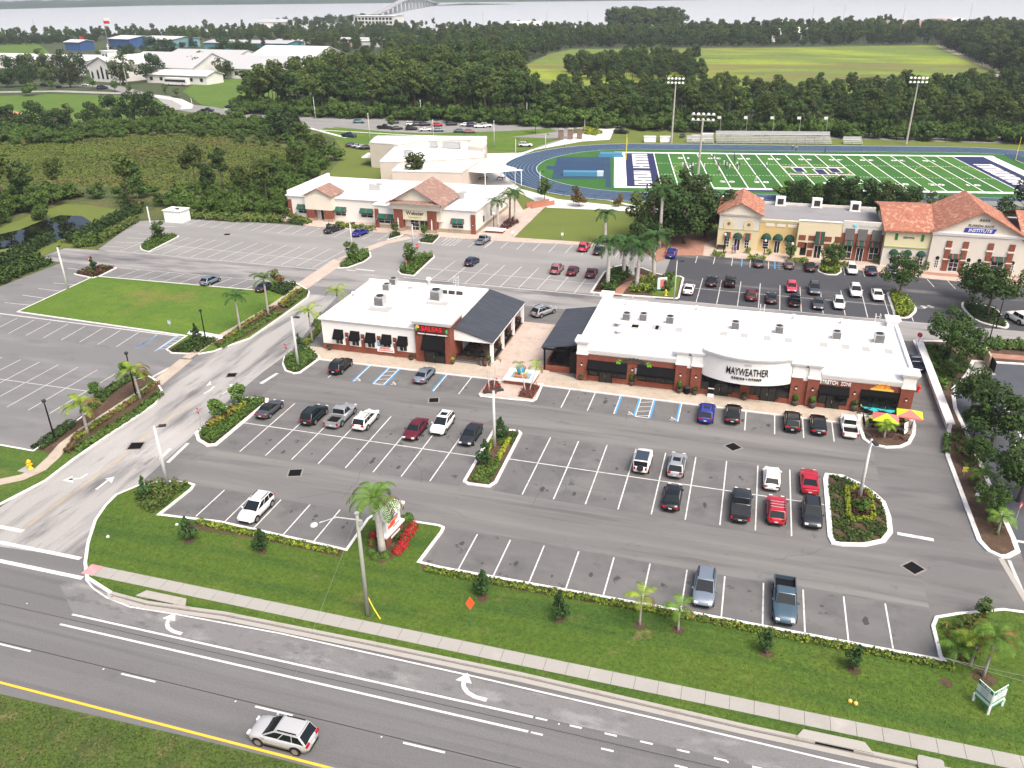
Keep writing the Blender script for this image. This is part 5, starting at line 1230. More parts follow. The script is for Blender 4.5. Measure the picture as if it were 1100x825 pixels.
def car(px, K, col, ang, label, name=None, simple=False, group=None, z=.62, sc=1.0, top=None, local=None, extra=()):
    """park one vehicle: px = its middle in the photo, ang = direction of its nose (degrees from +X)"""
    soft = top == 'soft'
    key = (K, simple, soft)
    if key not in CARN: CARN[key] = build_car(K, simple, soft)
    kind, data = CARN[key]
    p = G(px[0], px[1], z) if local is None else Vector((*local, 0))
    nm = name or {'sedan': 'parked_car', 'suv': 'parked_suv', 'hatch': 'hatchback_car', 'coupe': 'coupe_car', 'pickup': 'pickup_truck', 'jeep': 'off_road_car', 'convertible': 'convertible_car'}[K]
    cat = {'pickup': 'pickup truck'}.get(K, 'car')
    rz = rad(ang-90)
    P_ = PAINT[col]
    def coat(o):
        for sl in o.material_slots:
            if sl.material == PAINT['white']: sl.link = 'OBJECT'; sl.material = P_
    zz = .0
    if kind == 'simple':
        o = link(nm, data); o.location = (p.x, p.y, zz); o.rotation_euler = (0,0,rz); o.scale = (sc,)*3; coat(o); tag(o, label, cat, group); return o
    t = thing(nm, label, cat, (p.x, p.y, zz), rz, group); t.scale = (sc,)*3
    for n_, me, sub in data:
        o = link(n_, me, t); coat(o)
        for n2, me2 in sub: link(n2, me2, o)
    L_, W, H, belt, prof, (rb, rr, fr, fb), rf = KINDS[K]
    if 'sunroof' in extra: mm = MB(); mm.box(-.42,.42,fr*L_-1.15,fr*L_-.35,H-.012,H+.004); mm.build('sunroof', car_glass, t)
    if 'blackroof' in extra: mm = MB(); mm.box(-hwf(K),hwf(K),rr*L_+.12,fr*L_-.12,H-.012,H+.012); mm.build('roof_panel', pm('blue_black_roof', (.03,.05,.075), rough=.5), t)
    if 'rack' in extra:
        mm = MB()
        for k in range(3): y = rr*L_+.5+.5*k; mm.box(-.72,.72,y,y+.07,H+.02,H+.07)
        mm.build('roof_rack', steel, t)
    if 'cover' in extra: mm = MB(); mm.box(-W*.43,W*.43,-L_*.487,-L_*.14,1.13,1.175); mm.build('bed_cover', pm('black_bed_cover', (.02,.022,.025), rough=.6), t)
    if 'spoiler' in extra: mm = MB(); mm.box(-W*.42,W*.42,-L_*.495,-L_*.45,1.03,1.1); mm.build('spoiler', P_, t)
    return t
def hwf(K): return KINDS[K][1]/2*KINDS[K][6]-.12
UP, DN = 90, 270
car((366,392.5),'suv','black',UP,'dark grey crossover parked at the left end before the white restaurant')
car((456,402),'sedan','bluegrey',UP,'silver blue sedan parked in front of the restaurant door')
car((289.5,438.5),'convertible','grey',UP,'grey convertible with black soft top beside the long hedged island', top='soft')
car((337.5,445),'suv','darkgreen',UP,'dark green black SUV parked left of the silver pickup')
car((366.5,446),'pickup','silver',UP,'silver white pickup with an open black bed between a dark and a white SUV')
car((393,450.5),'suv','white',UP,'white SUV with black roof rack just right of the silver pickup', extra=('rack',))
car((446.5,460.5),'sedan','maroon',DN,'dark red sedan facing the camera next to the white sunroof SUV')
car((475.5,455),'suv','white',DN,'white SUV with a sunroof facing the camera between two sedans', extra=('sunroof',))
car((506,466),'sedan','darkgrey',DN,'charcoal sedan facing the camera beside the island with the light pole')
car((275.5,545.5),'suv','white',DN,'white crossover alone in the row above the clipped verge hedge on the left')
car((757,631),'suv','bluegrey',DN,'silver crossover facing the highway behind the young palms')
car((843,645),'pickup','steelblue',DN,'steel blue pickup with dark bed facing the highway')
car((690.5,495),'jeep','white',UP,'white off-road car with dark blue roof and spare wheel', extra=('blackroof',))
car((727,499),'suv','silver',UP,'silver crossover in front of the black sedan, beside the off-road car', extra=('sunroof',))
car((722.5,533),'sedan','black',UP,'black sedan parked behind the silver crossover in the middle of the lot')
car((796,542),'pickup','darkgrey',UP,'charcoal pickup with a flat black bed cover beside the red SUV', extra=('cover',))
car((834,547),'suv','red',UP,'bright red SUV with roof bars beside the charcoal pickup', extra=('rack',))
car((829,513),'hatch','white',UP,'small white hatchback parked in front of the red SUV')
car((869.5,516.5),'coupe','red',UP,'red sports coupe with rear spoiler in front of the dark SUV', extra=('spoiler',))
car((872,551),'suv','darkgrey',DN,'dark grey SUV with lit pale headlamps facing the camera beside the planted island')
car((759,443),'suv','blue',UP,'bright blue SUV parked in front of the curved gym sign', extra=('sunroof',))
car((787.5,443.5),'sedan','black',UP,'black sedan parked just right of the bright blue SUV')
car((851,452),'suv','black',UP,'black SUV parked under the right end of the curved gym sign', extra=('sunroof',))
car((879,455),'sedan','black',UP,'black sedan parked left of the white pickup with an empty bed')
car((912,457),'pickup','white',UP,'white pickup with a black bed parked beside the patio with striped umbrellas', sc=.93)
car((982,389),'pickup','navy',100,'blue pickup half hidden behind the right end of the shop row', sc=.9)
car((304,788.5),'suv','pearl',180,'silver SUV driving left along the highway', 'driving_suv', sc=1.04)
# pale lot by the college
def simple(px, K, col, ang, lab, grp=None, sc=1.0): return car(px, K, col, ang, lab, simple=True, group=grp, sc=sc)
car((357,246),'sedan','darkgrey',UP-10,'dark grey sedan by the clipped hedge before the left tiled gable')
car((387,249.5),'sedan','blue',UP-10,'blue sedan parked left of the hatched bay at the college')
car((519,257.5),'pickup','bluegrey',UP-5,'blue grey pickup parked by the right corner of the college', sc=.9)
car((507,280.5),'hatch','navy',UP-5,'dark blue hatchback parked alone in the middle of the pale lot')
car((598.5,288.5),'suv','rose',UP,'dusty rose SUV, leftmost of three red cars in the pale lot')
car((615.5,290.5),'hatch','maroon',UP,'dark red hatchback with pale roof between two other red cars')
car((635.5,292.5),'sedan','maroon',UP,'maroon sedan nearest the royal palms in the pale lot')
car((627.5,265),'suv','pink',UP,'faded red SUV at the edge of the side lawn')
car((643.5,268.5),'sedan','darkgreen',UP,'dark green sedan half hidden behind the royal palm crowns')
car((584,334),'suv','silver',60,'silver SUV parked behind the brick plaza between the two shop buildings')
car((226,301),'hatch','bluegrey',UP-5,'silver blue hatchback at the top edge of the bright lawn')
car((285,307.5),'sedan','darkgrey',UP,'dark sedan hidden behind a median palm beside the bright lawn')
# dark lot before the clinic
car((721.5,272),'suv','blue',UP,'royal blue SUV under the dark oaks by the red paved court')
car((740,310),'sedan','white',UP,'white sedan parked beside the turf end of the palm island')
car((765,301.5),'sedan','black',UP,'small black sedan left of the black off-road car')
car((784.5,302.5),'jeep','black',UP,'black off-road car in the dark lot facing the clinic')
car((807.5,316.5),'suv','maroon',UP,'dark red SUV behind the ladder rail of the shop roof')
car((829,319.5),'sedan','darkgrey',UP,'charcoal sedan right of the dark red SUV in the dark lot')
car((850.5,308),'hatch','pink',DN,'pinkish red hatchback nose to nose with a black pickup')
car((854,322),'pickup','black',UP,'black pickup parked behind the pinkish red hatchback', sc=.9)
car((875,310),'suv','grey',DN,'grey SUV facing the camera in the middle of the dark lot')
car((879.5,325.5),'sedan','grey',DN-4,'slate grey sedan close to the shop roof in the dark lot')
car((901,325.5),'suv','white',DN,'white compact SUV nearest the shop roof in the dark lot', sc=.92)
car((919,312.5),'suv','white',DN,'larger white SUV in the far row of the dark lot', sc=1.0)
car((942.5,316.5),'sedan','white',DN,'white sedan at the right end of the row beside the yellow shrubs')
car((815.5,281.5),'sedan','grey',UP,'grey sedan parked left of the hatched bay at the clinic')
car((848,283.5),'suv','brown',UP,'bronze SUV parked right of the hatched bay at the clinic', sc=.92)
car((870.5,286),'sedan','black',UP,'black sedan next to the round tree island at the clinic')
car((915,289),'suv','white',DN,'white SUV parked below the grey clad shop bay', sc=.95)
car((936,290),'sedan','navy',UP,'dark navy sedan at the clinic beside the white SUV')
car((959,289),'sedan','bluegrey',DN,'pale grey sedan half hidden by the tree before the yellow clinic wing')
car((1094,341.5),'jeep','white',115,'white off-road car at the right edge beside the big island tree')
# school car park, far behind: too small to show parts
FARG = 'cars in the far school car park'
for px, K, col, a, lab in (((385.5,130.5),'suv','teal',20,'teal SUV alone at the left of the far school car park'), ((375,145.5),'pickup','navy',-5,'dark pickup driving along the school road left of the gym'),
    ((378.5,155.5),'sedan','navy',40,'navy sedan, leftmost in the short row beside the gym'), ((384,156.5),'sedan','bluegrey',40,'pale blue sedan, second in the short row beside the gym'), ((389.5,157.5),'sedan','silver',40,'silver sedan, third in the short row beside the gym'), ((394.5,158.2),'sedan','black',40,'black sedan against the gym corner'),
    ((413,136.8),'pickup','black',5,'black pickup at the left of the front row of the school car park'), ((422.7,131),'suv','grey',30,'grey SUV at the left of the back row of the school car park'), ((426.3,137.6),'sedan','black',30,'black sedan right of the black pickup in the school car park'),
    ((442,133),'suv','white',30,'white SUV left of two dark SUVs in the back row of the school car park'), ((449.5,133.2),'suv','grey',30,'grey SUV between a white and a dark SUV in the school car park'), ((456.5,133.4),'suv','darkgrey',30,'dark SUV left of the red car in the school car park'), ((442,138),'suv','black',20,'black SUV in front of the white SUV in the school car park'),
    ((457,139),'sedan','white',20,'white sedan near the middle of the front row of the school car park'), ((470,134),'hatch','red',25,'red hatchback in the back row of the school car park'), ((470.5,139.5),'sedan','bluegrey',20,'pale blue sedan below the red hatchback in the school car park'),
    ((485,133),'suv','darkgrey',25,'dark SUV right of the red hatchback in the school car park'), ((500.4,133.8),'sedan','white',25,'white sedan left of the navy SUV in the school car park'), ((507.6,134.3),'suv','navy',35,'navy SUV between white cars in the school car park'), ((515.5,135.4),'sedan','white',20,'white sedan, second from the right in the back row of the school car park'), ((522.4,134.8),'suv','white',20,'white SUV at the right end of the back row of the school car park'),
    ((494,140.5),'sedan','steelblue',20,'steel blue sedan in the front row of the school car park'), ((504,141),'sedan','rose',20,'dusty rose sedan at the right end of the front row of the school car park')): simple(px, K, col, a, lab, FARG)
simple((564.5,155.5),'suv','white',10,'white SUV on the school road beside the concrete plaza')
simple((667.5,141.6),'pickup','black',-2,'black pickup parked on the grass by the running track')
simple((733,145.3),'hatch','steelblue',80,'small blue grey cart car standing on the grass by the track', sc=.8)
simple((247,114.5),'sedan','navy',0,'dark blue car parked on the grass by the far wood')
simple((223,118.5),'pickup','black',10,'black pickup on the road by the church field')
for px, col, lab in (((64,93.5),'black','black car under the church trees on the left'), ((92,91),'white','white car parked left of the church'), ((47,91),'navy','dark blue car on the far left of the church row')): simple(px,'sedan',col,0,lab)
simple((110,94.5),'suv','navy',80,'navy van parked before the church front', sc=1.3)
for px, lab, a in (((1066,87.5),'white roofed orange bus on the far dirt track, left of two',-20),((1076.5,86.8),'white roofed orange bus on the far dirt track, right of two',-20)):
    p = G(*px); t = thing('school_bus', lab, 'bus', (p.x,p.y,.02), rad(a), 'buses by the meadow')
    m = MB(); m.box(-4.5,4.5,-1.2,1.2,.6,2.4); m.box(4.5,5.8,-1.1,1.1,.6,1.6); m.build('body', PAINT['orange'], t); m = MB(); m.box(-4.5,4.5,-1.2,1.2,2.4,3.0); m.build('roof', PAINT['white'], t)
    m = MB(); m.box(-4.3,4.3,-1.22,-1.201,1.6,2.3); m.build('window', car_glass, t)
    for x in (-2.8, 4.2): 
        for sy in (-1, 1): m = MB(); m.T = Matrix.Translation((x,sy*1.1,.5))@Matrix.Rotation(PI/2,4,'Z'); m.disc_x(-.15,.15,0,0,.5,14); m.build('wheel', tyre_m, t)
# ------------------------------------------------------------------ vegetation
def leafm(name, c, c2, isl=.35, orand=.22): return pm(name, c, [(c2, .5, .45, .68, .8)], rough=.75, island=isl, orand=orand, spec=.25)
lf_dark = leafm('dark_leaf', (.024,.052,.012), (.045,.08,.016)); lf_pine = leafm('pine_needles', (.034,.070,.014), (.06,.095,.020), .4, .4); lf_pine2 = leafm('yellow_pine_needles', (.055,.088,.016), (.085,.115,.024), .4, .35); lf_oak2 = leafm('olive_leaf', (.045,.07,.018), (.065,.085,.022), .35, .4); lf_mid = leafm('mid_leaf', (.052,.10,.017), (.08,.13,.022)); lf_fresh = leafm('fresh_leaf', (.07,.135,.02), (.045,.10,.016))
lf_yel = leafm('yellow_leaf', (.22,.26,.02), (.10,.17,.02), .3); lf_rust = leafm('rusty_leaf', (.15,.10,.03), (.07,.08,.02)); lf_red = leafm('red_flower', (.34,.015,.022), (.20,.02,.02), .35); lf_bur = leafm('burgundy_leaf', (.09,.022,.026), (.05,.04,.02)); lf_brown = leafm('brown_hedge', (.13,.085,.035), (.09,.075,.025)); lf_scrub = leafm('scrub_leaf', (.085,.105,.026), (.125,.115,.04), .35)
lf_lime = leafm('lime_leaf', (.17,.27,.02), (.08,.16,.02), .3)
lf_cy = leafm('conifer_leaf', (.028,.068,.018), (.045,.09,.022), .4)
bark = pm('bark', (.12,.095,.075), [((.2,.17,.14), 2, .5,.7,.8)], rough=.95); bark_p = pm('palm_trunk', (.36,.34,.31), [((.24,.22,.2), (.5,.5,6), .5,.62,.7)], rough=.9); bark_w = pm('pale_palm_trunk', (.50,.48,.45), [((.36,.34,.31), (1,1,5), .5,.65,.7)], rough=.9)
crownshaft = pm('crownshaft_green', (.14,.22,.04), rough=.6)
TM = {}
def crown_pts(rs, n, r, h, z0, clumps, cr, flat=.0, shell=.55):
    """leaf positions gathered in clumps through an uneven crown; returns centres and outward normals"""
    C = rs.normal(size=(clumps,3)); C /= np.linalg.norm(C, axis=1, keepdims=True)
    rad_ = rs.uniform(shell, 1.0, clumps)[:,None]; C *= rad_
    C[:,2] = np.where(C[:,2] < -flat, -flat*rs.uniform(0,1,clumps), C[:,2])
    cl = rs.integers(0, clumps, n)
    d = rs.normal(size=(n,3)); d /= np.linalg.norm(d, axis=1, keepdims=True)
    cs = rs.uniform(.7, 1.3, clumps)
    P_ = C[cl]*np.array([r,r,h/2]) + d*(cr*cs[cl]*rs.uniform(.55,1,n)**.5)[:,None]*np.array([1,1,.8])
    P_[:,2] += z0+h/2
    Nn = d*.9+np.array([0,0,.45])+rs.normal(size=(n,3))*.45
    return P_, Nn
def trunk_mesh(name, h, r0, seed, limbs=4, spread=1.5, z1=None, mt=None):
    R = random.Random(seed); m = MB(); m.smooth = True; lean = R.uniform(-.04,.04)*h
    m.tube([(0,0,-.2),(lean*.3,.0,h*.4),(lean,lean*.5,h)], [r0*1.25,r0*.85,r0*.4], 7)
    for k in range(limbs):
        a = R.uniform(0,2*PI); z = h*R.uniform(.5,.85); e = R.uniform(.6,1)*spread
        m.tube([(lean*z/h,0,z),(math.cos(a)*e*.5,math.sin(a)*e*.5,z+e*.35),(math.cos(a)*e,math.sin(a)*e,z+e*.55)], [r0*.45,r0*.3,r0*.12], 5)
    return m.mesh(name, mt or bark)
def tree_proto(key, seed, h, r, ch, n, leaf, lm, clumps, cr, trunk_r=.25, limbs=4, flat=.4, shell=.5, shape=None):
    rs = np.random.default_rng(seed)
    P_, Nn = crown_pts(rs, n, r, ch, h-ch, clumps, cr, flat, shell)
    if shape == 'cone':
        t = np.clip((P_[:,2]-(h-ch))/ch, 0, 1); k = (1-t)**.5*1.1+.1; P_[:,0] *= k; P_[:,1] *= k
    TM[key] = (leaf_mesh('crown', leaf_arrays(P_, Nn, leaf, rs), lm), trunk_mesh('trunk', h-ch*.35, trunk_r, seed, limbs, r*.7), h)
for i in range(4): tree_proto('pine%d' % i, 10+i, 17+i*.8, 3.7, 10.5, 1900, .47, lf_pine2 if i % 2 else lf_pine, 22, 1.6, .22, 4, .7)
for i in range(3): tree_proto('oak%d' % i, 30+i, 11, 5.2, 10.4, 3000, .37, lf_oak2 if i == 1 else lf_dark, 34, 1.65, .3, 5, .85)
for i in range(3): tree_proto('bush%d' % i, 50+i, 4.6, 2.5, 4.4, 1200, .31, lf_mid, 12, 1.1, .12, 3, .7)
for i in range(2): tree_proto('scrub%d' % i, 60+i, 2.2, 1.9, 2.2, 380, .34, lf_scrub, 10, .8, .08, 2, .5)
for i in range(3): tree_proto('street%d' % i, 70+i, 6.6, 3.3, 5.1, 3400, .19, leafm('street_leaf', (.034,.072,.014), (.055,.095,.018)), 36, .9, .16, 5, .45, .45)
tree_proto('cone0', 80, 2.5, .72, 2.45, 700, .13, lf_cy, 14, .34, .06, 0, .9, .3, 'cone'); tree_proto('cone1', 81, 2.5, .62, 2.4, 600, .13, lf_cy, 12, .34, .06, 0, .9, .3, 'cone')
tree_proto('young0', 82, 4.2, 1.35, 3.2, 900, .2, lf_fresh, 14, .6, .07, 3, .6); tree_proto('young1', 83, 3.4, .95, 2.8, 700, .18, lf_mid, 12, .5, .06, 3, .6)
tree_proto('rust0', 84, 3.6, 1.3, 3.2, 700, .22, lf_rust, 12, .6, .06, 3, .6)
NV = {'pine': 4, 'oak': 3, 'bush': 3, 'scrub': 2, 'street': 3, 'cone': 2, 'young': 2, 'rust': 1}
RT = random.Random(7)
def tree(kind, p, label, s=1.0, cat='tree', name=None, group=None, sz=None, v=None, trunk=True):
    v = RT.randrange(NV[kind]) if v is None else v
    cm, tm, h = TM['%s%d' % (kind, v)]
    nm = name or {'pine': 'pine_tree', 'oak': 'broadleaf_tree', 'bush': 'shrub', 'scrub': 'shrub', 'street': 'shade_tree', 'cone': 'conical_shrub', 'young': 'young_tree', 'rust': 'young_tree'}[kind]
    t = thing(nm, label, cat, (p[0],p[1],p[2] if len(p) > 2 else 0), RT.uniform(0,2*PI), group); t.scale = (s, s, sz or s*RT.uniform(.93,1.08))
    link('crown', cm, t)
    if trunk: link('trunk', tm, t)
    return t
# ---- palms
def frond_mesh(L_, droop, rise, seed, width=.62, n=22, mt=None):
    R = random.Random(seed); vs = []; fs = []; ax = []
    for i in range(n+1):
        t = i/n; a = rise-droop*t**1.25
        if i == 0: p = Vector((0,0,0))
        else: p = ax[-1]+Vector((math.cos(a),0,math.sin(a)))*L_/n
        ax.append(p)
    for i in range(2, n+1):
        t = i/n; w_ = width*math.sin(PI*min(1,.12+t*.86))**.6*R.uniform(.85,1.1); d = (ax[i]-ax[i-1]).normalized(); up_ = Vector((-d.z,0,d.x))
        for sg in (-1, 1):
            b = ax[i]; tip = b+Vector((0,sg,0))*w_*.86+d*w_*.45-up_*w_*R.uniform(.25,.55); k = len(vs); wd = L_/n*.62
            mid = b.lerp(tip,.5)+up_*w_*.06
            vs += [b-d*wd*.5, b+d*wd*.5, mid+d*wd*.6, tip, mid-d*wd*.5]; fs += [(k,k+1,k+2,k+4),(k+4,k+2,k+3)]
    for i in range(n):
        k = len(vs); vs += [ax[i]+Vector((0,.03,0)), ax[i]-Vector((0,.03,0)), ax[i+1]-Vector((0,.02,0)), ax[i+1]+Vector((0,.02,0))]; fs.append((k,k+1,k+2,k+3))
    me = bpy.data.meshes.new('frond'); me.from_pydata([tuple(v) for v in vs], [], fs); me.materials.append(mt); return me
FR = {}
def palm(px, crown_px=None, h=None, label='', L_=2.4, n=11, lm=None, tr=.13, mt=None, seed=0, dead=0, cat='palm tree', group=None, p=None, lean=None, droop=1.9, name='palm_tree', shaft=True, fw=.6, z0=.12):
    lm = lm or lf_fresh
    P_ = G(px[0], px[1], z0) if p is None else Vector(p)
    if h is None: h = hat(px, crown_px)
    R = random.Random(seed+int(px[0]*7) if px else seed)
    t = thing(name, label, cat, P_, 0, group)
    m = MB(); m.smooth = True; lx, ly = lean or (R.uniform(-.04,.04)*h, R.uniform(-.04,.04)*h)
    m.tube([(0,0,-.1),(lx*.2,ly*.2,h*.25),(lx*.55,ly*.55,h*.6),(lx,ly,h)], [tr*1.45,tr*1.1,tr,tr*.8], 10); m.build('trunk', mt or bark_p, t)
    if shaft:
        m = MB(); m.smooth = True; m.tube([(lx,ly,h-.02),(lx,ly,h+L_*.3)], [tr*.95,tr*.55], 8); m.build('crownshaft', crownshaft, t)
    zc = h+(L_*.26 if shaft else 0)
    for k in range(n):
        d_ = (k < dead); a = 2*PI*k/n*1.0+R.uniform(-.22,.22)
        rise = R.uniform(.55,1.2) if k % 3 else R.uniform(1.15,1.45)
        key = (round(L_,1), k % 5, (lf_rust if d_ else lm).name, droop, fw)
        if key not in FR: FR[key] = frond_mesh(L_, droop*random.Random(k % 5).uniform(.8,1.15), [.7,1.0,1.3,.5,.85][k % 5], k % 5, fw, 18, lf_rust if d_ else lm)
        o = link('frond', FR[key], t); o.location = (lx,ly,zc); o.rotation_euler = (0, R.uniform(.25,.6) if d_ else R.uniform(-.12,.12), a)
    return t
lf_palm = leafm('palm_leaf', (.10,.19,.025), (.06,.13,.02), .3); lf_palmy = leafm('yellowing_palm_leaf', (.20,.27,.03), (.10,.18,.02), .3); lf_royal = leafm('royal_palm_leaf', (.028,.075,.018), (.05,.11,.022), .3)
palm((411,594),(404,545),None,'thick trunked palm with a shaggy crown beside the monument sign',3.4,15,lf_palm,.32,bark_w,1,2,droop=2.4,fw=.75)
palm((687,672),(690,645),None,'young palm on the verge below the silver crossover, left of a pair',1.7,7,lf_palmy,.09,seed=2,dead=1)
palm((728.5,677),(729,657),None,'young palm on the verge below the silver crossover, right of a pair',1.7,7,lf_palm,.09,seed=3,dead=1)
palm((1056,727),(1064,690),None,'bushy palm behind the green and white angled board',2.2,12,lf_palm,.11,seed=4,dead=2)
palm((1042,716),None,2.2,'yellowing palm between the kerb corner palm and the bushy palm',2.0,9,lf_palmy,.1,seed=44,dead=2)
palm((1024,712),None,1.2,'low palm at the kerb corner near the angled board',1.9,8,lf_palm,.1,seed=5,name='palm_tree')
palm((94.4,466),(90,441),None,'golden palm nearest the hydrant on the left median',2.9,14,lf_palmy,.17,seed=6,dead=3)
palm((151,429),(147,403),None,'golden palm at the tip of the left median by the brick path',2.7,14,lf_palmy,.16,seed=7,dead=3)
palm((258.6,357),(252.5,324),None,'palm on the upper median closest to the lamp by the lawn walk',2.5,11,lf_royal,.15,bark_p,8)
palm((288.6,340),(280,305),None,'palm on the upper median in front of the dark hidden sedan',3.0,11,lf_mid,.17,bark_p,9)
palm((335.6,367),(331.5,340),None,'yellow green palm at the corner of the restaurant by the road',2.7,9,lf_palmy,.13,seed=10)
palm((365,337),(361,318),None,'yellow green palm half behind the restaurant roof',2.6,9,lf_palmy,.13,seed=11)
palm((564.5,420),None,3.2,'thin palm with a brown frond, left of two by the plaza fountain',1.3,4,lf_palm,.07,seed=12,dead=2,lean=(-.9,.6),mt=bark_w)
palm((568.5,421),None,3.4,'thin palm with green fronds, right of two by the plaza fountain',1.5,5,lf_lime,.07,seed=13,dead=1,lean=(.9,.4),mt=bark_w)
for px, lab, sd in (((625.5-3,421),'',1),):
    pass
palm((525.5,419),None,3.6,'spindly bare palm, left of two in the red flowered plaza corner',.7,3,lf_brown,.06,seed=14,lean=(-.4,.6),mt=bark_w,shaft=False)
palm((530.5,417),None,3.9,'spindly bare palm, right of two in the red flowered plaza corner',.7,3,lf_brown,.06,seed=15,lean=(.3,.9),mt=bark_w,shaft=False)
for px, cpx, lab, sd in (((652.7,307.5),(652.5,269),'royal palm with a bare orange sheath, leftmost of the cluster',20),((670,297),(668,268),'royal palm second from the left in the cluster',21),((683.6,309),(685,274),'royal palm at the front centre of the cluster',22),((702,298.5),(700.5,263),'tall royal palm at the right of the cluster',23)):
    palm(px,cpx,None,lab,4.3,19,lf_royal,.32,bark_w,sd,1,group='royal palms on the north island',droop=2.3,fw=.8)
palm((708,266),None,10.5,'tall royal palm before the dark oaks by the paved court',4.0,16,lf_royal,.32,bark_w,24,0,droop=2.2,fw=.85)
palm((650,262),None,5.5,'royal palm at the edge of the side lawn behind the cluster',3.2,13,lf_royal,.28,bark_w,25,0,droop=2.2,fw=.8)
palm((535.6,245),(535,222),None,'royal palm with a swollen trunk at the college corner by the brick planter',3.3,12,lf_royal,.28,bark_w,26,0,droop=2.0,fw=.7)
palm((553,238),(553,211),None,'right hand royal palm behind the college planter',3.2,12,lf_royal,.24,bark_w,27,0,droop=2.0,fw=.7)
palm((547.5,240),(547,214),None,'dark trunked royal palm between two others at the college',3.0,11,lf_royal,.22,bark,28,0,droop=2.0,fw=.7)
palm((949.6,470),(952,461),None,'small palm in the mulch below the striped umbrellas',1.5,8,lf_lime,.1,seed=29)
palm((1072,572),(1074,560),None,'small palm at the tip of the right planting strip',1.8,9,lf_palm,.1,seed=30)
palm((1052,524),(1053,512),None,'small palm halfway down the right planting strip',1.8,9,lf_palm,.1,seed=31)
palm((812.5,266),None,.6,'low spreading palm between the clinic hedges',1.8,10,lf_palmy,.12,seed=32,shaft=False)
palm((393,126),None,5.0,'cabbage palm at the edge of the wood behind the school car park',1.8,13,lf_pine,.2,seed=33,shaft=False,z0=0)
palm((628,141),None,5.0,'round cabbage palm on the school gate island by the track',2.0,15,lf_palm,.2,seed=34,shaft=False,z0=0)
palm((130,92),None,13,'dark palm, left of two before the church',4.5,13,lf_royal,.3,seed=35,z0=0)
palm((137,92),None,14,'dark palm, right of two before the church',4.5,13,lf_royal,.3,seed=36,z0=0)

# ---- small planted trees and shrubs, one by one
for px, v, s, lab in (((203,580),0,1.15,'cone shaped shrub on the verge left of the white crossover'), ((281.5,592),0,1.1,'cone shaped shrub on the verge below the white crossover'), ((518.5,640),0,1.15,'cone shaped shrub behind the small red flag sign'), ((601,664),0,1.1,'cone shaped shrub on the verge halfway to the young palms'),
        ((822.5,702),1,1.05,'cone shaped shrub on the verge below the steel blue pickup'), ((917,720),1,1.1,'cone shaped shrub on the verge at the right end of the hedge'), ((157,537),1,1.1,'dark cone shrub in the shrubby corner of the verge'), ((538,470),0,1.15,'cone shrub at the head of the middle island'), ((521,500),0,1.25,'cone shrub at the middle of the central island'),
        ((101,291),1,1.15,'cone shrub on the dark planted point by the bright lawn'), ((211,364),1,1.1,'spiky cone shrub by the lawn walk lamp'), ((322,376),1,1.1,'cone shrub on the island corner by the restaurant')):
    tree('cone', G(px[0],px[1],.12), lab, s, 'shrub', v=v)
for px, k, s, lab in (((234.5,453),'young',.8,'round young tree nearer the stop sign on the left island'), ((258,434),'young',.75,'young tree at the upper end of the left island'), ((104,431),'young',.7,'leafy bush tree in the left median between two golden palms'), ((135,405),'young',.55,'small bush behind the golden palm at the median tip'),
        ((378.5,281),'young',1.3,'fresh green tree on the oval island by the brick crossing'), ((441,284),'young',1.25,'fresh green tree on the island behind the restaurant'), ((172.5,257),'young',1.2,'dark bushy tree by the tall light pole near the white hut'), ((297,306),'rust',.9,'rusty leaved sapling at the head of the upper median'), ((424,251),'young',.8,'small tree left of the college entrance'), ((456,253),'young',.8,'small tree right of the college entrance'), ((417,234),'rust',.7,'pale sapling before the college window'),
        ((585,215),'young',1.6,'bushy tree by the brick ramp near the track'), ((622,221),'rust',1.3,'reddish tree on the bank below the track'), ((664,222),'rust',.9,'small reddish shrub on the bank near the dark oaks'), ((848,286-8),'young',1.0,'leafy tree in the clinic hedge planter'), ((892,289),'street',.75,'round crowned tree on the clinic island'), ((492,228-24),'young',1.0,'yellow green shrub beside the gym door'),
        ((1055,663),'young',.6,'thin sapling at the kerb above the bushy palm'), ((420,138),'young',1.6,'small round tree on the school car park kerb'), ((575,143),'young',1.6,'dark round bush tree by the school road')):
    tree(k, G(px[0],px[1],.1), lab, s)
tree('pine', G(448,203,0), 'tall loose pine standing between the college roof and the gym wall', .62)
for px, s, lab in (((966,317),1.0,'wide street tree on the yellow shrub island by the clinic'), ((1060,340),1.35,'large dense tree on the right island before the clinic'), ((1045,322),1.05,'lighter street tree behind the large island tree'), ((1019,383),1.1,'big spreading tree at the right rear corner of the shop row'), ((1035,398),1.0,'tree in front of the tan bin enclosure'), ((1026,408),.55,'small tree beside the white wall'),
        ((1042,444),.85,'tree at the upper end of the right planting strip'), ((1064,482),1.15,'broad tree over the red edged walk on the right'), ((1094,538),1.15,'tree at the right edge over the side street'), ((1046,468),.6,'bushy tree by the end of the white wall'), ((1046,500),.55,'bush in the right planting strip above the small palm'), ((1062,555),.55,'bush in the right planting strip above the end palm')):
    tree('street', G(px[0],px[1],.1), lab, s)
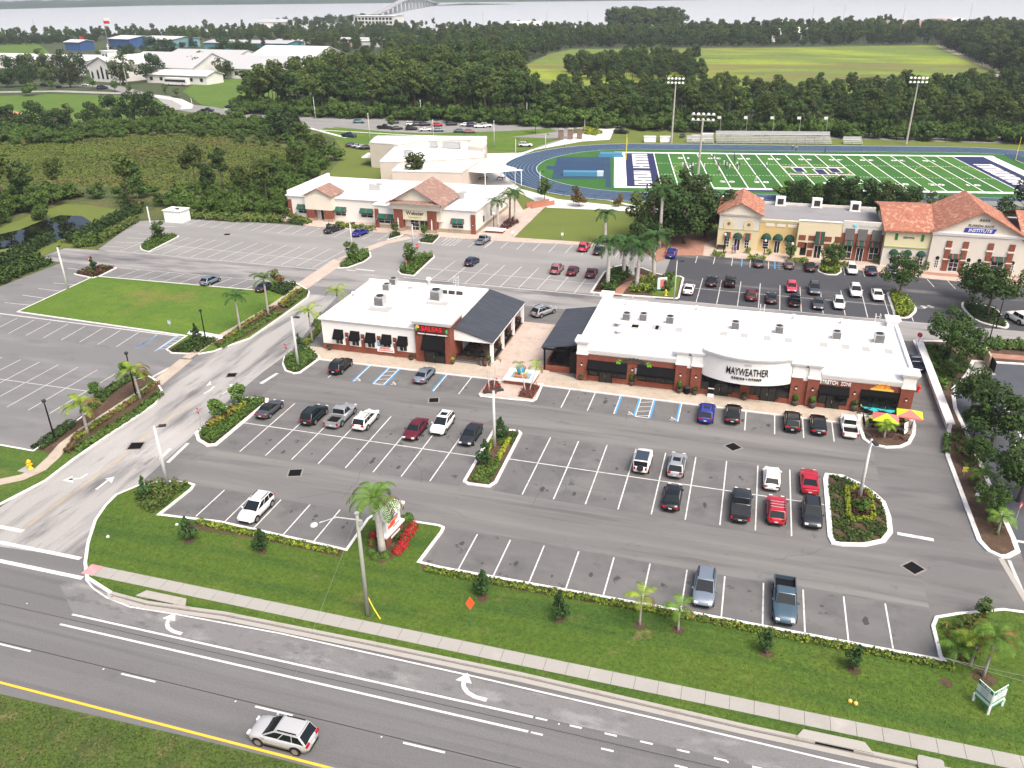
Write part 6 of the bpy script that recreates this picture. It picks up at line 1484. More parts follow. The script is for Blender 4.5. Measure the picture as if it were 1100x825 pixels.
for px, s, lab in (((702,255),1.0,'dark oak, left of the dark grove by the clinic'), ((735,262),1.2,'big dark oak in the middle of the dark grove by the clinic'), ((757,255),1.1,'dark oak against the clinic corner'), ((722,240),1.15,'dark oak at the back of the grove nearest the football field'), ((748,236),1.0,'dark oak at the back right of the grove'), ((690,270),.7,'low dark oak behind the palm cluster'),
        ((860,222),.55,'low dark tree behind the clinic, leftmost of the row'), ((897,222),.68,'dark tree behind the clinic left of the reddish one'), ((921,224),.72,'dark tree behind the clinic with a reddish tinge'), ((950,228),.70,'dark tree behind the clinic right of the reddish one'), ((976,230),.55,'dark tree behind the long tile roof'), ((1004,233),.55,'low tree behind the institute roof ridge'), ((1098,248),1.0,'dark tree behind the right end of the institute')):
    tree('oak', G(px[0],px[1],0), lab, s)

# ---- hedges and ground cover, leaf by leaf
def hedge(px, w_, h, lm, label, n=150, leaf=.16, cat='hedge', name='hedge', z=.12, lms=None, gap=0, local=None, group=None):
    """clipped row along a line; n leaves per metre"""
    P_ = [Vector((p.x,p.y)) for p in GP(px)] if local is None else [Vector(p) for p in local]
    rs = np.random.default_rng(int(P_[0].x*10) % 9999+3); cs = []; ns = []
    for a, b in zip(P_, P_[1:]):
        L_ = (b-a).length; k = int(n*L_*(.4+w_*.6)); t = rs.uniform(0,1,k)
        if gap: ph = t*L_/gap; t = (np.floor(ph)+.5+(rs.normal(0,.27,k)))*gap/L_; t = np.clip(t,0,1)
        d = (b-a)/L_; q = np.array([-d.y,d.x])
        th_ = rs.uniform(0,PI,k); rr = np.sqrt(rs.uniform(.35,1,k)); lump = 1+.18*np.sin(t*L_*2.1+rs.uniform(0,6))+.12*np.sin(t*L_*4.7)
        off = np.sign(np.cos(th_))*np.abs(np.cos(th_))**.6*rr*w_/2; zz = np.sin(th_)**.5*rr*h*lump
        base = np.array([a.x,a.y])+np.outer(t,np.array([b.x-a.x,b.y-a.y]))+np.outer(off,q)
        cs.append(np.column_stack([base,zz])); ns.append(np.column_stack([np.outer(np.cos(th_),q), np.sin(th_)+.3])+rs.normal(0,.5,(k,3)))
    C = np.concatenate(cs); N_ = np.concatenate(ns); o0 = np.array([P_[0].x,P_[0].y,0]); C = C-o0
    ex = None
    if lms: ex = (rs.uniform(0,1,len(C)) < .45).astype(int)
    me = leaf_mesh(name, leaf_arrays(C, N_, leaf, rs), lms or lm, ex)
    o = link(name, me); o.location = (P_[0].x,P_[0].y,z); return tag(o, label, cat, group)
def cover(poly, h, lm, n=26, leaf=.16, z=.12, mask=None, seed=1, lms=None, px=True, name='ground_cover', lump=.0, ex_y=None):
    """low planting that nobody could count: one object of leaves spread over a bed"""
    Q = [(p[0],p[1]) for p in (GP(poly) if px else poly)]; rs = np.random.default_rng(seed)
    xs = [q[0] for q in Q]; ys = [q[1] for q in Q]; A = abs(sum(Q[i-1][0]*Q[i][1]-Q[i][0]*Q[i-1][1] for i in range(len(Q))))/2
    bb = (max(xs)-min(xs))*(max(ys)-min(ys)); k = int(n*bb); X = rs.uniform(min(xs),max(xs),k); Y = rs.uniform(min(ys),max(ys),k)
    ins = np.zeros(k,bool)
    for i in range(len(Q)):
        (x0,y0),(x1,y1) = Q[i-1],Q[i]
        c = ((y0 > Y) != (y1 > Y)); xi = (x1-x0)*(Y-y0)/(y1-y0+1e-12)+x0; ins ^= c & (X < xi)
    if ex_y: ins &= ~((Y > ex_y[0]) & (Y < ex_y[1]) & (X > -56.5))
    X = X[ins]; Y = Y[ins]; k = len(X)
    f_ = np.sin(X*1.7+seed)*np.sin(Y*1.9+seed*2)+.5*np.sin(X*3.9+Y*2.7)
    keep = f_ > (mask if mask is not None else -9); X = X[keep]; Y = Y[keep]; f_ = f_[keep]; k = len(X)
    if k < 4: return
    Z = rs.uniform(.1,1,k)*h*(1+lump*f_)
    C = np.column_stack([X-Q[0][0],Y-Q[0][1],Z]); N_ = np.column_stack([rs.normal(0,.7,k),rs.normal(0,.7,k),np.ones(k)])
    ex = (rs.uniform(0,1,k) < .4).astype(int) if lms else None
    o = link(name, leaf_mesh(name, leaf_arrays(C,N_,leaf,rs), lms or lm, ex)); o.location = (Q[0][0],Q[0][1],z); return tag(o, kind='stuff')
YG = [lf_fresh, lf_yel]
hedge(None,.75,.5,lf_fresh,'yellow green clipped hedge on the verge left of the monument sign',120,.13,lms=YG,local=[(-50.5,56.85),(-34.2,56.05)],gap=.75)
hedge(None,.75,.5,lf_fresh,'yellow green clipped hedge on the verge right of the monument sign',120,.13,lms=YG,local=[(-25.2,56.0),(0,56.15),(19.6,55.9)],gap=.75)
bed([(452,605),(560,627),(700,650),(1010,709),(1012,717),(700,659),(560,636),(454,614)],z=.137); bed([(196,559),(290,573),(369,591),(366,600),(290,583),(200,568)],z=.137)
for px, r in (((203,582),.6),((282,594),.5),((519,644),.6),((601,666),.55),((687,673),.55),((728,678),.55),((823,703),.55),((917,721),.55),((1016,735),.5),((1056,729),.9)):
    c = G(*px); m = MB(); m.sheet([(c.x+r*(1+.25*math.sin(3*k+px[0]))*math.cos(k*PI/6), c.y+r*(1+.2*math.cos(2*k))*math.sin(k*PI/6)) for k in range(12)], .139); struct('planting_bed', m, mulch)
cover([(148,545),(146,535),(152,523),(172,519.5),(196,520),(203,523),(172,551),(160,553)], .7, lf_mid, 60, .17, seed=2, lms=[lf_mid, lf_scrub], lump=.4)
cover(ISL['left'], .5, lf_mid, 70, .17, px=False, seed=3, lms=[lf_mid, lf_fresh])
hedge([(224,462),(262,438)],.9,1.0,lf_rust,'rusty orange shrub row in the middle of the left island',110,.16,'shrub',lms=[lf_rust,lf_yel],gap=1.0)
cover([(505,518),(526,521),(540,497),(517,496)], .4, lf_mid, 70, .15, seed=4); cover([(531,464),(558,465),(552,478),(536,480)], .4, lf_mid, 60, .15, seed=5)
hedge([(534,497),(547,474)],.6,.6,lf_yel,'yellow shrub row on the middle island right of the light pole',120,.14,'shrub',gap=.6); hedge([(521,493),(530,474)],.5,.5,lf_yel,'yellow shrub row on the middle island left of the light pole',100,.14,'shrub',gap=.7)
cover(ISL['right'], .33, lf_mid, 60, .15, px=False, seed=6, mask=-.55, lms=[lf_mid, lf_dark])
hedge([(909,527),(911,560),(938,561),(933,531),(922,526),(909,527)],.55,.6,lf_yel,'square ring of yellow shrubs round the light pole on the right island',110,.14,'shrub',gap=.6)
cover([(915,531),(930,533),(934,556),(916,556)], .65, lf_bur, 70, .17, seed=7); tree('bush', G(923,549,.1), 'loose green bush around the light pole base on the right island', .35, 'shrub')
cover(ISL['b1corner'], .55, lf_mid, 70, .17, px=False, seed=8, lms=[lf_mid, lf_fresh])
hedge([(327,374),(346,352)],1.0,.8,lf_yel,'yellow hedge beside the restaurant corner',110,.16,lms=YG); hedge([(338,352),(347,340)],1.2,.7,lf_mid,'green hedge by the road behind the restaurant corner',90,.16)
cover([(556,427),(559,421),(566,414),(577,414),(580,417),(572,429.5)], .6, lf_red, 22, .13, seed=9, lms=[lf_bur, lf_red]); cover([(518,423),(524,411),(533,408),(539,417),(533,424)], .6, lf_red, 22, .13, seed=10, lms=[lf_bur, lf_red])
# left median
hedge([(82,486),(112,467),(148,444),(172,425)],1.3,.6,lf_mid,'dark green hedge along the road side of the lower left median',110,.17); hedge([(72,489),(84,470),(110,454),(150,428),(170,413)],.9,.55,lf_brown,'brown clipped hedge strip in the lower left median',110,.15)
hedge([(82,474),(94,465),(112,453),(152,426),(165,416)],.7,.6,lf_yel,'yellow hedge along the brick path in the lower left median',110,.15,lms=YG)
hedge([(40,484),(60,470),(78,456)],1.8,.65,lf_dark,'dark green hedge between the left lot and the brick path by the black lamp',90,.18); hedge([(92,446),(116,423),(136,410),(158,403)],1.6,.7,lf_dark,'dark green hedge between the left lot and the golden palms',90,.18,lms=[lf_dark,lf_mid])
hedge([(236,375),(262,359),(300,337)],1.3,.55,lf_mid,'dark green hedge along the road side of the upper left median',100,.18); hedge([(233,373),(260,353),(296,331)],1.0,.55,lf_brown,'brown clipped hedge strip in the upper left median',100,.16); hedge([(243,366),(262,352),(288,334)],.7,.6,lf_yel,'yellow hedge along the path in the upper left median',100,.16,lms=YG)
hedge([(307,332),(329,314)],1.2,.6,lf_mid,'green hedge at the head of the upper left median',90,.18); hedge([(303,332),(324,313)],.9,.55,lf_brown,'brown hedge strip at the head of the upper left median',90,.17); hedge([(300,329),(320,313)],.7,.6,lf_yel,'yellow hedge at the head of the upper left median',90,.17)
cover([(183,379),(212,380),(236,366),(208,363)], .5, lf_dark, 50, .2, seed=11, lms=[lf_dark, lf_mid]); cover([(289,313),(298,305),(318,305),(318,309),(306,319)], .6, lf_dark, 50, .2, seed=12)
cover(ISL['west'], .5, lf_bur, 45, .2, px=False, seed=13, lms=[lf_bur, lf_scrub]); cover(ISL['pondcorner'], .5, lf_mid, 30, .22, px=False, seed=14)
for k, s_ in (('web1',15),('web2',16)): cover(ISL[k], .8, lf_mid, 45, .22, px=False, seed=s_, lms=[lf_mid, lf_fresh], lump=.3)
for k, s_ in (('web3',17),('web4',18)): cover(ISL[k], .5, lf_dark, 45, .2, px=False, seed=s_)
cover(ISL['inst1'], .9, lf_mid, 45, .22, px=False, seed=19, lms=[lf_mid, lf_yel]); cover(ISL['inst2'], .9, lf_yel, 45, .22, px=False, seed=20, lms=[lf_yel, lf_fresh]); cover(ISL['inst3'], .5, lf_dark, 30, .22, px=False, seed=21)
cover([(645,312),(652,300),(660,292),(672,290),(680,296),(668,304),(660,315)], 1.1, lf_mid, 50, .24, seed=22, lms=[lf_mid, lf_fresh], lump=.4); cover([(676,315),(680,306),(694,300),(706,302),(704,316)], 1.0, lf_mid, 50, .24, seed=23, lms=[lf_mid, lf_yel], lump=.4); cover([(640,313),(648,300),(656,294),(652,312)], .5, lf_bur, 40, .22, seed=24)
for px, lab in (((718,303),'dark round topiary bush, upper of two by the small red and blue sign'),((716,312),'dark round topiary bush, lower of two by the small red and blue sign')): tree('bush', G(px[0],px[1],.12), lab, .42, 'shrub')
# college and clinic hedges
hedge([(312,233),(333,241)],1.6,1.0,lf_mid,'hedge left of the small college gable',60,.24,lms=YG); hedge([(362,243),(402,248.5)],1.6,1.0,lf_mid,'long hedge before the college windows',60,.24,lms=YG); hedge([(310,238.5),(327,242)],1.2,.7,lf_dark,'low dark hedge at the kerb left of the college path',60,.24); hedge([(352,244),(369,247)],1.2,.7,lf_dark,'low dark hedge behind the dark grey sedan',60,.24)
for a, b, lab in (((765,275),(779,276),'clipped hedge at the clinic corner by the paved court'),((803,278.5),(822,280.5),'clipped hedge behind the grey sedan at the clinic'),((846,281),(868,284),'clipped hedge behind the bronze SUV at the clinic'),((896,285),(912,288),'clipped hedge left of the grey clad clinic bay'),((800,272),(806,272.5),'small hedge under the left clinic arch'),((823,274),(828,274.5),'small hedge under the middle clinic arch')): hedge([a,b],1.5,1.0,lf_mid,lab,60,.22,lms=YG)
for px, lab in (((941,283),'square bush left of the yellow clinic wing'),((963,286),'square bush between the first clinic arches'),((979,287.5),'square bush between the next clinic arches'),((994,290),'square bush at the end of the clinic arches'),((1098,299),'square bush at the right end of the institute')): hedge([(px[0]-3,px[1]),(px[0]+3,px[1]+.5)],1.2,1.5,lf_scrub,lab,70,.22,'shrub','shrub',lms=[lf_scrub,lf_mid])
hedge([(1058,372),(1160,381)],2.4,1.3,lf_mid,'long green hedge behind the bin enclosure',70,.24); cover([(986,372),(1018,372),(1040,380),(1030,400),(1014,420),(1000,400)], .5, lf_fresh, 35, .24, seed=25, lms=[lf_fresh, lf_mid], mask=-.5); cover([(1018,470),(1034,455),(1044,474),(1062,512),(1080,560),(1070,580),(1052,540)], .55, lf_mid, 32, .2, seed=26, mask=.05, lms=[lf_mid, lf_scrub])
hedge([(1017,470),(1016,488)],.8,.6,lf_mid,'small green shrub row at the end of the white wall',70,.2)
hedge([(70,262),(100,252),(148,228)],3.0,2.2,lf_dark,'tall dark hedge between the pond and the pale lot',55,.32); hedge([(80,266),(104,262),(146,238)],2.2,1.5,lf_mid,'green hedge along the kerb of the pale lot by the pond',55,.3,lms=[lf_mid,lf_scrub]); hedge([(84,264),(106,263)],3.0,2.4,lf_mid,'bushy hedge end by the patched aisle near the pond',50,.32)
hedge([(0,290),(36,268),(56,259)],3.0,2.2,lf_dark,'dark hedge along the near bank of the pond',45,.34); hedge([(205,234),(260,237.5),(306,238)],3.0,1.7,lf_mid,'ragged hedge along the back of the pale lot',45,.32,lms=[lf_mid,lf_scrub]); hedge([(194,239),(204,235)],1.5,2,lf_dark,'square hedge beside the white hut',60,.26)
cover([(1018,690),(1010,672),(1030,664),(1058,664),(1060,690),(1050,712),(1020,718)], .6, lf_mid, 45, .18, seed=27, lms=[lf_mid, lf_rust], mask=-.3); 
cover([(0,308),(28,295),(58,283),(40,275),(0,285),(-40,310)], 1.2, lf_dark, 30, .3, seed=28, lms=[lf_dark, lf_mid], lump=.6, z=0)
cover([(640,146),(648,143),(632,137),(612,142)], .8, lf_yel, 12, .4, seed=29, z=.05)
# monument sign planting
bed([(397,602),(394,590),(402,577),(410,568),(432,560),(444,562),(446,572),(436,588),(424,600),(410,607)])
for px, r, lm_, lab in (((399,595),.5,lf_fresh,'round green shrub at the left foot of the thick palm'),((404,600),.5,lf_fresh,'round green shrub in front of the thick palm'),((414,598),.5,lf_fresh,'round green shrub at the right foot of the thick palm'),((434,560),.6,lf_fresh,'round green shrub behind the monument sign'),((439,558),.6,lf_fresh,'round green shrub at the far end of the monument sign'),
        ((427.5,593),.6,lf_red,'red flowering shrub at the near end of the sign bed'),((433,587),.6,lf_red,'red flowering shrub second from the near end of the sign bed'),((435,580),.6,lf_red,'red flowering shrub in the middle of the sign bed'),((440,574),.6,lf_red,'red flowering shrub second from the far end of the sign bed'),((444,567),.6,lf_red,'red flowering shrub at the far end of the sign bed'),((402,577),.55,lf_red,'red flowering shrub left of the thick palm'),((400,584),.5,lf_rust,'rusty shrub left of the thick palm')):
    c = G(px[0],px[1],.13); rs = np.random.default_rng(int(px[0])); d = rs.normal(size=(420,3)); d /= np.linalg.norm(d,axis=1,keepdims=True); d[:,2] = np.abs(d[:,2])
    ex = (rs.uniform(0,1,420) < .25).astype(int); o = link('flower_shrub' if lm_ is lf_red else 'shrub', leaf_mesh('shrub', leaf_arrays(d*np.array([r,r,r*1.3])*rs.uniform(.75,1,(420,1)), d+rs.normal(0,.3,(420,3)), .11, rs), [lm_, lf_mid], ex)); o.location = c; tag(o, lab, 'shrub')
hedge([(424,585),(434,568)],.5,.5,lf_dark,'dark green hedge along the brick foot of the monument sign',140,.12)
# grass tufts over the near verge and the median
lf_gr = pm('grass_blades', (.066,.12,.012), [((.10,.125,.018), .3, .48,.66,.8), ((.16,.13,.05), .5, .6,.72,.8), ((.035,.08,.010), .12, .5,.66,.7)], rough=.9, island=.4, spec=.15)
lf_gm = pm('median_blades', (.06,.098,.015), [((.13,.11,.05), .45, .5,.68,.8), ((.03,.055,.012), .3, .5,.66,.8)], rough=.9, island=.45, spec=.15)
vg = inset(verge, .35); cover([(p.x,p.y) for p in vg if p.x < 60], .05, lf_gr, 55, .055, z=.13, seed=51, px=False, name='grass', ex_y=(46.85,48.45)); cover([(-62,12),(-15,12),(-15,33.5),(-27,33.75),(-36,33.6),(-52,33.1),(-62,33)], .09, lf_gm, 45, .085, z=.03, seed=52, px=False, name='grass')
# ------------------------------------------------------------------ woods
def inside(Q, x, y):
    c = False
    for i in range(len(Q)):
        (x0,y0),(x1,y1) = Q[i-1],Q[i]
        if (y0 > y) != (y1 > y) and x < (x1-x0)*(y-y0)/(y1-y0)+x0: c = not c
    return c
def scatter(px, spacing, seed, holes=(), local=None):
    """jittered stand positions over a patch of ground"""
    Q = [(p.x,p.y) for p in GP(px)] if local is None else local; R = random.Random(seed); out = []
    H_ = [[(p.x,p.y) for p in GP(h)] for h in holes]
    x0 = min(q[0] for q in Q); x1 = max(q[0] for q in Q); y0 = min(q[1] for q in Q); y1 = max(q[1] for q in Q)
    y = y0
    while y < y1:
        x = x0
        while x < x1:
            X = x+R.uniform(-.45,.45)*spacing; Y = y+R.uniform(-.45,.45)*spacing
            if inside(Q,X,Y) and not any(inside(h,X,Y) for h in H_): out.append((X,Y))
            x += spacing
        y += spacing
    return out
def in_view(x, y, z=8, mg=60):
    d = Vector((x,y,z-CAMH)); w_ = d.dot(CF)
    if w_ <= 1: return False
    u = 550+FOC*d.dot(CR)/w_; v = 412.5-FOC*d.dot(CU)/w_
    return -mg < u < 1100+mg and -60 < v < 900
def wood(name, pts, kinds, smin, smax, seed, zs=1.0):
    """a far wood that reads as one mass: one object, its trees instanced on points"""
    pts = [p for p in pts if in_view(p[0],p[1],8,120)]
    R = random.Random(seed)
    col = bpy.data.collections.new(name+'_kinds')
    for k in kinds:
        cm, tm, h = TM[k]; me = cm.copy(); n0 = len(me.vertices)
        b = bmesh.new(); b.from_mesh(cm); b2 = bmesh.new(); b2.from_mesh(tm)
        me2 = bpy.data.meshes.new(k+'_far'); mo = len(cm.materials)
        for f in b2.faces: f.material_index = mo
        tmp = bpy.data.meshes.new('x'); b2.to_mesh(tmp); b.from_mesh(tmp); b.to_mesh(me2); b.free(); b2.free(); bpy.data.meshes.remove(tmp); bpy.data.meshes.remove(me)
        for m_ in cm.materials: me2.materials.append(m_)
        me2.materials.append(bark)
        o = bpy.data.objects.new(k+'_far', me2); col.objects.link(o)
    me = bpy.data.meshes.new(name); me.vertices.add(len(pts)); me.vertices.foreach_set('co', np.array([(x,y,0) for x, y in pts], dtype=np.float32).ravel())
    o = link(name, me); tag(o, kind='stuff')
    ng = bpy.data.node_groups.new(name, 'GeometryNodeTree'); ng.interface.new_socket('Geometry', in_out='INPUT', socket_type='NodeSocketGeometry'); ng.interface.new_socket('Geometry', in_out='OUTPUT', socket_type='NodeSocketGeometry')
    N = ng.nodes; L_ = ng.links; gi = N.new('NodeGroupInput'); go = N.new('NodeGroupOutput'); ip = N.new('GeometryNodeInstanceOnPoints'); ci = N.new('GeometryNodeCollectionInfo')
    ci.inputs['Collection'].default_value = col; ci.inputs['Separate Children'].default_value = True; ci.inputs['Reset Children'].default_value = True; ip.inputs['Pick Instance'].default_value = True
    def rnd(dt, lo, hi, sd):
        r = N.new('FunctionNodeRandomValue'); r.data_type = dt
        i0, o0 = {'FLOAT_VECTOR': (0,0), 'FLOAT': (2,1), 'INT': (4,2)}[dt]
        r.inputs[i0].default_value = lo; r.inputs[i0+1].default_value = hi; r.inputs['Seed'].default_value = sd; return r.outputs[o0]
    L_.new(gi.outputs[0], ip.inputs['Points']); L_.new(ci.outputs[0], ip.inputs['Instance'])
    L_.new(rnd('INT', 0, len(kinds)-1, seed), ip.inputs['Instance Index'])
    L_.new(rnd('FLOAT_VECTOR', (0,0,0), (0,0,6.283), seed+1), ip.inputs['Rotation'])
    L_.new(rnd('FLOAT_VECTOR', (smin,smin,smin*zs), (smax,smax,smax*zs), seed+2), ip.inputs['Scale'])
    L_.new(ip.outputs[0], go.inputs[0])
    md = o.modifiers.new('stand', 'NODES'); md.node_group = ng
    return o
PN = ['pine0','pine1','pine2','pine3']; OK_ = ['oak0','oak1','oak2']; BU = ['bush0','bush1','bush2']
BUDGET = [0]
def stand(pts, kind, smin, smax, lab, grp, seed, rest=None, maxn=999):
    """trees one can tell apart: things of their own, nearest first; the rest become one wood"""
    R = random.Random(seed); pts = sorted(pts, key=lambda p: p[0]**2+p[1]**2); n = 0; rem = []
    for x, y in pts:
        if n < maxn and in_view(x,y,6,40):
            tree(kind if isinstance(kind, str) else R.choice(kind), (x,y,0), lab, R.uniform(smin,smax), group=grp); n += 1
        else: rem.append((x,y))
    BUDGET[0] += n
    return rem
# wood behind the school car park
A_ = scatter([(256,121),(330,125),(480,130),(572,134.5),(560,105),(540,86),(480,83),(430,87),(400,93),(360,99),(330,107),(300,112),(258,117)], 6.6, 1)
near = [p for p in A_ if p[1] < 372]; far = [p for p in A_ if p[1] >= 372]
far += stand(near, 'pine', .78, 1.08, 'tall pine in the front of the wood behind the school car park', 'pines behind the school car park', 2, maxn=105)
wood('pine_wood', far, PN+['oak1'], .62, 1.25, 3)
u_ = scatter([(256,122.5),(330,126),(480,131),(600,137),(655,139),(640,134),(480,126),(256,118)], 3.6, 4)
wood('understorey', u_, BU, .8, 1.7, 5)
# wood behind the stadium
B_ = scatter([(572,134.5),(640,136),(800,144.5),(1000,150),(1250,160),(1300,120),(1086,92),(1040,98),(960,104),(900,108),(760,103),(690,100),(560,102)], 7.2, 6)
near = [p for p in B_ if p[1] < 345]; far = [p for p in B_ if p[1] >= 345]
far += stand(near, ('pine','pine','oak'), .52, .78, 'tree in the front of the dark wood behind the football field', 'trees behind the football field', 7, maxn=95)
wood('dark_wood', far, PN+OK_, .5, .74, 8)
u_ = scatter([(640,137.5),(800,145.5),(1000,151.5),(1250,161),(1250,156),(1000,147),(800,141),(640,132)], 4.0, 9); wood('understorey', u_, BU, .8, 1.6, 10)
# clump of trees in the meadow and woods round it
C_ = scatter([(612,86),(606,78),(640,70),(700,66),(745,70),(762,80),(740,86),(690,88),(650,88)], 7.5, 11); rem = stand(C_, ('pine','oak'), .55, .8, 'tree of the isolated clump in the bright meadow', 'trees of the meadow clump', 12, maxn=40)
if rem: wood('meadow_clump', rem, PN+OK_, .55, .75, 13)
D_ = scatter([(540,81),(590,57.5),(620,51.5),(800,50),(1004,47),(1010,50),(1200,80),(1300,118),(1500,140),(1600,80),(1300,42),(1060,33),(960,33),(860,35),(700,39),(560,40),(480,42),(478,46),(430,57)], 9.0, 14, holes=[[(945,34),(950,30),(1030,29),(1030,34),(980,37.5)],[(835,46),(835,42),(870,40),(870,44)]])
wood('far_wood', D_, PN+OK_, .62, .92, 15)
E_ = scatter([(1080,82),(1012,50),(1100,44),(1300,60),(1400,110),(1090,88)], 7.5, 16); wood('far_wood', E_, OK_+PN, .75, 1.1, 17)
K_ = scatter([(655,38),(650,35),(700,34),(735,36),(720,39)], 8, 18); wood('casuarina_grove', K_, PN, 1.15, 1.5, 19, 1.0)
# wooded town behind the church
T_ = scatter([(-100,46),(0,43),(120,40),(270,36),(420,34),(470,36),(560,37),(700,38),(860,34),(960,31),(960,33),(700,41),(480,46),(430,56),(330,64),(300,66),(200,50),(60,48),(-100,52)], 12, 20, holes=[[(36,54),(80,54),(145,50),(195,49),(195,44),(150,44),(60,47)],[(216,56),(306,56),(306,47),(216,47)],[(378,32),(418,32),(418,26),(378,26)],[(428,44),(470,34),(478,38),(440,46)],[(268,66),(330,66),(330,56),(280,58)],[(370,52),(420,50),(420,46),(370,47)]])
wood('town_trees', T_, OK_+PN, .5, .8, 21)
S_ = scatter([(-100,50),(60,47),(200,52),(330,62),(330,56),(200,47),(60,44),(-100,46)], 10, 22, holes=[[(36,56),(80,56),(145,54),(195,52),(195,44),(150,44),(60,46)],[(214,60),(308,60),(308,47),(214,47)],[(262,68),(332,68),(332,55),(270,58)],[(-100,72),(118,64),(118,58),(-100,60)]]); wood('town_trees', S_, OK_, .45, .7, 23)
sh = [shore[i].lerp(shore[i+1], k/14) for i in range(2, 11) for k in range(14)]; RR_ = random.Random(5); S2_ = [(p.x*.985+RR_.uniform(-8,8), p.y*.985+RR_.uniform(-25,8)) for p in sh]; wood('shore_trees', S2_, OK_+PN, .4, .85, 24)
H_ = scatter([(395,27),(330,29),(270,30),(300,24),(370,20),(398,19.5),(420,22)], 26, 25); wood('shore_trees', H_, OK_, .6, .9, 26)
# church trees
for px, s, lab in (((20,86),1.5,'big dark oak far left before the long white roof'),((40,84),1.6,'big dark oak left of the church, second of the row'),((64,84),1.5,'big dark oak left of the church, third of the row'),((84,85),1.4,'big dark oak closest to the left church wall'),((30,93),1.1,'oak by the church lane on the left'),((55,93),1.1,'oak by the church lane near the dark shed'),((76,94),1.2,'oak by the church lane before the church wall'),((8,94),1.0,'oak at the left edge of the church lane'),
        ((133,91),1.45,'pale green tree under the two church palms'),((165,88),1.5,'dark round tree right of the church palms'),((217,84),1.35,'dark umbrella tree before the white church hall'),((241,85),1.15,'smaller dark tree before the white church hall'),((118,72),1.3,'dark tree behind the church tower'),((140,66),1.3,'dark tree between the church and the blue warehouse'),((165,62),1.5,'dark tree behind the church roof'),((182,62),1.4,'tree behind the church roof on the right'),((240,64),1.6,'round dark tree in front of the long blue warehouse'),((258,66),1.3,'dark tree right of the round one before the long warehouse'),((275,68),1.2,'tree behind the white annex')):
    tree('oak', G(px[0],px[1],0), lab, s, v=int(px[0]) % 3)
for px, lab in (((12,90),'young tree on the church lane, leftmost'),((55,96),'young tree on the church lane behind the clipped dark bush'),((124,99),'young tree by the church drive'),((140,100),'small tree at the church drive bend'),((178,101),'bare branched tree by the church walk'),((190,104),'bare branched tree by the curved white walk'),((100,96),'small palm like tree before the church door')): tree('young', G(*px), lab, 1.5)
tree('bush', G(31,103), 'square dark clipped bush on the church field edge', 1.5, 'shrub', trunk=False)
# preserve on the left: individual pines along the field, shrubs and scrub behind the pond
for px, s, lab in (((38,141),.95,'spreading pine in front of the clay infield'),((16,140),.72,'pine at the left in front of the clay infield'),((4,142),.7,'pine at the left edge before the clay infield'),((64,146),.85,'pine right of the spreading one before the church field'),((70,138),.75,'pine in the row before the church field'),((98,134),.7,'low pine before the church field'),((122,133),.85,'pine before the church field below the drive'),((145,131),.95,'dense pine before the curved road'),((165,131),.92,'dense pine right of its twin before the curved road'),((185,132),.55,'small pine at the right end of the field row'),((300,150),.85,'pine by the school road bend'),((312,150),.8,'pine right of the bend pine'),((327,170),.8,'pine on the edge of the preserve toward the gym'),
        ((140,222),.95,'large round pine above the pond hedge'),((150,224),.75,'low round pine right of the large one'),((212,206),.95,'dark pine in the middle of the preserve'),((240,204),.9,'dark pine in the preserve behind the pale lot'),((190,224),.6,'leafy pine behind the white hut'),((228,218),.7,'tree behind the pale lot left of the ragged hedge'),((262,222),.75,'tree behind the ragged hedge'),((288,224),.85,'dark tree left of the college wall'),((300,216),.9,'dark tree against the left college wall'),((320,196),.75,'tree behind the left college roof'),((345,180),.65,'tree between the college roof and gym lawn'),((360,172),.6,'bushy tree at the end of the preserve by the gym lawn'),
        ((8,228),1.0,'pine with a bare pale trunk at the left edge'),((30,222),.95,'pine left of the pond bank'),((44,236),.35,'small bush tree on the pond bank'),((-14,236),1.1,'pine cut by the left edge of the frame'),((66,214),.7,'dark tree above the pond bank')):
    tree(('pine' if px[1] > 160 else 'oak') if s > .62 else 'bush', G(*px), lab, (s*.78 if px[1] > 160 else s*1.15) if s > .62 else s*2.2)
SB = scatter([(-150,150),(40,146),(120,136),(190,134),(230,128),(300,135),(330,150),(355,165),(330,190),(300,210),(240,222),(200,226),(150,226),(100,216),(60,214),(0,238),(-150,280)], 6.0, 30, holes=[[(-150,158),(40,156),(120,148),(230,149),(306,165),(305,190),(230,206),(150,208),(90,204),(0,204),(-150,215)]])
rem = stand(SB, ('bush','bush','scrub'), .5, .95, 'bushy shrub in the thicket around the preserve', 'shrubs of the preserve thicket', 31, maxn=60); wood('thicket', rem, BU+['scrub0','scrub1'], .5, 1.0, 32)
SC_ = scatter([(-100,160),(40,158),(120,148),(230,150),(310,166),(300,188),(230,198),(150,195),(90,190),(-60,200)], 2.7, 33); wood('scrub', [p for i, p in enumerate(SC_) if math.sin(p[0]*.06)*math.sin(p[1]*.09)+.5*math.sin(p[0]*.15+p[1]*.1) > .3], ['scrub0','scrub1'], .3, .65, 34, .5)
lf_msh = pm('marsh_grass', (.10,.135,.028), [((.145,.125,.042), (.03,.09,1), .5,.66,.85), ((.10,.165,.022), (.03,.08,1), .50,.64,.9), ((.075,.10,.024), .12, .54,.7,.8)], rough=.9, island=.25, spec=.15)
cover([(-100,152),(40,152),(120,146),(230,144),(310,160),(325,172),(300,195),(230,205),(150,205),(90,200),(-60,210)], .45, lf_msh, 6.5, .27, z=-.03, seed=61, name='tall_grass')
SD = scatter([(180,232),(205,232),(310,235),(322,214),(355,176),(340,160),(310,190),(240,215)], 3.6, 35); wood('thicket', SD, BU, .5, 1.0, 36)
wood('thicket', scatter([(838,216),(985,231),(985,227),(838,211)], 2.6, 62), BU, .7, 1.25, 63)
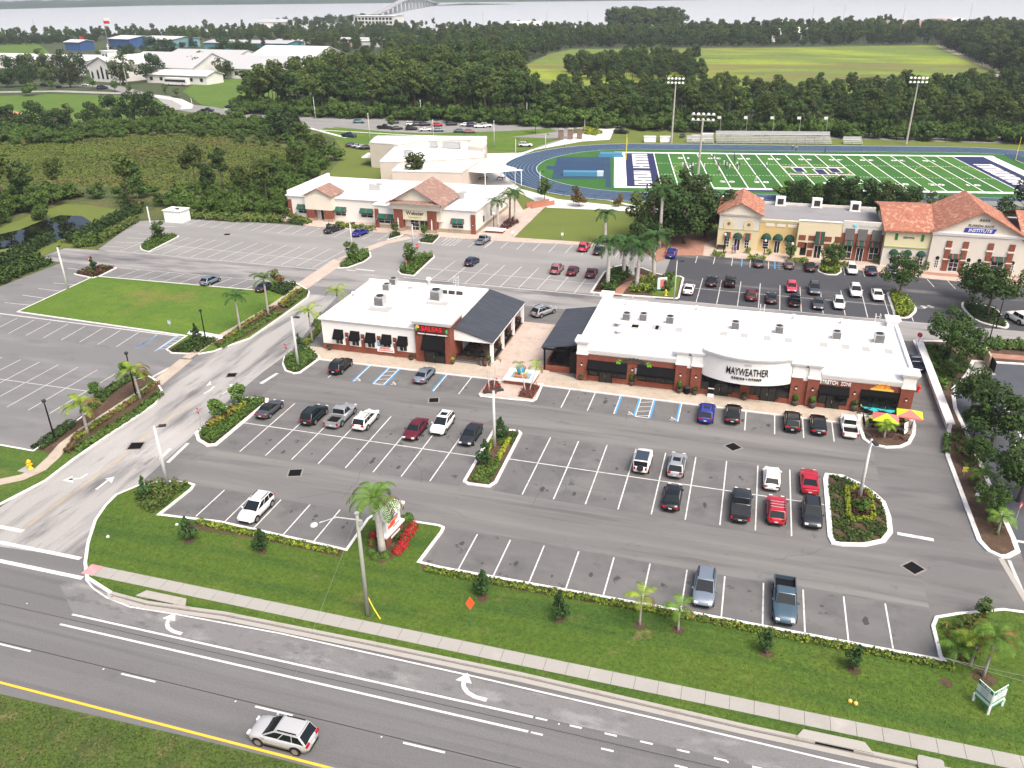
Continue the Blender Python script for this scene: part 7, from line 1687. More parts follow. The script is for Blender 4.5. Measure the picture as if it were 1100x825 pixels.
SE = scatter([(-150,300),(0,243),(66,217),(100,215),(60,210),(0,222),(-150,260)], 3.6, 37); wood('thicket', SE, BU, .6, 1.15, 38)
SF = scatter([(0,142),(60,147),(140,136),(235,130),(300,138),(325,146),(320,152),(230,142),(130,146),(60,156),(0,154)], 4.2, 39); wood('thicket', SF, BU, .6, 1.2, 40)
# ------------------------------------------------------------------ lamps, poles, signs
pole_c = pm('concrete_pole', (.60,.61,.60), rough=.7); wood_p = pm('weathered_pole', (.30,.31,.27), [((.36,.35,.31), (3,3,.6), .5,.7,.8)], rough=.9)
red_s = pm('sign_red', (.60,.02,.03), rough=.4); orange_s = pm('sign_orange', (.85,.10,.03), rough=.5)
def lightpole(b, t, lab, arms=1, m_=None, r=.13, name='light_pole', grp=None, z0=.12, da=0, conc=False):
    P_ = G(b[0],b[1],z0); h = hat(b, t); th_ = thing(name, lab, 'light pole', P_, da, grp)
    m = MB(); m.smooth = True; m.tube([(0,0,-.1),(0,0,h*.5),(0,0,h)], [r,r*.85,r*.62], 10); m.build('pole', m_ or pole_c, th_)
    for k in range(arms):
        s = 1 if k == 0 else -1
        m = MB(); m.tube([(0,0,h-.15),(s*.5,0,h-.05)], .05, 6); a = m.build('arm', dark_metal, th_)
        m = MB(); m.box(min(s*.45,s*1.2),max(s*.45,s*1.2),-.2,.2,h-.1,h+.06); m.build('lamp_head', dark_metal, a)
    return th_
lightpole((180.2,521.8),(166,458),'tall pale light pole in the shrubby corner by the entrance road',1,da=.5,r=.2)
lightpole((922.7,536.7),(936.6,472),'tall pale light pole in the ringed island on the right',2,da=1.9,r=.2)
lightpole((531.3,480.4),(530.8,420),'tall pale light pole on the middle island before the plaza',2,da=.6,r=.2)
lightpole((320.6,393.7),(314.5,340),'tall pale light pole on the island at the restaurant corner',1,da=0,r=.2)
lightpole((73.3,311.1),(61.5,266),'tall pale light pole at the left edge of the bright lawn',1,da=2,r=.2)
lightpole((164.5,254.5),(157.5,222),'tall pale light pole between the white hut and the pond hedge',1,da=1,r=.2)
lightpole((378.5,268),(376,240),'pale light pole between the dark grey and the blue sedan',1,da=1,r=.17); lightpole((444,262),(442,241),'pale light pole in front of the college entrance',1,da=0,r=.17)
for b, t, lab in (((59.5,473.5),(46.5,433),'thin black lamp at the lower left median by the hedge'),((146,424),(136.5,381),'thin black lamp behind the golden palm at the median tip'),((221.7,368),(215.5,335),'thin black lamp by the lawn walk')):
    P_ = G(*b,.12); h = hat(b,t); o = thing('street_lamp', lab, 'street lamp', P_, 0, 'black lamps on the left median'); m = MB(); m.tube([(0,0,0),(0,0,h)],[.11,.07],8); m.build('pole', black_m, o); m = MB(); m.lathe([(.1,h),(.22,h+.1),(.26,h+.35),(.05,h+.45)],10); m.build('lantern', dark_metal, o)
lightpole((724,324-2),(728,280),'pale lamp pole on the turf end of the palm island',1,r=.1); lightpole((1070,352),(1085-20,0+318),'black lamp pole in the big island at the institute',1,black_m,.09)
lightpole((1061,372),(1068,341),'black lamp pole behind the bin enclosure',1,black_m,.1); lightpole((1032,380),(1039,353),'bare pale pole between the trees by the bin enclosure',0,r=.1)
lightpole((1061,440),(1069,420),'pale lamp pole in the side street near the top of the strip',1,r=.1,z0=0); lightpole((1083,502),(1094,472),'pale lamp pole in the side street under the right trees',1,r=.1,z0=0)
for b, t, lab in (((208.5,125),(207,105),'pale street light pole by the church field'),((339,128),(338,104),'pale pole at the left end of the school car park'),((397.5,151),(396,121),'pale street light pole by the gym corner'),((452.5,130),(452,107),'pale pole at the back of the school car park'),((531,158),(530,129),'pale street light pole on the school lawn right of the gym'),((566,133),(566,110),'wooden pole at the back of the school road'),((466,152),(466,128),'pale pole behind the gym roof'),((586,161),(586,144),'thin pole by the track fence'),((554,165),(554,149),'thin pole on the school plaza'),((580,207),(580,184),'dark thin pole on the near bend of the track'),((553.5,201),(553.5,181),'white thin pole on the near plaza by the track')): lightpole(b,t,lab,1,r=.13,z0=0)
def stadium(b, t, lab, rz):
    P_ = G(*b); h = hat(b,t); o = thing('floodlight_mast', lab, 'floodlight', P_, rz, 'floodlight masts of the football field'); m = MB(); m.tube([(0,0,0),(0,0,h)],[.34,.2],10); m.build('pole', pm('weathered_mast', (.42,.40,.36), rough=.8), o)
    for z in (h-.3,h+1.0):
        m = MB(); m.box(-2.9,2.9,-.1,.1,z-.08,z+.08); b_ = m.build('crossarm', steel, o)
        for k in range(5): m = MB(); m.T = Matrix.Translation((-2.4+1.2*k,-.35,z+.1))@Matrix.Rotation(rad(65),4,'X'); m.lathe([(.16,-.3),(.38,.16),(.34,.22)],10); m.build('floodlight', white_trim, b_)
stadium((721.2,153.6),(725.5,88.2),'floodlight mast left of the bleachers beyond the track',0); stadium((973.3,154.8),(987.8,87.6),'floodlight mast right of the bleachers beyond the track',0); stadium((747.5,214),(755.3,128.2),'floodlight mast on the near side rising from the dark oaks',PI)
# utility pole with cobra lamp, stay and overhead wires
P_ = G(395.5,661.6,.1); h = hat((395.5,661.6),(384,552)); o = thing('utility_pole', 'weathered wooden utility pole with a street light arm on the verge', 'utility pole', P_)
m = MB(); m.smooth = True; m.tube([(0,0,-.2),(0,0,h)],[.21,.14],10); m.build('pole', wood_p, o)
m = MB(); m.tube([(0,0,h-.6),(-1.3,-1.0,h+.1),(-2.3,-2.0,h+.05)],.06,8); a = m.build('arm', steel, o); m = MB(); m.smooth = True; m.blob((-2.6,-2.3,h),(.3,.36,.13),3,12,6,.03); m.build('lamp_head', pm('lamp_grey', (.6,.63,.65), rough=.4), a)
m = MB(); m.tube([(.12,.1,2.0),(.6,.0,1.0),(1.2,-.1,.02)],.055,6); m.build('stay_guard', pm('guard_yellow', (.75,.58,.05)), o)
m = MB(); m.box(-.16,.16,-.16,.16,h,h+.12); m.box(.1,.4,-.12,.12,h-1.1,h-.6); m.build('fitting', steel, o)
m = MB()
def sag(a, b, s):
    return [a.lerp(b,k/14)-Vector((0,0,s*4*(k/14)*(1-k/14))) for k in range(15)]
m.tube(sag(P_+Vector((0,0,h-.3)), P_+Vector((-2.6,-8,0)), 0), .012, 4); w_ = m.build('guy_wire', pm('wire', (.2,.24,.2)), None); tag(w_, 'thin stay wire from the wooden utility pole to the lawn', 'wire')
for i, dz in enumerate((0, .5)):
    m = MB(); a = G(1012,706,2.0+dz*2); b = G(1100,729-6*i,2.2+dz*2); d = (b-a); m.tube(sag(a, a+d*2.2, .25), .018, 4); tag(m.build('overhead_wire', MATS['wire']), 'green grey wire over the bushy palm at the bottom right, '+('lower of two' if i == 0 else 'upper of two'), 'wire')
def stop_sign(b, lab, back=False, h=2.1, z0=.12, rz=0, s=1.0):
    P_ = G(b[0],b[1],z0); o = thing('stop_sign', lab, 'stop sign', P_, rz); m = MB(); m.tube([(0,0,0),(0,0,h+.35)],.04,6); m.build('post', steel, o)
    m = MB(); m.T = Matrix.Translation((0,-.06,h))@Matrix.Rotation(PI/2,4,'X')@Matrix.Rotation(PI/8,4,'Z'); m.lathe([(.38*s,-.015),(.38*s,.015)],8); f = m.build('sign_face', red_s, o)
    if not back: sign_text('lettering','STOP',.3*s,white_trim,f,(0,-.085,h),0,.004,.006,.85)
stop_sign((216,457),'stop sign at the lower tip of the left hedged island',rz=-.6,s=1.15); stop_sign((309,386),'stop sign on the island corner by the restaurant',rz=-.6,s=1.15); stop_sign((99,289),'stop sign on the dark planted point beside the lawn',rz=1.2,s=1.1); stop_sign((449,275),'stop sign on the island behind the restaurant',rz=.2,s=1.1); stop_sign((437,292),'stop sign at the lower end of the island behind the restaurant',rz=-.6); stop_sign((985,374),'stop sign by the rear corner of the shop row under the big tree',rz=2.6); stop_sign((1090,562),'stop sign at the tip of the right planting strip',rz=1.0,s=1.1)
for px, lab in (((506,673),'small red diamond flag sign on a thin green post on the verge'),):
    P_ = G(*px,.12); o = thing('diamond_sign', lab, 'sign', P_, .35); m = MB(); m.box(-.03,.03,-.02,.02,0,2.6); m.build('post', pm('green_post', (.06,.14,.08)), o); m = MB(); m.T = Matrix.Translation((0,-.04,2.35))@Matrix.Rotation(PI/4,4,'Y'); m.add([(-.34,0,-.34),(.34,0,-.34),(.34,0,.34),(-.34,0,.34),(-.34,.03,-.34),(.34,.03,-.34),(.34,.03,.34),(-.34,.03,.34)],[(0,1,2,3),(7,6,5,4),(0,4,5,1),(1,5,6,2),(2,6,7,3),(3,7,4,0)]); m.v = [Vector((v.x*.8,v.y,2.55+(v.z-2.35)*1.5)) for v in m.v]; m.build('sign_face', orange_s, o)
for px, lab, c_ in (((1035,512),'small yellow marker sign in the mulch of the right strip',(.75,.6,.08)),((183,352),'small blue and white sign board on the bright lawn',(.45,.55,.7)),((604,256),'small white sign post on the side lawn',(.75,.75,.75)),((1049,545-7),'white stake in the mulch of the right strip',(.7,.7,.7)),((551,254),'short white post at the corner of the side lawn',(.75,.75,.75))):
    P_ = G(*px,.12); o = thing('marker_sign', lab, 'sign', P_); m = MB(); m.box(-.03,.03,-.03,.03,0,1.1); m.build('post', steel, o); m = MB(); m.box(-.28,.28,-.06,-.031,.65,1.25); m.build('sign_face', pm('marker_%d' % px[0], c_), o)
# monument sign
A = G(415.5,588,.13); B_ = G(432,570,.13); d = (B_-A); ang = math.atan2(d.y,d.x); Lm = d.length
A = A.lerp(B_, .0); o = thing('monument_sign', 'white and red brick monument sign with a red logo on the verge', 'sign', A, ang)
m = MB(); m.box(-.1,Lm+.1,-.1,.75,0,1.15); m.build('brick_base', brick, o)
m = MB(); m.box(-.25,Lm+.25,-.25,.9,1.15,1.35); m.box(.15,Lm-.15,-.02,.68,1.35,2.75); m.box(0,Lm,-.1,.78,2.75,2.95); m.box(-.2,Lm+.2,-.25,.92,2.95,3.2); m.box(-.35,Lm+.35,-.38,1.05,3.2,3.4); m.build('cabinet', white_trim, o)
m = MB(); m.box(.5,Lm-1.2,-.05,-.021,1.75,2.1); m.box(.9,Lm-.7,-.05,-.021,2.12,2.3); m.build('logo', orange_s, o)
m = MB(); m.box(.7,Lm-.6,-.05,-.021,2.4,2.55); m.box(Lm*.45,Lm-.4,-.05,-.021,1.5,1.6); m.build('lettering', grey_cl, o)
m = MB(); m.box(Lm*.25,Lm*.8,-.14,-.101,.55,.78); m.build('name_strip', white_trim, o)
# green and white board folded in a V
bw = pm('board_white', (.72,.76,.76)); bgn = pm('board_green', (.03,.25,.10))
p0 = G(1045,752,.13); p1 = G(1061,767,.13); p2 = G(1076,758,.13); o = thing('leasing_board', 'white and green angled board on short white posts at the bottom right', 'sign board', p1)
for a, b, nm in ((p0,p1,1),(p1,p2,2)):
    a = a-p1; b = b-p1; L_ = (b-a).length; an = math.atan2(b.y-a.y,b.x-a.x); T = Matrix.Translation(a)@Matrix.Rotation(an,4,'Z')
    m = MB(); m.T = T; m.box(.02,L_-.02,-.03,.03,.5,2.15); pn = m.build('panel', bw, o)
    m = MB(); m.T = T; m = None
    for z0, z1 in ((1.82,2.15),(1.0,1.12),(.5,.7)): m = MB(); m.T = T; m.box(.02,L_-.02,-.045,-.031,z0,z1); m.build('stripe', bgn, pn)
    tx = text_mesh('FOR LEASE', .3, .004, .008, min(1.1, L_/2.3)); tx.transform(T@Matrix.Translation((L_/2,-.055,1.985))@Matrix.Rotation(PI/2,4,'X')); tx.materials.clear(); tx.materials.append(bw); link('lettering', tx, pn)
    m = MB(); m.T = T
    for r_ in range(3):
        for k in range(9): m.box(.35+k*(L_-.7)/9,.35+k*(L_-.7)/9+(L_-.7)/12,-.042,-.031,1.6-.2*r_,1.7-.2*r_)
    m.build('small_print', pm('print_grey', (.42,.46,.5)), pn)
for q in (p0,p1,p2): m = MB(); q = q-p1; m.box(q.x-.08,q.x+.08,q.y-.08,q.y+.08,0,.7); m.build('post', bw, o)
# centre sign in the palm island
P_ = G(710.5,312,.13); o = thing('directory_sign', 'small white directory sign with a red panel beside round topiary', 'sign', P_, .5); m = MB(); m.box(-.9,.9,-.12,.12,.3,2.4); m.build('panel', pm('pale_aqua', (.55,.72,.75)), o); m = MB(); m.box(-.35,.7,-.16,-.121,.6,2.1); m.build('red_panel', pm('red_print', (.6,.16,.15)), o); m = MB(); m.box(-.95,-.9,-.1,.1,0,2.5); m.box(.9,.95,-.1,.1,0,2.5); m.build('frame', black_m, o)
for px, lab in (((678,295),'white obelisk marker among the royal palms'),((691,308.5),'small white utility box by the palm island path')):
    P_ = G(*px,.13); o = thing('marker_post', lab, 'marker', P_); hh = 3.4 if 'obelisk' in lab else .6; m = MB(); m.box(-.7,.7,-.7,.7,0,.25); m.build('base', conc, o); m = MB(); m.box(-.5,.5,-.35,.35,.25,hh); m.build('block', white_trim, o)
# hydrants and valve
def hydrant(px, lab, c_, nm='fire_hydrant', z0=.13):
    P_ = G(px[0],px[1],z0); o = thing(nm, lab, 'fire hydrant', P_); m = MB(); m.smooth = True; m.lathe([(.2,0),(.2,.06),(.13,.08),(.13,.55),(.17,.57),(.16,.65),(.1,.76),(.04,.82)],12); m.build('barrel', pm('hydrant_'+nm+str(px[0]), c_), o); m = MB(); m.tube([(-.26,0,.45),(.26,0,.45)],.07,8); m.tube([(0,-.24,.42),(0,0,.42)],.08,8); m.build('outlet', pm('hydrant_'+nm+str(px[0]), c_), o); return o
hydrant((33,503.5),'yellow fire hydrant on the grass left of the brick path',(.8,.5,.02)).scale = (1.5,)*3
hydrant((715,317.5),'yellow fire hydrant on the palm island kerb',(.75,.5,.04)).scale = (1.4,)*3
hydrant((986,421),'red fire valve standing by the right end of the shop row',(.6,.04,.03),'fire_valve',0).scale = (1.3,)*3
c = G(29,505,.13); m = MB(); m.sheet([(c.x-.9,c.y-.5),(c.x+.8,c.y-.6),(c.x+.9,c.y+.5),(c.x-.8,c.y+.6)],.16); struct('concrete_pad', m, conc)
for px, lab in (((907,803-5),'small orange flags by a bare patch near the sidewalk'),): pass
for px, lab in (((913,753.5),'small orange ground flag in the bare patch, left of two'),((919,756),'small orange ground flag in the bare patch, right of two'),((116,577),'small white marker in the grass by the entrance kerb'),((190,564),'pale green utility cap beside the verge hedge')):
    P_ = G(*px,.13); o = thing('ground_marker', lab, 'ground marker', P_); m = MB(); m.lathe([(.16,0),(.16,.12),(.08,.2)],8); m.build('cap', pm('cap_%d' % px[0], (.8,.5,.1) if 'orange' in lab else (.6,.7,.68)), o); m = MB(); m.box(-.01,.01,-.01,.01,.2,.5); m.build('stem', steel, o)

# ------------------------------------------------------------------ white wall beside the shop row
P_ = [G(985.5,372,0), G(1019,463,0)]; d = P_[1]-P_[0]; an = math.atan2(d.y,d.x); L_ = d.length; o = thing('boundary_wall', 'long white ribbed boundary wall right of the shop row', 'wall', P_[0], an)
m = MB(); m.box(0,L_,-.12,.12,0,1.0); m.build('panel', white_trim, o); m = MB(); m.box(-.05,L_+.05,-.5,.5,1.0,1.12); m.build('coping', white_trim, o)
for k in range(12): m = MB(); m.box(L_*k/11-.16,L_*k/11+.16,-.2,.2,0,1.2); m.build('post', white_trim, o)

# ------------------------------------------------------------------ plaza: fountain, planters, patio
P_ = G(560,408,.126); o = thing('fountain', 'square white edged plaza fountain with a bright blue rounded sculpture', 'fountain', P_)
m = MB(); m.box(-2.0,2.0,-1.7,1.9,0,.55); m.build('brick_base', brick, o)
m = MB(); m.box(-2.15,2.15,-1.85,-1.0,.55,.7); m.box(-2.15,2.15,1.15,2.0,.55,.7); m.box(-2.15,-1.35,-1.0,1.15,.55,.7); m.box(1.35,2.15,-1.0,1.15,.55,.7); m.build('rim', white_trim, o)
m = MB(); m.box(-1.35,1.35,-1.0,1.15,.55,.62); m.build('water', pm('fountain_water', (.3,.4,.42), rough=.1), o)
m = MB(); m.smooth = True; m.tube([(-.9,0,.9),(-.3,.1,1.0),(.3,-.15,.95),(.9,.2,1.2)],[.12,.2,.2,.1],8); m.build('sculpture_fish', pm('sculpt_gold', (.55,.4,.08)), o)
m = MB(); m.smooth = True; m.blob((-.15,.25,1.3),(.62,.5,.6),5,12,8,.22); m.build('blue_sculpture', pm('globe_blue', (.02,.28,.48), rough=.25), o)
m = MB(); m.box(-.9,.95,-.7,-.2,.62,.85); m.build('sculpture_base', pm('terracotta', (.5,.22,.1)), o)
def planter(px, lab, s=1.0, lm=None, h=.9, pot=None, z0=.125):
    P_ = G(px[0],px[1],z0); o = thing('potted_plant', lab, 'potted plant', P_); m = MB(); m.smooth = True; m.lathe([(.25*s,0),(.42*s,.3*s),(.45*s,.6*s),(.4*s,.7*s)],12); m.build('pot', pot or pm('dark_pot', (.06,.045,.04), rough=.7), o)
    rs = np.random.default_rng(int(px[0])); d = rs.normal(size=(220,3)); d /= np.linalg.norm(d,axis=1,keepdims=True); C = d*np.array([.45*s,.45*s,h*.5])*rs.uniform(.5,1,(220,1)); C[:,2] += .65*s+h*.45; link('foliage', leaf_mesh('foliage', leaf_arrays(C,d,.14,rs), lm or lf_mid), o)
for px, lab, s, lm, h in (((354,376),'low dark pot at the left corner of the restaurant',.8,lf_dark,.4),((442,386.5),'dark pot left of the restaurant door',.8,lf_dark,.4),((486,391),'yellow flowered pot right of the restaurant door',.8,lf_yel,.7),((521,393),'dark pot by the front post of the slate porch',1.0,lf_bur,.7),((524.5,391),'leafy pot beside the slate porch corner',1.0,lf_mid,.8),((536.5,374.5),'orange flowered pot along the slate porch, second from the front',.9,lf_rust,.8),((546.5,361.5),'brown pot along the slate porch, third from the front',1.1,lf_bur,.6),((557,348),'brown pot at the back of the slate porch railing',1.1,lf_bur,.6),
    ((624,408),'low dark pot at the left pier of the shop row',.9,lf_dark,.5),((678.5,414),'cone potted shrub between the two black awnings',.9,lf_mid,1.4),((729.5,422),'cone potted shrub left of the black bin',.9,lf_mid,1.4),((746,424),'low dark pot left of the gym windows',.9,lf_dark,.5),((799,429.5),'low dark pot at the gym centre pillar',.9,lf_dark,.5),((853.5,435.5),'green potted shrub at the right of the gym windows',1.0,lf_mid,1.1),((872,438),'green potted shrub left of the stretching studio',1.1,lf_mid,1.1),((916.5,441),'dark potted shrub right of the stretching studio',1.2,lf_dark,.8)): planter(px,lab,s,lm,h)
P_ = G(737.5,422.5,.125); o = thing('litter_bin', 'black slatted litter bin between two shop row piers', 'litter bin', P_); m = MB(); m.lathe([(.38,0),(.42,.9)],14); m.build('body', black_m, o); m = MB(); m.lathe([(.45,.9),(.4,1.05),(.2,1.12)],14); m.build('lid', dark_metal, o)
P_ = G(518,392,.125); o = thing('litter_bin', 'grey litter bin by the front white post of the slate porch', 'litter bin', P_); m = MB(); m.lathe([(.4,0),(.42,.9)],14); m.build('body', grey_cl, o); m = MB(); m.lathe([(.45,.9),(.4,1.05),(.2,1.12)],14); m.build('lid', dark_metal, o)
P_ = G(763,426.5,.125); o = thing('sandwich_board', 'white folding pavement board outside the gym', 'sandwich board', P_); 
for s in (-1,1): m = MB(); m.T = Matrix.Rotation(rad(14*s),4,'X'); m.box(-.38,.38,-.02+s*.12,.02+s*.12,0,1.25); m.build('panel', white_trim if s < 0 else black_m, o)
# furniture
tbl_m = pm('dark_furniture', (.03,.028,.028), rough=.6)
def table_set(loc, lab, chairlab, n=4, col=None, rz=0, r=.45, grp=None, square=False):
    o = thing('cafe_table', lab, 'table', loc, rz, grp); m = MB()
    if square: m.box(-r,r,-r,r,.72,.76)
    else: m.lathe([(r,.72),(r,.76)],16)
    m.build('tabletop', col or tbl_m, o); m = MB(); m.tube([(0,0,.02),(0,0,.72)],.04,8); m.lathe([(.25,0),(.22,.03)],12); m.build('pedestal', tbl_m, o)
    for k in range(n):
        a = rz+2*PI*k/n+PI/4; q = Vector(loc)+Vector((math.cos(a)*(r+.42),math.sin(a)*(r+.42),0)); chair(q, a+PI/2, chairlab, col=None)
CH0 = {}
def chair(loc, rz, lab, col=None, grp='cafe chairs'):
    c_ = col or tbl_m
    if c_.name not in CH0:
        o = thing('cafe_chair', lab, 'chair', loc, rz, grp); m = MB(); m.box(-.22,.22,-.22,.22,.43,.47); m.build('seat', c_, o); m = MB(); m.box(-.22,.22,.2,.24,.5,.9); m.build('backrest', c_, o)
        for x in (-.19,.19):
            for y in (-.19,.21): m = MB(); m.tube([(x,y,0),(x,y,.45)],.018,5); m.build('leg', tbl_m, o)
        CH0[c_.name] = o; return o
    o = clone(CH0[c_.name]); o.location = loc; o.rotation_euler = (0,0,rz); o['label'] = lab; return o
for k, (x, y) in enumerate(((-37.6,103.6),(-35.6,103.4),(-37.2,106.6),(-35.3,108.6),(-35.2,112.5),(-37,115))): table_set((x,y,.16), ('dark square table under the front of the slate porch','dark square table nearest the front porch post','dark table deeper under the slate porch','dark table seen over the porch railing','dark table by the middle porch posts','dark table at the back of the slate porch')[k], 'dark chair at the tables under the slate porch', 4, rz=.3*k, square=True)
for k, (x, y) in enumerate(((-24.0,104.2),(-22.6,107.5))): table_set((x,y,.16), 'dark table under the slate patio roof, '+('nearer the low brick wall' if k == 0 else 'further back'), 'dark chair under the slate patio roof', 4, rz=.2)
teal_t = pm('turquoise_top', (.03,.46,.50), rough=.6); lime_c = pm('lime_seat', (.42,.62,.04), rough=.6)
for k, px in enumerate(((930.5,436.5),(937.5,439.5),(947,439),(956,441))): q = G(px[0],px[1]+1,.8); table_set((q.x,q.y,.125), ('turquoise table nearest the potted shrub by the patio wall','turquoise table second from the left under the patio windows','turquoise table behind the left striped umbrella','turquoise table behind the gap between the striped umbrellas')[k], 'dark chair at the turquoise patio tables', 2, teal_t, rz=.4*k, r=.5, square=True)
for k, px in enumerate(((938.5,452),(954,454.5),(966,450),(966,458))): q = G(px[0],px[1]+1,.8); table_set((q.x,q.y,.125), ('black patio table at the front left of the fenced patio','black patio table under the left striped umbrella','black patio table under the right striped umbrella','black patio table by the leaning white board')[k], 'dark chair at the black patio tables', 0, r=.6, square=True)
for k, px in enumerate(((938,448.5),(933,453.5),(946,452),(949,458),(961,449.5),(968,447),(966,453),(964,459),(973,449),(960,454))): q = G(px[0],px[1]+1,.6); chair((q.x,q.y,.125), k*.9, 'lime green chair on the patio under the striped umbrellas', lime_c, 'lime chairs on the patio')
def umbrella(px, lab, rz, top):
    P_ = G(px[0],px[1],.125); o = thing('patio_umbrella', lab, 'umbrella', P_, rz); h = 2.4; m = MB(); m.tube([(0,0,0),(0,0,h)],.03,8); m.build('pole', tbl_m, o)
    q = [(-1.45,-1.1),(1.45,-1.1),(1.45,1.1),(-1.45,1.1)]; coral = pm('coral_canvas', (.80,.17,.15), rough=.8); lime = pm('lime_canvas', (.52,.66,.03), rough=.8)
    m = MB()
    for k in range(4): a = q[k]; b = q[(k+1)%4]; m.mat((k+top) % 2); m.add([(*a,h-.55),(*b,h-.55),(0,0,h+.05),(*a,h-.7),(*b,h-.7)], [(0,1,2),(3,4,1,0)])
    m.build('canopy', [coral, lime], o)
    for k in range(4): a = q[k]; m = MB(); m.tube([(0,0,h-.02),(a[0]*.98,a[1]*.98,h-.58)],.015,5); m.build('rib', tbl_m, o)
umbrella((948.5,463),'pink and lime quartered umbrella, left of two on the patio',-.1,1); umbrella((974,459),'pink and lime quartered umbrella, right of two at the patio corner',-.1,0)
a = [G(926,451).xy,G(928,461.5).xy,G(977,467).xy,G(981,453).xy]; o = thing('patio_fence', 'low black metal fence round the patio with striped umbrellas', 'fence', (17.35,97,0)); 
m = MB()
m.prism(GP([(922,449),(926,461),(978,467),(982,454),(978,446),(940,441)])[:5]+[Vector((17.4,99.5,0))],-.05,.124); struct('patio_paving', m, paver_t)
for p, q in zip(a,a[1:]):
    m = MB(); b = Vector((17.35,97)); n = max(3,int((q-p).length/.14))
    for z in (.25,1.0): m.tube([(*(p-b),z),(*(q-b),z)],.025,5)
    for k in range(n): r_ = p.lerp(q,k/n)-b; m.tube([(r_.x,r_.y,.2),(r_.x,r_.y,1.0)],.012,4)
    m.build('railing', black_m, o)
P_ = G(973,466,.12); o = thing('menu_board', 'white board in a black frame leaning at the patio corner', 'sign board', P_, .9); m = MB(); m.T = Matrix.Rotation(rad(-10),4,'X'); m.box(-.5,.5,-.03,.03,0,1.6); m.build('frame', black_m, o); m = MB(); m.T = Matrix.Rotation(rad(-10),4,'X'); m.box(-.43,.43,-.04,-.031,.1,1.5); m.build('panel', white_trim, o)
cover([(930,465),(972,470),(976,475),(940,472)], .3, lf_bur, 14, .15, seed=41)
hedge([(934,458),(950,461),(968,464)],.5,.8,lf_lime,'bright potted greenery along the inside of the patio fence',60,.16,'shrub',lms=[lf_lime,lf_mid],gap=.9)
# college corner: lamp, planter, ramp
P_ = G(531,249,.12); o = thing('planter_box', 'white rimmed brick planter at the college corner', 'planter', P_); m = MB(); m.box(-1.8,2.2,-1.0,1.0,0,.5); m.build('brick_box', brick, o); m = MB(); m.box(-2,2.4,-1.2,1.2,.5,.62); m.build('rim', white_trim, o)
P_ = G(530.5,246.5,.12); o = thing('street_lamp', 'black globe lamp at the college corner planter', 'street lamp', P_); m = MB(); m.tube([(0,0,0),(0,0,3.4)],[.1,.06],8); m.build('pole', black_m, o); m = MB(); m.smooth = True; m.blob((0,0,3.65),(.28,.28,.28),1,12,8,0); m.build('globe', white_trim, o)
P_ = G(577,222,0); o = thing('ramp_wall', 'short red brick ramp wall between the college walk and the track', 'wall', P_, rad(52))
for y in (-1.1,1.1): m = MB(); m.box(-2.5,4.5,y-.15,y+.15,0,1.1); m.build('brick_wall', pm('ramp_brick', (.40,.17,.11), rough=.9), o)
m = MB(); m.box(-2.5,4.5,-.95,.95,-.05,.14); m.build('ramp', paver_r, o)
cover([(536,246),(545,247),(558,240),(552,234),(543,238)], .4, lf_bur, 20, .25, seed=42)
for px, lab in (((516,188.5),'outdoor table on the shaded school plaza, front'),((519.5,193),'outdoor table on the shaded school plaza, middle'),((523.5,186),'outdoor table on the shaded school plaza, rear'),((538,193.5),'outdoor table on the school plaza by the track')): table_set(G(px[0],px[1],.02), lab, 'bench seat at the school plaza tables', 4, pm('navy_table', (.06,.08,.14)), r=.9)
for px in ((602.5,150),(612.5,149.5),(622.5,149)):
    P_ = G(*px,0); o = thing('gate_pier', {602.5:'brown gate pier of the school, leftmost of three',612.5:'brown gate pier of the school, middle of three',622.5:'brown gate pier of the school, rightmost of three'}[px[0]], 'pier', P_); m = MB(); m.box(-.8,.8,-.8,.8,0,3.4); m.build('shaft', pm('brown_block', (.2,.14,.11)), o); m = MB(); m.box(-1,1,-1,1,3.4,3.7); m.build('cap', conc, o)
P_ = G(613,132.5,0); o = thing('name_wall', 'long white letter wall at the back of the school road', 'sign', P_); m = MB()
for k in range(14): m.box(-7.5+1.1*k,-6.7+1.1*k,-.2,.2,0,1.5)
m.build('letter_blocks', pm('pale_letters', (.6,.68,.66)), o); m = MB(); m.box(-8,8,.2,.5,-.05,.3); m.build('plinth', conc, o)

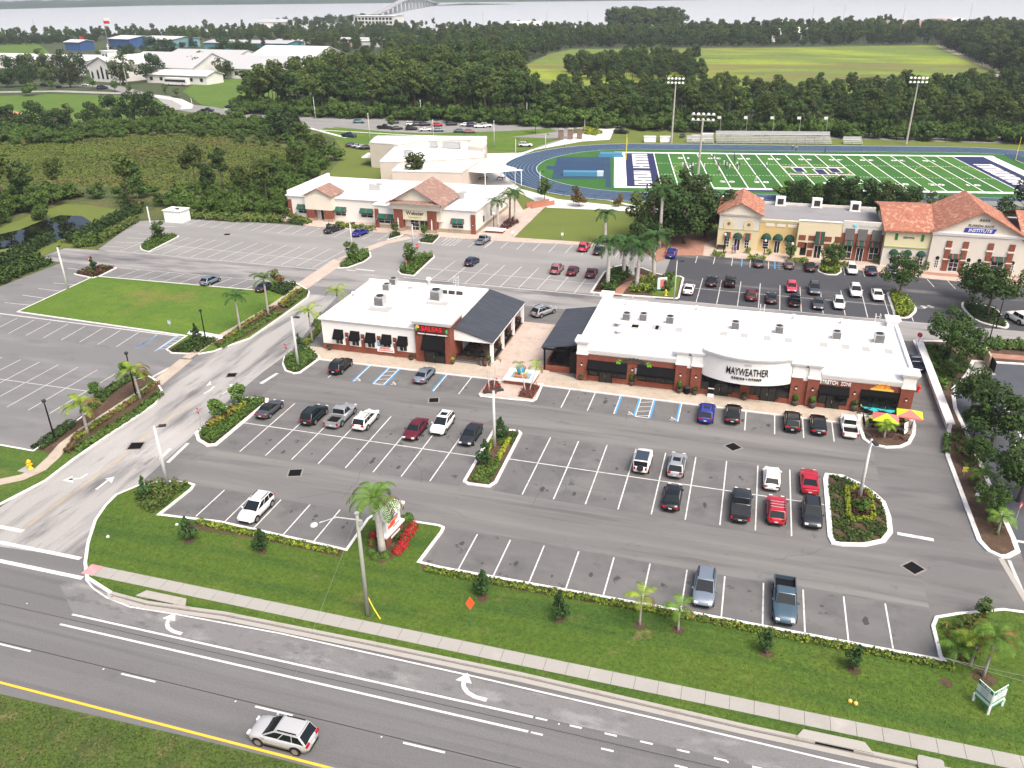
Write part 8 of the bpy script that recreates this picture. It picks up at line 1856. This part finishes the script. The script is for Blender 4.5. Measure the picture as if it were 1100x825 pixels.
# ------------------------------------------------------------------ football field furniture and people
def goal(a, s, lab):
    P_ = F(a,24.4); o = thing('goalpost', lab, 'goalpost', P_, FT); yl = pm('goal_yellow', (.75,.62,.05)); m = MB(); m.tube([(s*1.8,0,0),(s*1.8,0,2.4),(0,0,3.05)],.12,8); m.build('gooseneck', yl, o)
    m = MB(); m.tube([(0,-3.5,3.05),(0,3.5,3.05)],.09,8); m.build('crossbar', yl, o)
    for y in (-3.5,3.5): m = MB(); m.tube([(0,y,3.05),(0,y,9.5)],.07,8); m.build('upright', yl, o)
goal(-9.3,-1,'yellow football goalpost at the left end zone'); goal(100.8,1,'yellow football goalpost at the right end zone')
def bleacher(a0, a1, b0, rows, lab, dirn=1, col=None):
    P_ = F(a0,b0); o = thing('bleacher', lab, 'bleachers', P_, FT); L_ = a1-a0
    for k in range(rows): m = MB(); m.box(0,L_,dirn*.8*k,dirn*.8*k+.35,.45+.4*k,.52+.4*k); m.box(0,L_,dirn*.8*k+.35*dirn,dirn*.8*k+.7*dirn+.02,.2+.4*k,.25+.4*k); m.build('bench_row', col or pm('aluminium', (.62,.63,.63), rough=.5), o)
    m = MB()
    for k in range(int(L_/3)+1): m.add([(3*k,0,0),(3*k,dirn*.8*rows,0),(3*k,dirn*.8*rows,.4*rows),(3*k+.1,0,0),(3*k+.1,dirn*.8*rows,0),(3*k+.1,dirn*.8*rows,.4*rows)], [(0,1,2),(5,4,3),(0,2,5,3)])
    m.build('support', steel, o); m = MB(); m.box(0,L_,dirn*.8*rows,dirn*.8*rows+.05,.4*rows,.4*rows+1.1); m.build('back_rail', steel, o)
bleacher(22,60,68.5,6,'long aluminium bleachers beyond the running track'); bleacher(12,21,68.5,3,'low short bleachers left of the long ones'); bleacher(64,70,68.8,3,'small low bench stand right of the long bleachers'); bleacher(70,84,-20.5,6,'grandstand rows behind the institute roof',-1,pm('grey_bench', (.28,.3,.33), rough=.6)); bleacher(56,67,-20.5,6,'grandstand rows behind the dark clinic trees',-1,MATS['grey_bench'])
for a, b, lab in ((-0.5,70,'white equipment box on the grass by the track, leftmost'),(5,70.2,'white equipment box on the grass by the track, second'),(16,73,'white equipment box behind the low bleachers'),(19.5,77,'white hut behind the low bleachers')):
    P_ = F(a,b); o = thing('equipment_box', lab, 'box', P_, FT); m = MB(); m.box(-2,2,-1,1,.1,1.8); m.build('body', white_trim, o); m = MB(); m.box(-2.1,2.1,-1.1,1.1,1.8,1.95); m.build('lid', white_roof, o)
for k in range(5):
    P_ = F(24+9*k,79); o = thing('flag', 'small white flag on a pole behind the long bleachers', 'flag', P_, 0, 'flags behind the bleachers'); m = MB(); m.tube([(0,0,0),(0,0,7.6)],.07,6); m.build('pole', steel, o); m = MB(); m.box(-1.2,-.05,-.02,.02,6.6,7.5); m.build('cloth', white_trim, o)
P_ = G(658,168,0); aq = pm('landing_mat_blue', (.06,.22,.36)); o = thing('landing_mat', 'bright blue landing mat at the track apron corner', 'mat', tuple(P_), FT); m = MB(); m.box(-4,3,-1.6,1.6,0,1.1); m.build('pad', aq, o); m = MB(); m.box(-4.5,3.4,-2.0,-1.7,0,.8); m.build('side_pad', aq, o)
P_ = G(624,188.5,0); o = thing('landing_mat', 'long blue covered mat on the blue apron', 'mat', tuple(P_), FT); m = MB(); m.box(-5,4.5,-1.3,1.3,0,1.2); m.build('pad', aq, o); m = MB(); m.box(4.6,6.4,-1.0,1.0,0,1.3); m.build('cover', pm('pale_cover', (.5,.62,.68)), o)
# track fence: one thin rail fence round the near bend
m = MB(); P2 = [F(45.72-50+42.6*math.cos(t), 24.5+42.6*math.sin(t)) for t in [PI/2+PI*k/30 for k in range(6,31)]]
o = thing('track_fence', 'thin dark fence round the bend of the running track', 'fence', P2[0]); 
for p, q in zip(P2,P2[1:]):
    m.tube([(*(p-P2[0]).xy,1.1),(*(q-P2[0]).xy,1.1)],.035,4); m.tube([(*(p-P2[0]).xy,.15),(*(q-P2[0]).xy,.15)],.025,4)
m.build('rail', dark_metal, o); m = MB()
for p in P2: m.tube([(*(p-P2[0]).xy,0),(*(p-P2[0]).xy,1.15)],.04,5)
m.build('post', dark_metal, o)
m = MB(); P2 = GP([(648,213.5),(690,223.5),(770,229)]); 
for a, b in zip(P2,P2[1:]): m.line(a,b,1.2,.03)
struct('track_kerb', m, conc_white)

def person_mesh(pose, mats, key):
    """one continuous body grown from a skeleton; material zones by height"""
    J = {'pel':(0,0,.95),'ch':(0,-.03,1.25),'nk':(0,-.02,1.47),'hd':(0,-.05,1.60),'ht':(0,-.04,1.76)}
    if pose == 'stand': lim = {'hl':(-.11,0,.9),'kl':(-.13,-.03,.5),'al':(-.13,.03,.08),'fl':(-.14,-.14,.04),'hr':(.11,0,.9),'kr':(.13,-.05,.5),'ar':(.14,.0,.08),'fr':(.15,-.17,.04),'sl':(-.2,0,1.42),'el':(-.27,.03,1.14),'wl':(-.27,-.1,.9),'sr':(.2,0,1.42),'er':(.28,.02,1.14),'wr':(.3,-.12,.92)}
    elif pose == 'run': lim = {'hl':(-.11,0,.9),'kl':(-.12,-.28,.62),'al':(-.12,-.08,.3),'fl':(-.12,-.22,.24),'hr':(.11,0,.9),'kr':(.12,.08,.5),'ar':(.12,.36,.22),'fr':(.12,.34,.08),'sl':(-.2,0,1.42),'el':(-.27,.18,1.18),'wl':(-.25,.0,1.0),'sr':(.2,0,1.42),'er':(.27,-.18,1.2),'wr':(.2,-.38,1.28)}
    else:
        dz = -.42; J = {k:(v[0],v[1],v[2]+dz) for k, v in J.items()}; lim = {'hl':(-.1,-.02,.5),'kl':(-.13,-.46,.5),'al':(-.13,-.46,.08),'fl':(-.13,-.6,.04),'hr':(.1,-.02,.5),'kr':(.13,-.46,.5),'ar':(.14,-.42,.08),'fr':(.14,-.56,.04),'sl':(-.2,0,1.0),'el':(-.27,-.1,.76),'wl':(-.2,-.36,.76),'sr':(.2,0,1.0),'er':(.27,-.1,.76),'wr':(.18,-.36,.78)}
    J.update(lim); K = list(J); idx = {k:i for i, k in enumerate(K)}
    E_ = [('pel','ch'),('ch','nk'),('nk','hd'),('hd','ht'),('pel','hl'),('hl','kl'),('kl','al'),('al','fl'),('pel','hr'),('hr','kr'),('kr','ar'),('ar','fr'),('ch','sl'),('sl','el'),('el','wl'),('ch','sr'),('sr','er'),('er','wr')]
    rr = {'pel':.15,'ch':.17,'nk':.065,'hd':.115,'ht':.09,'hl':.1,'hr':.1,'kl':.07,'kr':.07,'al':.05,'ar':.05,'fl':.04,'fr':.04,'sl':.075,'sr':.075,'el':.05,'er':.05,'wl':.038,'wr':.038}
    me = bpy.data.meshes.new('p'); me.from_pydata([J[k] for k in K], [(idx[a],idx[b]) for a, b in E_], [])
    o = bpy.data.objects.new('p', me); ROOT.objects.link(o); o.modifiers.new('s','SKIN'); sb_ = o.modifiers.new('u','SUBSURF'); sb_.levels = 1; sb_.render_levels = 1
    for i, k in enumerate(K): me.skin_vertices[0].data[i].radius = (rr[k],rr[k]); me.skin_vertices[0].data[i].use_root = (k == 'pel')
    dg = bpy.context.evaluated_depsgraph_get(); dg.update(); r = bpy.data.meshes.new_from_object(o.evaluated_get(dg)); bpy.data.objects.remove(o)
    r.materials.clear()
    for m_ in mats: r.materials.append(m_)
    zt = J['nk'][2]; zp = J['pel'][2]
    for p in r.polygons:
        z = p.center.z; y = p.center.y; p.use_smooth = True
        arm = abs(p.center.x) > .235 and z < zt-.15 if pose != 'sit' else (abs(p.center.x) > .17 and y < -.14 and z > .6)
        p.material_index = 0 if (z > zt or arm) else (1 if z > zp+.02 else (2 if (z > .12) else 3))
    return r
skin = pm('skin', (.40,.24,.17), rough=.6); shoe = pm('shoe', (.05,.05,.05)); hair_m = pm('dark_hair', (.04,.025,.018)); c_w = pm('white_shirt', (.7,.7,.72)); c_n = pm('navy_shirt', (.02,.03,.09)); c_k = pm('black_cloth', (.02,.02,.022)); c_b = pm('blue_shirt', (.01,.07,.5)); c_r = pm('red_shirt', (.42,.05,.05)); c_y = pm('mustard_shirt', (.55,.36,.06)); c_br = pm('tan_shirt', (.30,.2,.13)); c_g = pm('grey_cloth', (.2,.2,.22))
PM = {}
def person(loc, pose, shirt, trousers, lab, rz=0, grp=None, hat_=None):
    key = (pose, shirt.name, trousers.name)
    if key not in PM: PM[key] = person_mesh(pose, [skin, shirt, trousers, shoe], key)
    o = link('person', PM[key]); o.location = loc; o.rotation_euler = (0,0,rz); tag(o, lab, 'person', grp)
    zz = 1.70 if pose != 'sit' else 1.28
    k2 = ('hair', pose, (hat_ or hair_m).name)
    if k2 not in PM: m = MB(); m.smooth = True; m.blob((0,-.01,zz),(.135,.15,.13),2,10,7,.05); PM[k2] = m.mesh('hair' if not hat_ else 'helmet', hat_ or hair_m)
    link('helmet' if hat_ else 'hair', PM[k2], o); return o
PG = 'players practising on the football field'
helm = pm('navy_helmet', (.02,.03,.10), rough=.3); helw = pm('white_helmet', (.75,.75,.75), rough=.3)
for i, (px, py) in enumerate(((733,178.5),(735,181),(737,180),(741,181.5),(743,178),(744,180.5),(756.5,179.5),(765.5,170),(767,173),(769,177),(771,179),(771.5,185.5),(777.5,176.5),(779,178.5),(780.5,180),(783.5,180.5),(788.5,169.5),(791.5,178.5),(793,182),(794,179.5),(823,179.5),(811.5,193.5),(789,173.5))):
    w_ = i % 3; lab = ('player in white jersey and dark helmet on the left half of the football field','player in dark clothes on the left half of the football field','player in white shirt and white helmet on the left half of the football field')[w_]
    person(G(px,py+1.2,.05), 'run' if i % 2 else 'stand', (c_w,c_n,c_w)[w_], (c_w,c_k,c_n)[w_], lab, i*1.3, PG, (helm,helm,helw)[w_])
for px, lab in (((851,160.5),'person in white on the far running track, left of two'),((855,162),'person in white on the far running track, right of two')): person(G(*px,.05),'stand',c_w,c_k,lab)
for px, lab in (((886,164),'person in dark clothes by the far sideline'),): person(G(*px,.05),'stand',c_n,c_k,lab)
person(G(789.2,272,.125),'stand',c_b,c_n,'person in a bright blue shirt on the clinic walkway',.6); person(G(786.6,272.4,.125),'stand',c_br,c_br,'person in tan clothes beside the one in bright blue',-.5)
for px, sh, lab, rz in (((925.5,436),c_y,'person in a mustard top seated at the left turquoise table',1.0),((939,436.5),c_r,'person in a red top seated under the patio windows',.2),((947.5,436),c_w,'person in white seated behind the left striped umbrella',-.3),((960.5,438.5),c_br,'person in a tan top seated by the right turquoise table',-.9)):
    q = G(px[0],px[1]-1,1.0); q.z = .125; person(q,'sit',sh,c_k,lab,rz); chair(q+Vector((0,.02,0)), rz, 'dark chair holding '+lab[:lab.index(' seated')].replace('person','a person'), tbl_m)
P_ = G(823.5-1,0+283.5-5,.12)
# thing on the walkway: benches
for px, lab in (((784.5-10,268),'dark bench in the shade of the red paved court'),): 
    P_ = G(*px,.125); o = thing('bench', lab, 'bench', P_, -.1); m = MB(); m.box(-.9,.9,-.25,.25,.42,.48); m.build('seat', tbl_m, o); m = MB(); m.box(-.9,.9,.22,.27,.5,.9); m.build('backrest', tbl_m, o)
    for x in (-.75,.75): m = MB(); m.box(x-.04,x+.04,-.2,.2,0,.42); m.build('leg', tbl_m, o)
for px, h, lab in (((820,278),3.4,'black lamp before the yellow clinic bay'),((848.5,281.5),3.4,'black lamp by the leafy clinic planter'),((777,273),3.8,'black lamp at the clinic corner pavilion')):
    P_ = G(*px,.12); o = thing('street_lamp', lab, 'street lamp', P_, 0, 'black lamps of the clinic'); m = MB(); m.tube([(0,0,0),(0,0,h)],[.1,.06],8); m.build('pole', black_m, o); m = MB(); m.lathe([(.06,h),(.2,h+.1),(.22,h+.4),(.03,h+.5)],10); m.build('lantern', white_trim, o)

# ------------------------------------------------------------------ far buildings
wfar = pm('white_wall_far', (.72,.72,.70), rough=.8); rfar = pm('pale_roof_far', (.42,.43,.44), rough=.8); wroof = pm('white_roof_far', (.62,.62,.61), rough=.7); navy_w = pm('blue_cladding', (.035,.095,.25)); teal_w = pm('teal_cladding', (.09,.26,.33)); aqua_w = pm('aqua_cladding', (.17,.33,.37)); pinkr = pm('pink_roof', (.33,.22,.20), rough=.9)
def hall(lab, px, w_, d_, h, rise, wall_m, roof_m, rz=0, cat='building', nm='hall_building', wins=0, group=None, ridge='x'):
    """gabled shed: walls and a pitched roof, each its own part"""
    P_ = G(*px); o = thing(nm, lab, cat, P_, rz, group); m = MB(); m.box(-w_/2,w_/2,0,d_,0,h)
    if ridge == 'x': m.add([(-w_/2,0,h),(-w_/2,d_,h),(-w_/2,d_/2,h+rise)],[(0,1,2)]); m.add([(w_/2,0,h),(w_/2,d_,h),(w_/2,d_/2,h+rise)],[(2,1,0)])
    else: m.add([(-w_/2,0.02,h),(w_/2,.02,h),(0,.02,h+rise)],[(0,1,2)])
    m.build('wall', wall_m, o); m = MB(); e = .8
    if ridge == 'x': A = [(-w_/2-e,-e,h),(w_/2+e,-e,h),(w_/2+e,d_/2,h+rise+.2),(-w_/2-e,d_/2,h+rise+.2),(w_/2+e,d_+e,h),(-w_/2-e,d_+e,h)]
    else: A = [(-w_/2-e,d_+e,h),(-w_/2-e,-e,h),(0,-e,h+rise+.2),(0,d_+e,h+rise+.2),(w_/2+e,-e,h),(w_/2+e,d_+e,h)]
    m.add(A+[(p[0],p[1],p[2]+.3) for p in A], [(3,2,1,0),(5,4,2,3),(6,7,8,9),(9,8,10,11),(0,1,7,6),(1,2,8,7),(2,4,10,8),(4,5,11,10),(5,3,9,11),(3,0,6,9)]); m.build('roof', roof_m, o)
    for k in range(wins):
        x = -w_/2+w_*(k+.5)/wins; m = MB(); m.box(x-1.1,x+1.1,-.08,-.002,h*.35,h*.75); m.build('window', dark_glass, o)
    return o
AL = YAW*-1*0+rad(16.5)*0
ch = hall('white church with a cross topped cupola and tall pointed windows', (112,88), 24, 34, 9, 4.5, wfar, wroof, -.25, 'church', 'church_building', 0, None, 'y')
for x, hh in ((-4.2,5.6),(0,7.6),(4.2,5.6),(-9.6,4.5)): m = MB(); m.add([(x-.9,-.12,1.6),(x+.9,-.12,1.6),(x+.9,-.12,hh),(x,-.12,hh+1.6),(x-.9,-.12,hh),(x-.9,.1,1.6),(x+.9,.1,1.6),(x+.9,.1,hh),(x,.1,hh+1.6),(x-.9,.1,hh)], [(0,1,2,3,4)]); m.build('pointed_window', dark_glass, ch)
m = MB(); m.box(-3,3,4,10,11,16.5); m.box(-3.5,3.5,3.5,10.5,16.5,17); tw = m.build('cupola', wfar, ch); m = MB(); m.box(-.25,.25,6.9,7.2,17,20.5); m.box(-1.1,1.1,6.9,7.2,18.8,19.3); m.build('cross', wfar, tw)
for x in (-1.4,1.4): m = MB(); m.box(x-.6,x+.6,3.9,3.998,12.8,15.2); m.build('cupola_window', dark_glass, tw)
hall('white church hall with a grey roof behind the round tree', (172,86), 52, 36, 7, 7, wfar, rfar, -.1, nm='church_hall_building', wins=0)
hall('low white church wing before the grey roofed hall', (190,90), 44, 14, 4.5, 2.0, wfar, wroof, -.1, nm='church_hall_building', wins=6)
hall('big white roofed church hall at the centre left', (243,84), 74, 40, 5.5, 6, wfar, rfar, -.12, nm='church_hall_building', wins=9)
hall('white roofed annex behind the church halls', (215,72), 60, 30, 6, 4, wfar, rfar, -.1, nm='church_hall_building')
hall('white roofed pavilion right of the church halls', (303,72), 52, 40, 6, 6, wfar, wroof, -.1, nm='church_hall_building', wins=6)
hall('very long low white roof at the far left', (30,74), 110, 26, 6, 2.5, wfar, wroof, -.05, nm='warehouse_building')
hall('small white house left of the church trees', (66,82), 16, 12, 4, 3, wfar, wroof, -.1, nm='house', cat='house')
P_ = G(191,92); o = thing('white_bus', 'long white caravan bus beside the church walk', 'bus', P_, -.12); m = MB(); m.box(-8,8,-1.6,1.6,.7,4.2); m.build('body', wfar, o); m = MB(); m.box(-7.5,7.5,-1.7,-1.601,2.2,3.4); m.build('window', dark_glass, o)
for x in (-5,5): m = MB(); m.T = Matrix.Translation((x,0,.55))@Matrix.Rotation(PI/2,4,'Z'); m.disc_x(-1.65,1.65,0,0,.55,12); m.build('wheel', tyre_m, o)
hall('royal blue warehouse behind the church, leftmost', (79,54.5), 18, 16, 7, 1.5, navy_w, wroof, -.1, nm='warehouse_building'); hall('royal blue warehouse with white front, centre', (129,52), 30, 30, 8, 2, navy_w, wroof, -.25, nm='warehouse_building'); hall('aqua warehouse beside the royal blue one', (166,51.5), 46, 34, 7, 2, aqua_w, wroof, -.25, nm='warehouse_building'); hall('long teal warehouse with a pale roof', (264,56), 84, 26, 7, 1.5, teal_w, rfar, -.06, nm='warehouse_building')
hall('pale low building between the teal warehouse and the far wood', (308,51.5), 30, 20, 5, 1.5, wfar, rfar, -.1, nm='warehouse_building'); hall('pink walled shed in the far clearing', (385,50), 40, 16, 6, 1, pm('pink_wall', (.5,.33,.3)), rfar, 0, nm='shed_building'); hall('white shed in the far clearing', (402,50.5), 24, 14, 5, 1, wfar, wroof, 0, nm='shed_building'); hall('white roofed house at the edge of the far wood', (440,46.5), 24, 14, 4, 2, wfar, wroof, 0, nm='house', cat='house'); hall('pale sheds at the end of the far green clearing', (485,38.5), 46, 16, 5, 2, wfar, rfar, 0, nm='shed_building')
o = hall('white riverside office block with rows of dark windows', (402,31), 58, 30, 15, .5, wfar, wroof, -.05, nm='office_building', cat='office building')
for r_ in range(3):
    for k in range(11): m = MB(); m.box(-27+5*k,-23.8+5*k,-.2,-.01,2+4.4*r_,4.6+4.4*r_); m.build('window', dark_glass, o)
hall('white far building by the river, right of the white shed', (564,36), 34, 16, 8, 4, wfar, wroof, 0, nm='house', cat='house'); hall('small white house among far trees', (623,41), 20, 12, 8, 3, wfar, wroof, 0, nm='house', cat='house'); hall('pale house at the river bank on the left', (294,32), 46, 20, 9, 3, wfar, rfar, 0, nm='house', cat='house')
for i, (px, w_, lab) in enumerate((((953,35),40,'pink roofed house left of the far estate'),((978,34),60,'large pink roofed house in the middle of the far estate'),((990,36),56,'pink roofed house in front of the largest one'),((1001,37),50,'pink roofed house at the right of the far estate'),((965,38.5),34,'pink roofed house at the wood edge'),((982,38.5),22,'small white gabled house among the pink roofs'),((1010,31.5),34,'white house right of the pink roofs'),((1024,31),36,'white house furthest right by the river'),((833,45),14,'white cabin at the edge of the far wood'),((859,43),14,'white cabin right of the first at the far wood edge'))):
    hall(lab, px, w_*.55, 16, 6, 4.5, wfar, pinkr if 'pink' in lab else wroof, .2*(i % 3)-.2, nm='house', cat='house')
# the causeway bridge
cb = pm('bridge_concrete', (.36,.37,.37), rough=.9); A = G(400,19); B_ = G(470,5.2); d = B_-A; an = math.atan2(d.y,d.x); L_ = d.length
o = thing('causeway_bridge', 'long arched concrete causeway bridge over the river', 'bridge', A, an); N_ = 36
def bz(t): return 3+21*math.sin(PI*min(1,max(0,t)))**1.5
m = MB(); vs = []; fs = []
for k in range(N_+1):
    t = k/N_; vs += [(L_*t,-7,bz(t)),(L_*t,7,bz(t)),(L_*t,7,bz(t)+2.4),(L_*t,-7,bz(t)+2.4)]
for k in range(N_):
    a = 4*k
    for j in range(4): fs.append((a+j,a+(j+1)%4,a+4+(j+1)%4,a+4+j))
m.add(vs,fs); m.build('deck', cb, o)
for k in range(1,N_,2):
    t = k/N_; m = MB(); m.box(L_*t-1,L_*t+1,-3,3,-1,bz(t)); m.build('pier', cb, o)
m = MB(); m.sheet(GP([(330,26),(398,21.5),(402,17.5),(390,15),(352,19)]), .05); struct('causeway_land', m, earth)
m = MB(); m.sheet(GP([(455,6.5),(500,5.6),(560,4.4),(500,3.5)]), .05); struct('causeway_land', m, far_m)
# flags and poles on the far bank
for px, lab in (((117,52),'large red and white flag over the blue warehouses'),((15,43),'small red flag at the far left, left of two'),((36,43),'small red flag at the far left, right of two'),((88,50),'small flag on the leftmost blue warehouse')):
    P_ = G(*px); o = thing('flag', lab, 'flag', P_); hh = 26 if 'large' in lab else (9 if 'warehouse' in lab else 8); s = 5 if 'large' in lab else 3; m = MB(); m.tube([(0,0,0),(0,0,hh)],.2,6); m.build('pole', steel, o); m = MB(); m.mat(0); m.box(0.2,s*1.3,-.1,.1,hh-s,hh-s*.5); m.mat(1); m.box(.2,s*1.3,-.1,.1,hh-s*.5+.01,hh); m.build('cloth', [red_s, white_trim if 'large' in lab else red_s], o)
for px, t_ in (((38,34),(37,20)),((200,30),(199.5,15)),((519,30),(519,11)),((587.5,28),(587.5,10)),((631,28),(631,10)),((732,29),(732,9)),((872,26),(872,6)),((905,26),(906,4)),((969,26),(971,4)),((1041,22),(1043.5,3))):
    P_ = G(*px); h = hat(px,t_); o = thing('radio_mast', 'slender grey mast rising from the far river bank', 'mast', P_, 0, 'masts along the river bank'); m = MB(); m.tube([(0,0,0),(0,0,h)],[.35,.18],6); m.build('pole', steel, o); m = MB(); m.tube([(0,0,h*.72),(1.2,0,h*.76)],.15,5); m.build('bracket', steel, o)
# air
m = MB(); hz = bpy.data.materials.new('air'); hz.use_nodes = True; n_ = hz.node_tree.nodes; n_.remove(n_['Principled BSDF']); pv = n_.new('ShaderNodeVolumePrincipled'); pv.inputs['Color'].default_value = (.82,.90,1.0,1); pv.inputs['Density'].default_value = HAZE; pv.inputs['Anisotropy'].default_value = .3
hz.node_tree.links.new(pv.outputs[0], n_['Material Output'].inputs['Volume'])
m.box(-42000,42000,-3000,52000,-1.2,56); o = m.build('haze', hz); tag(o, kind='stuff')
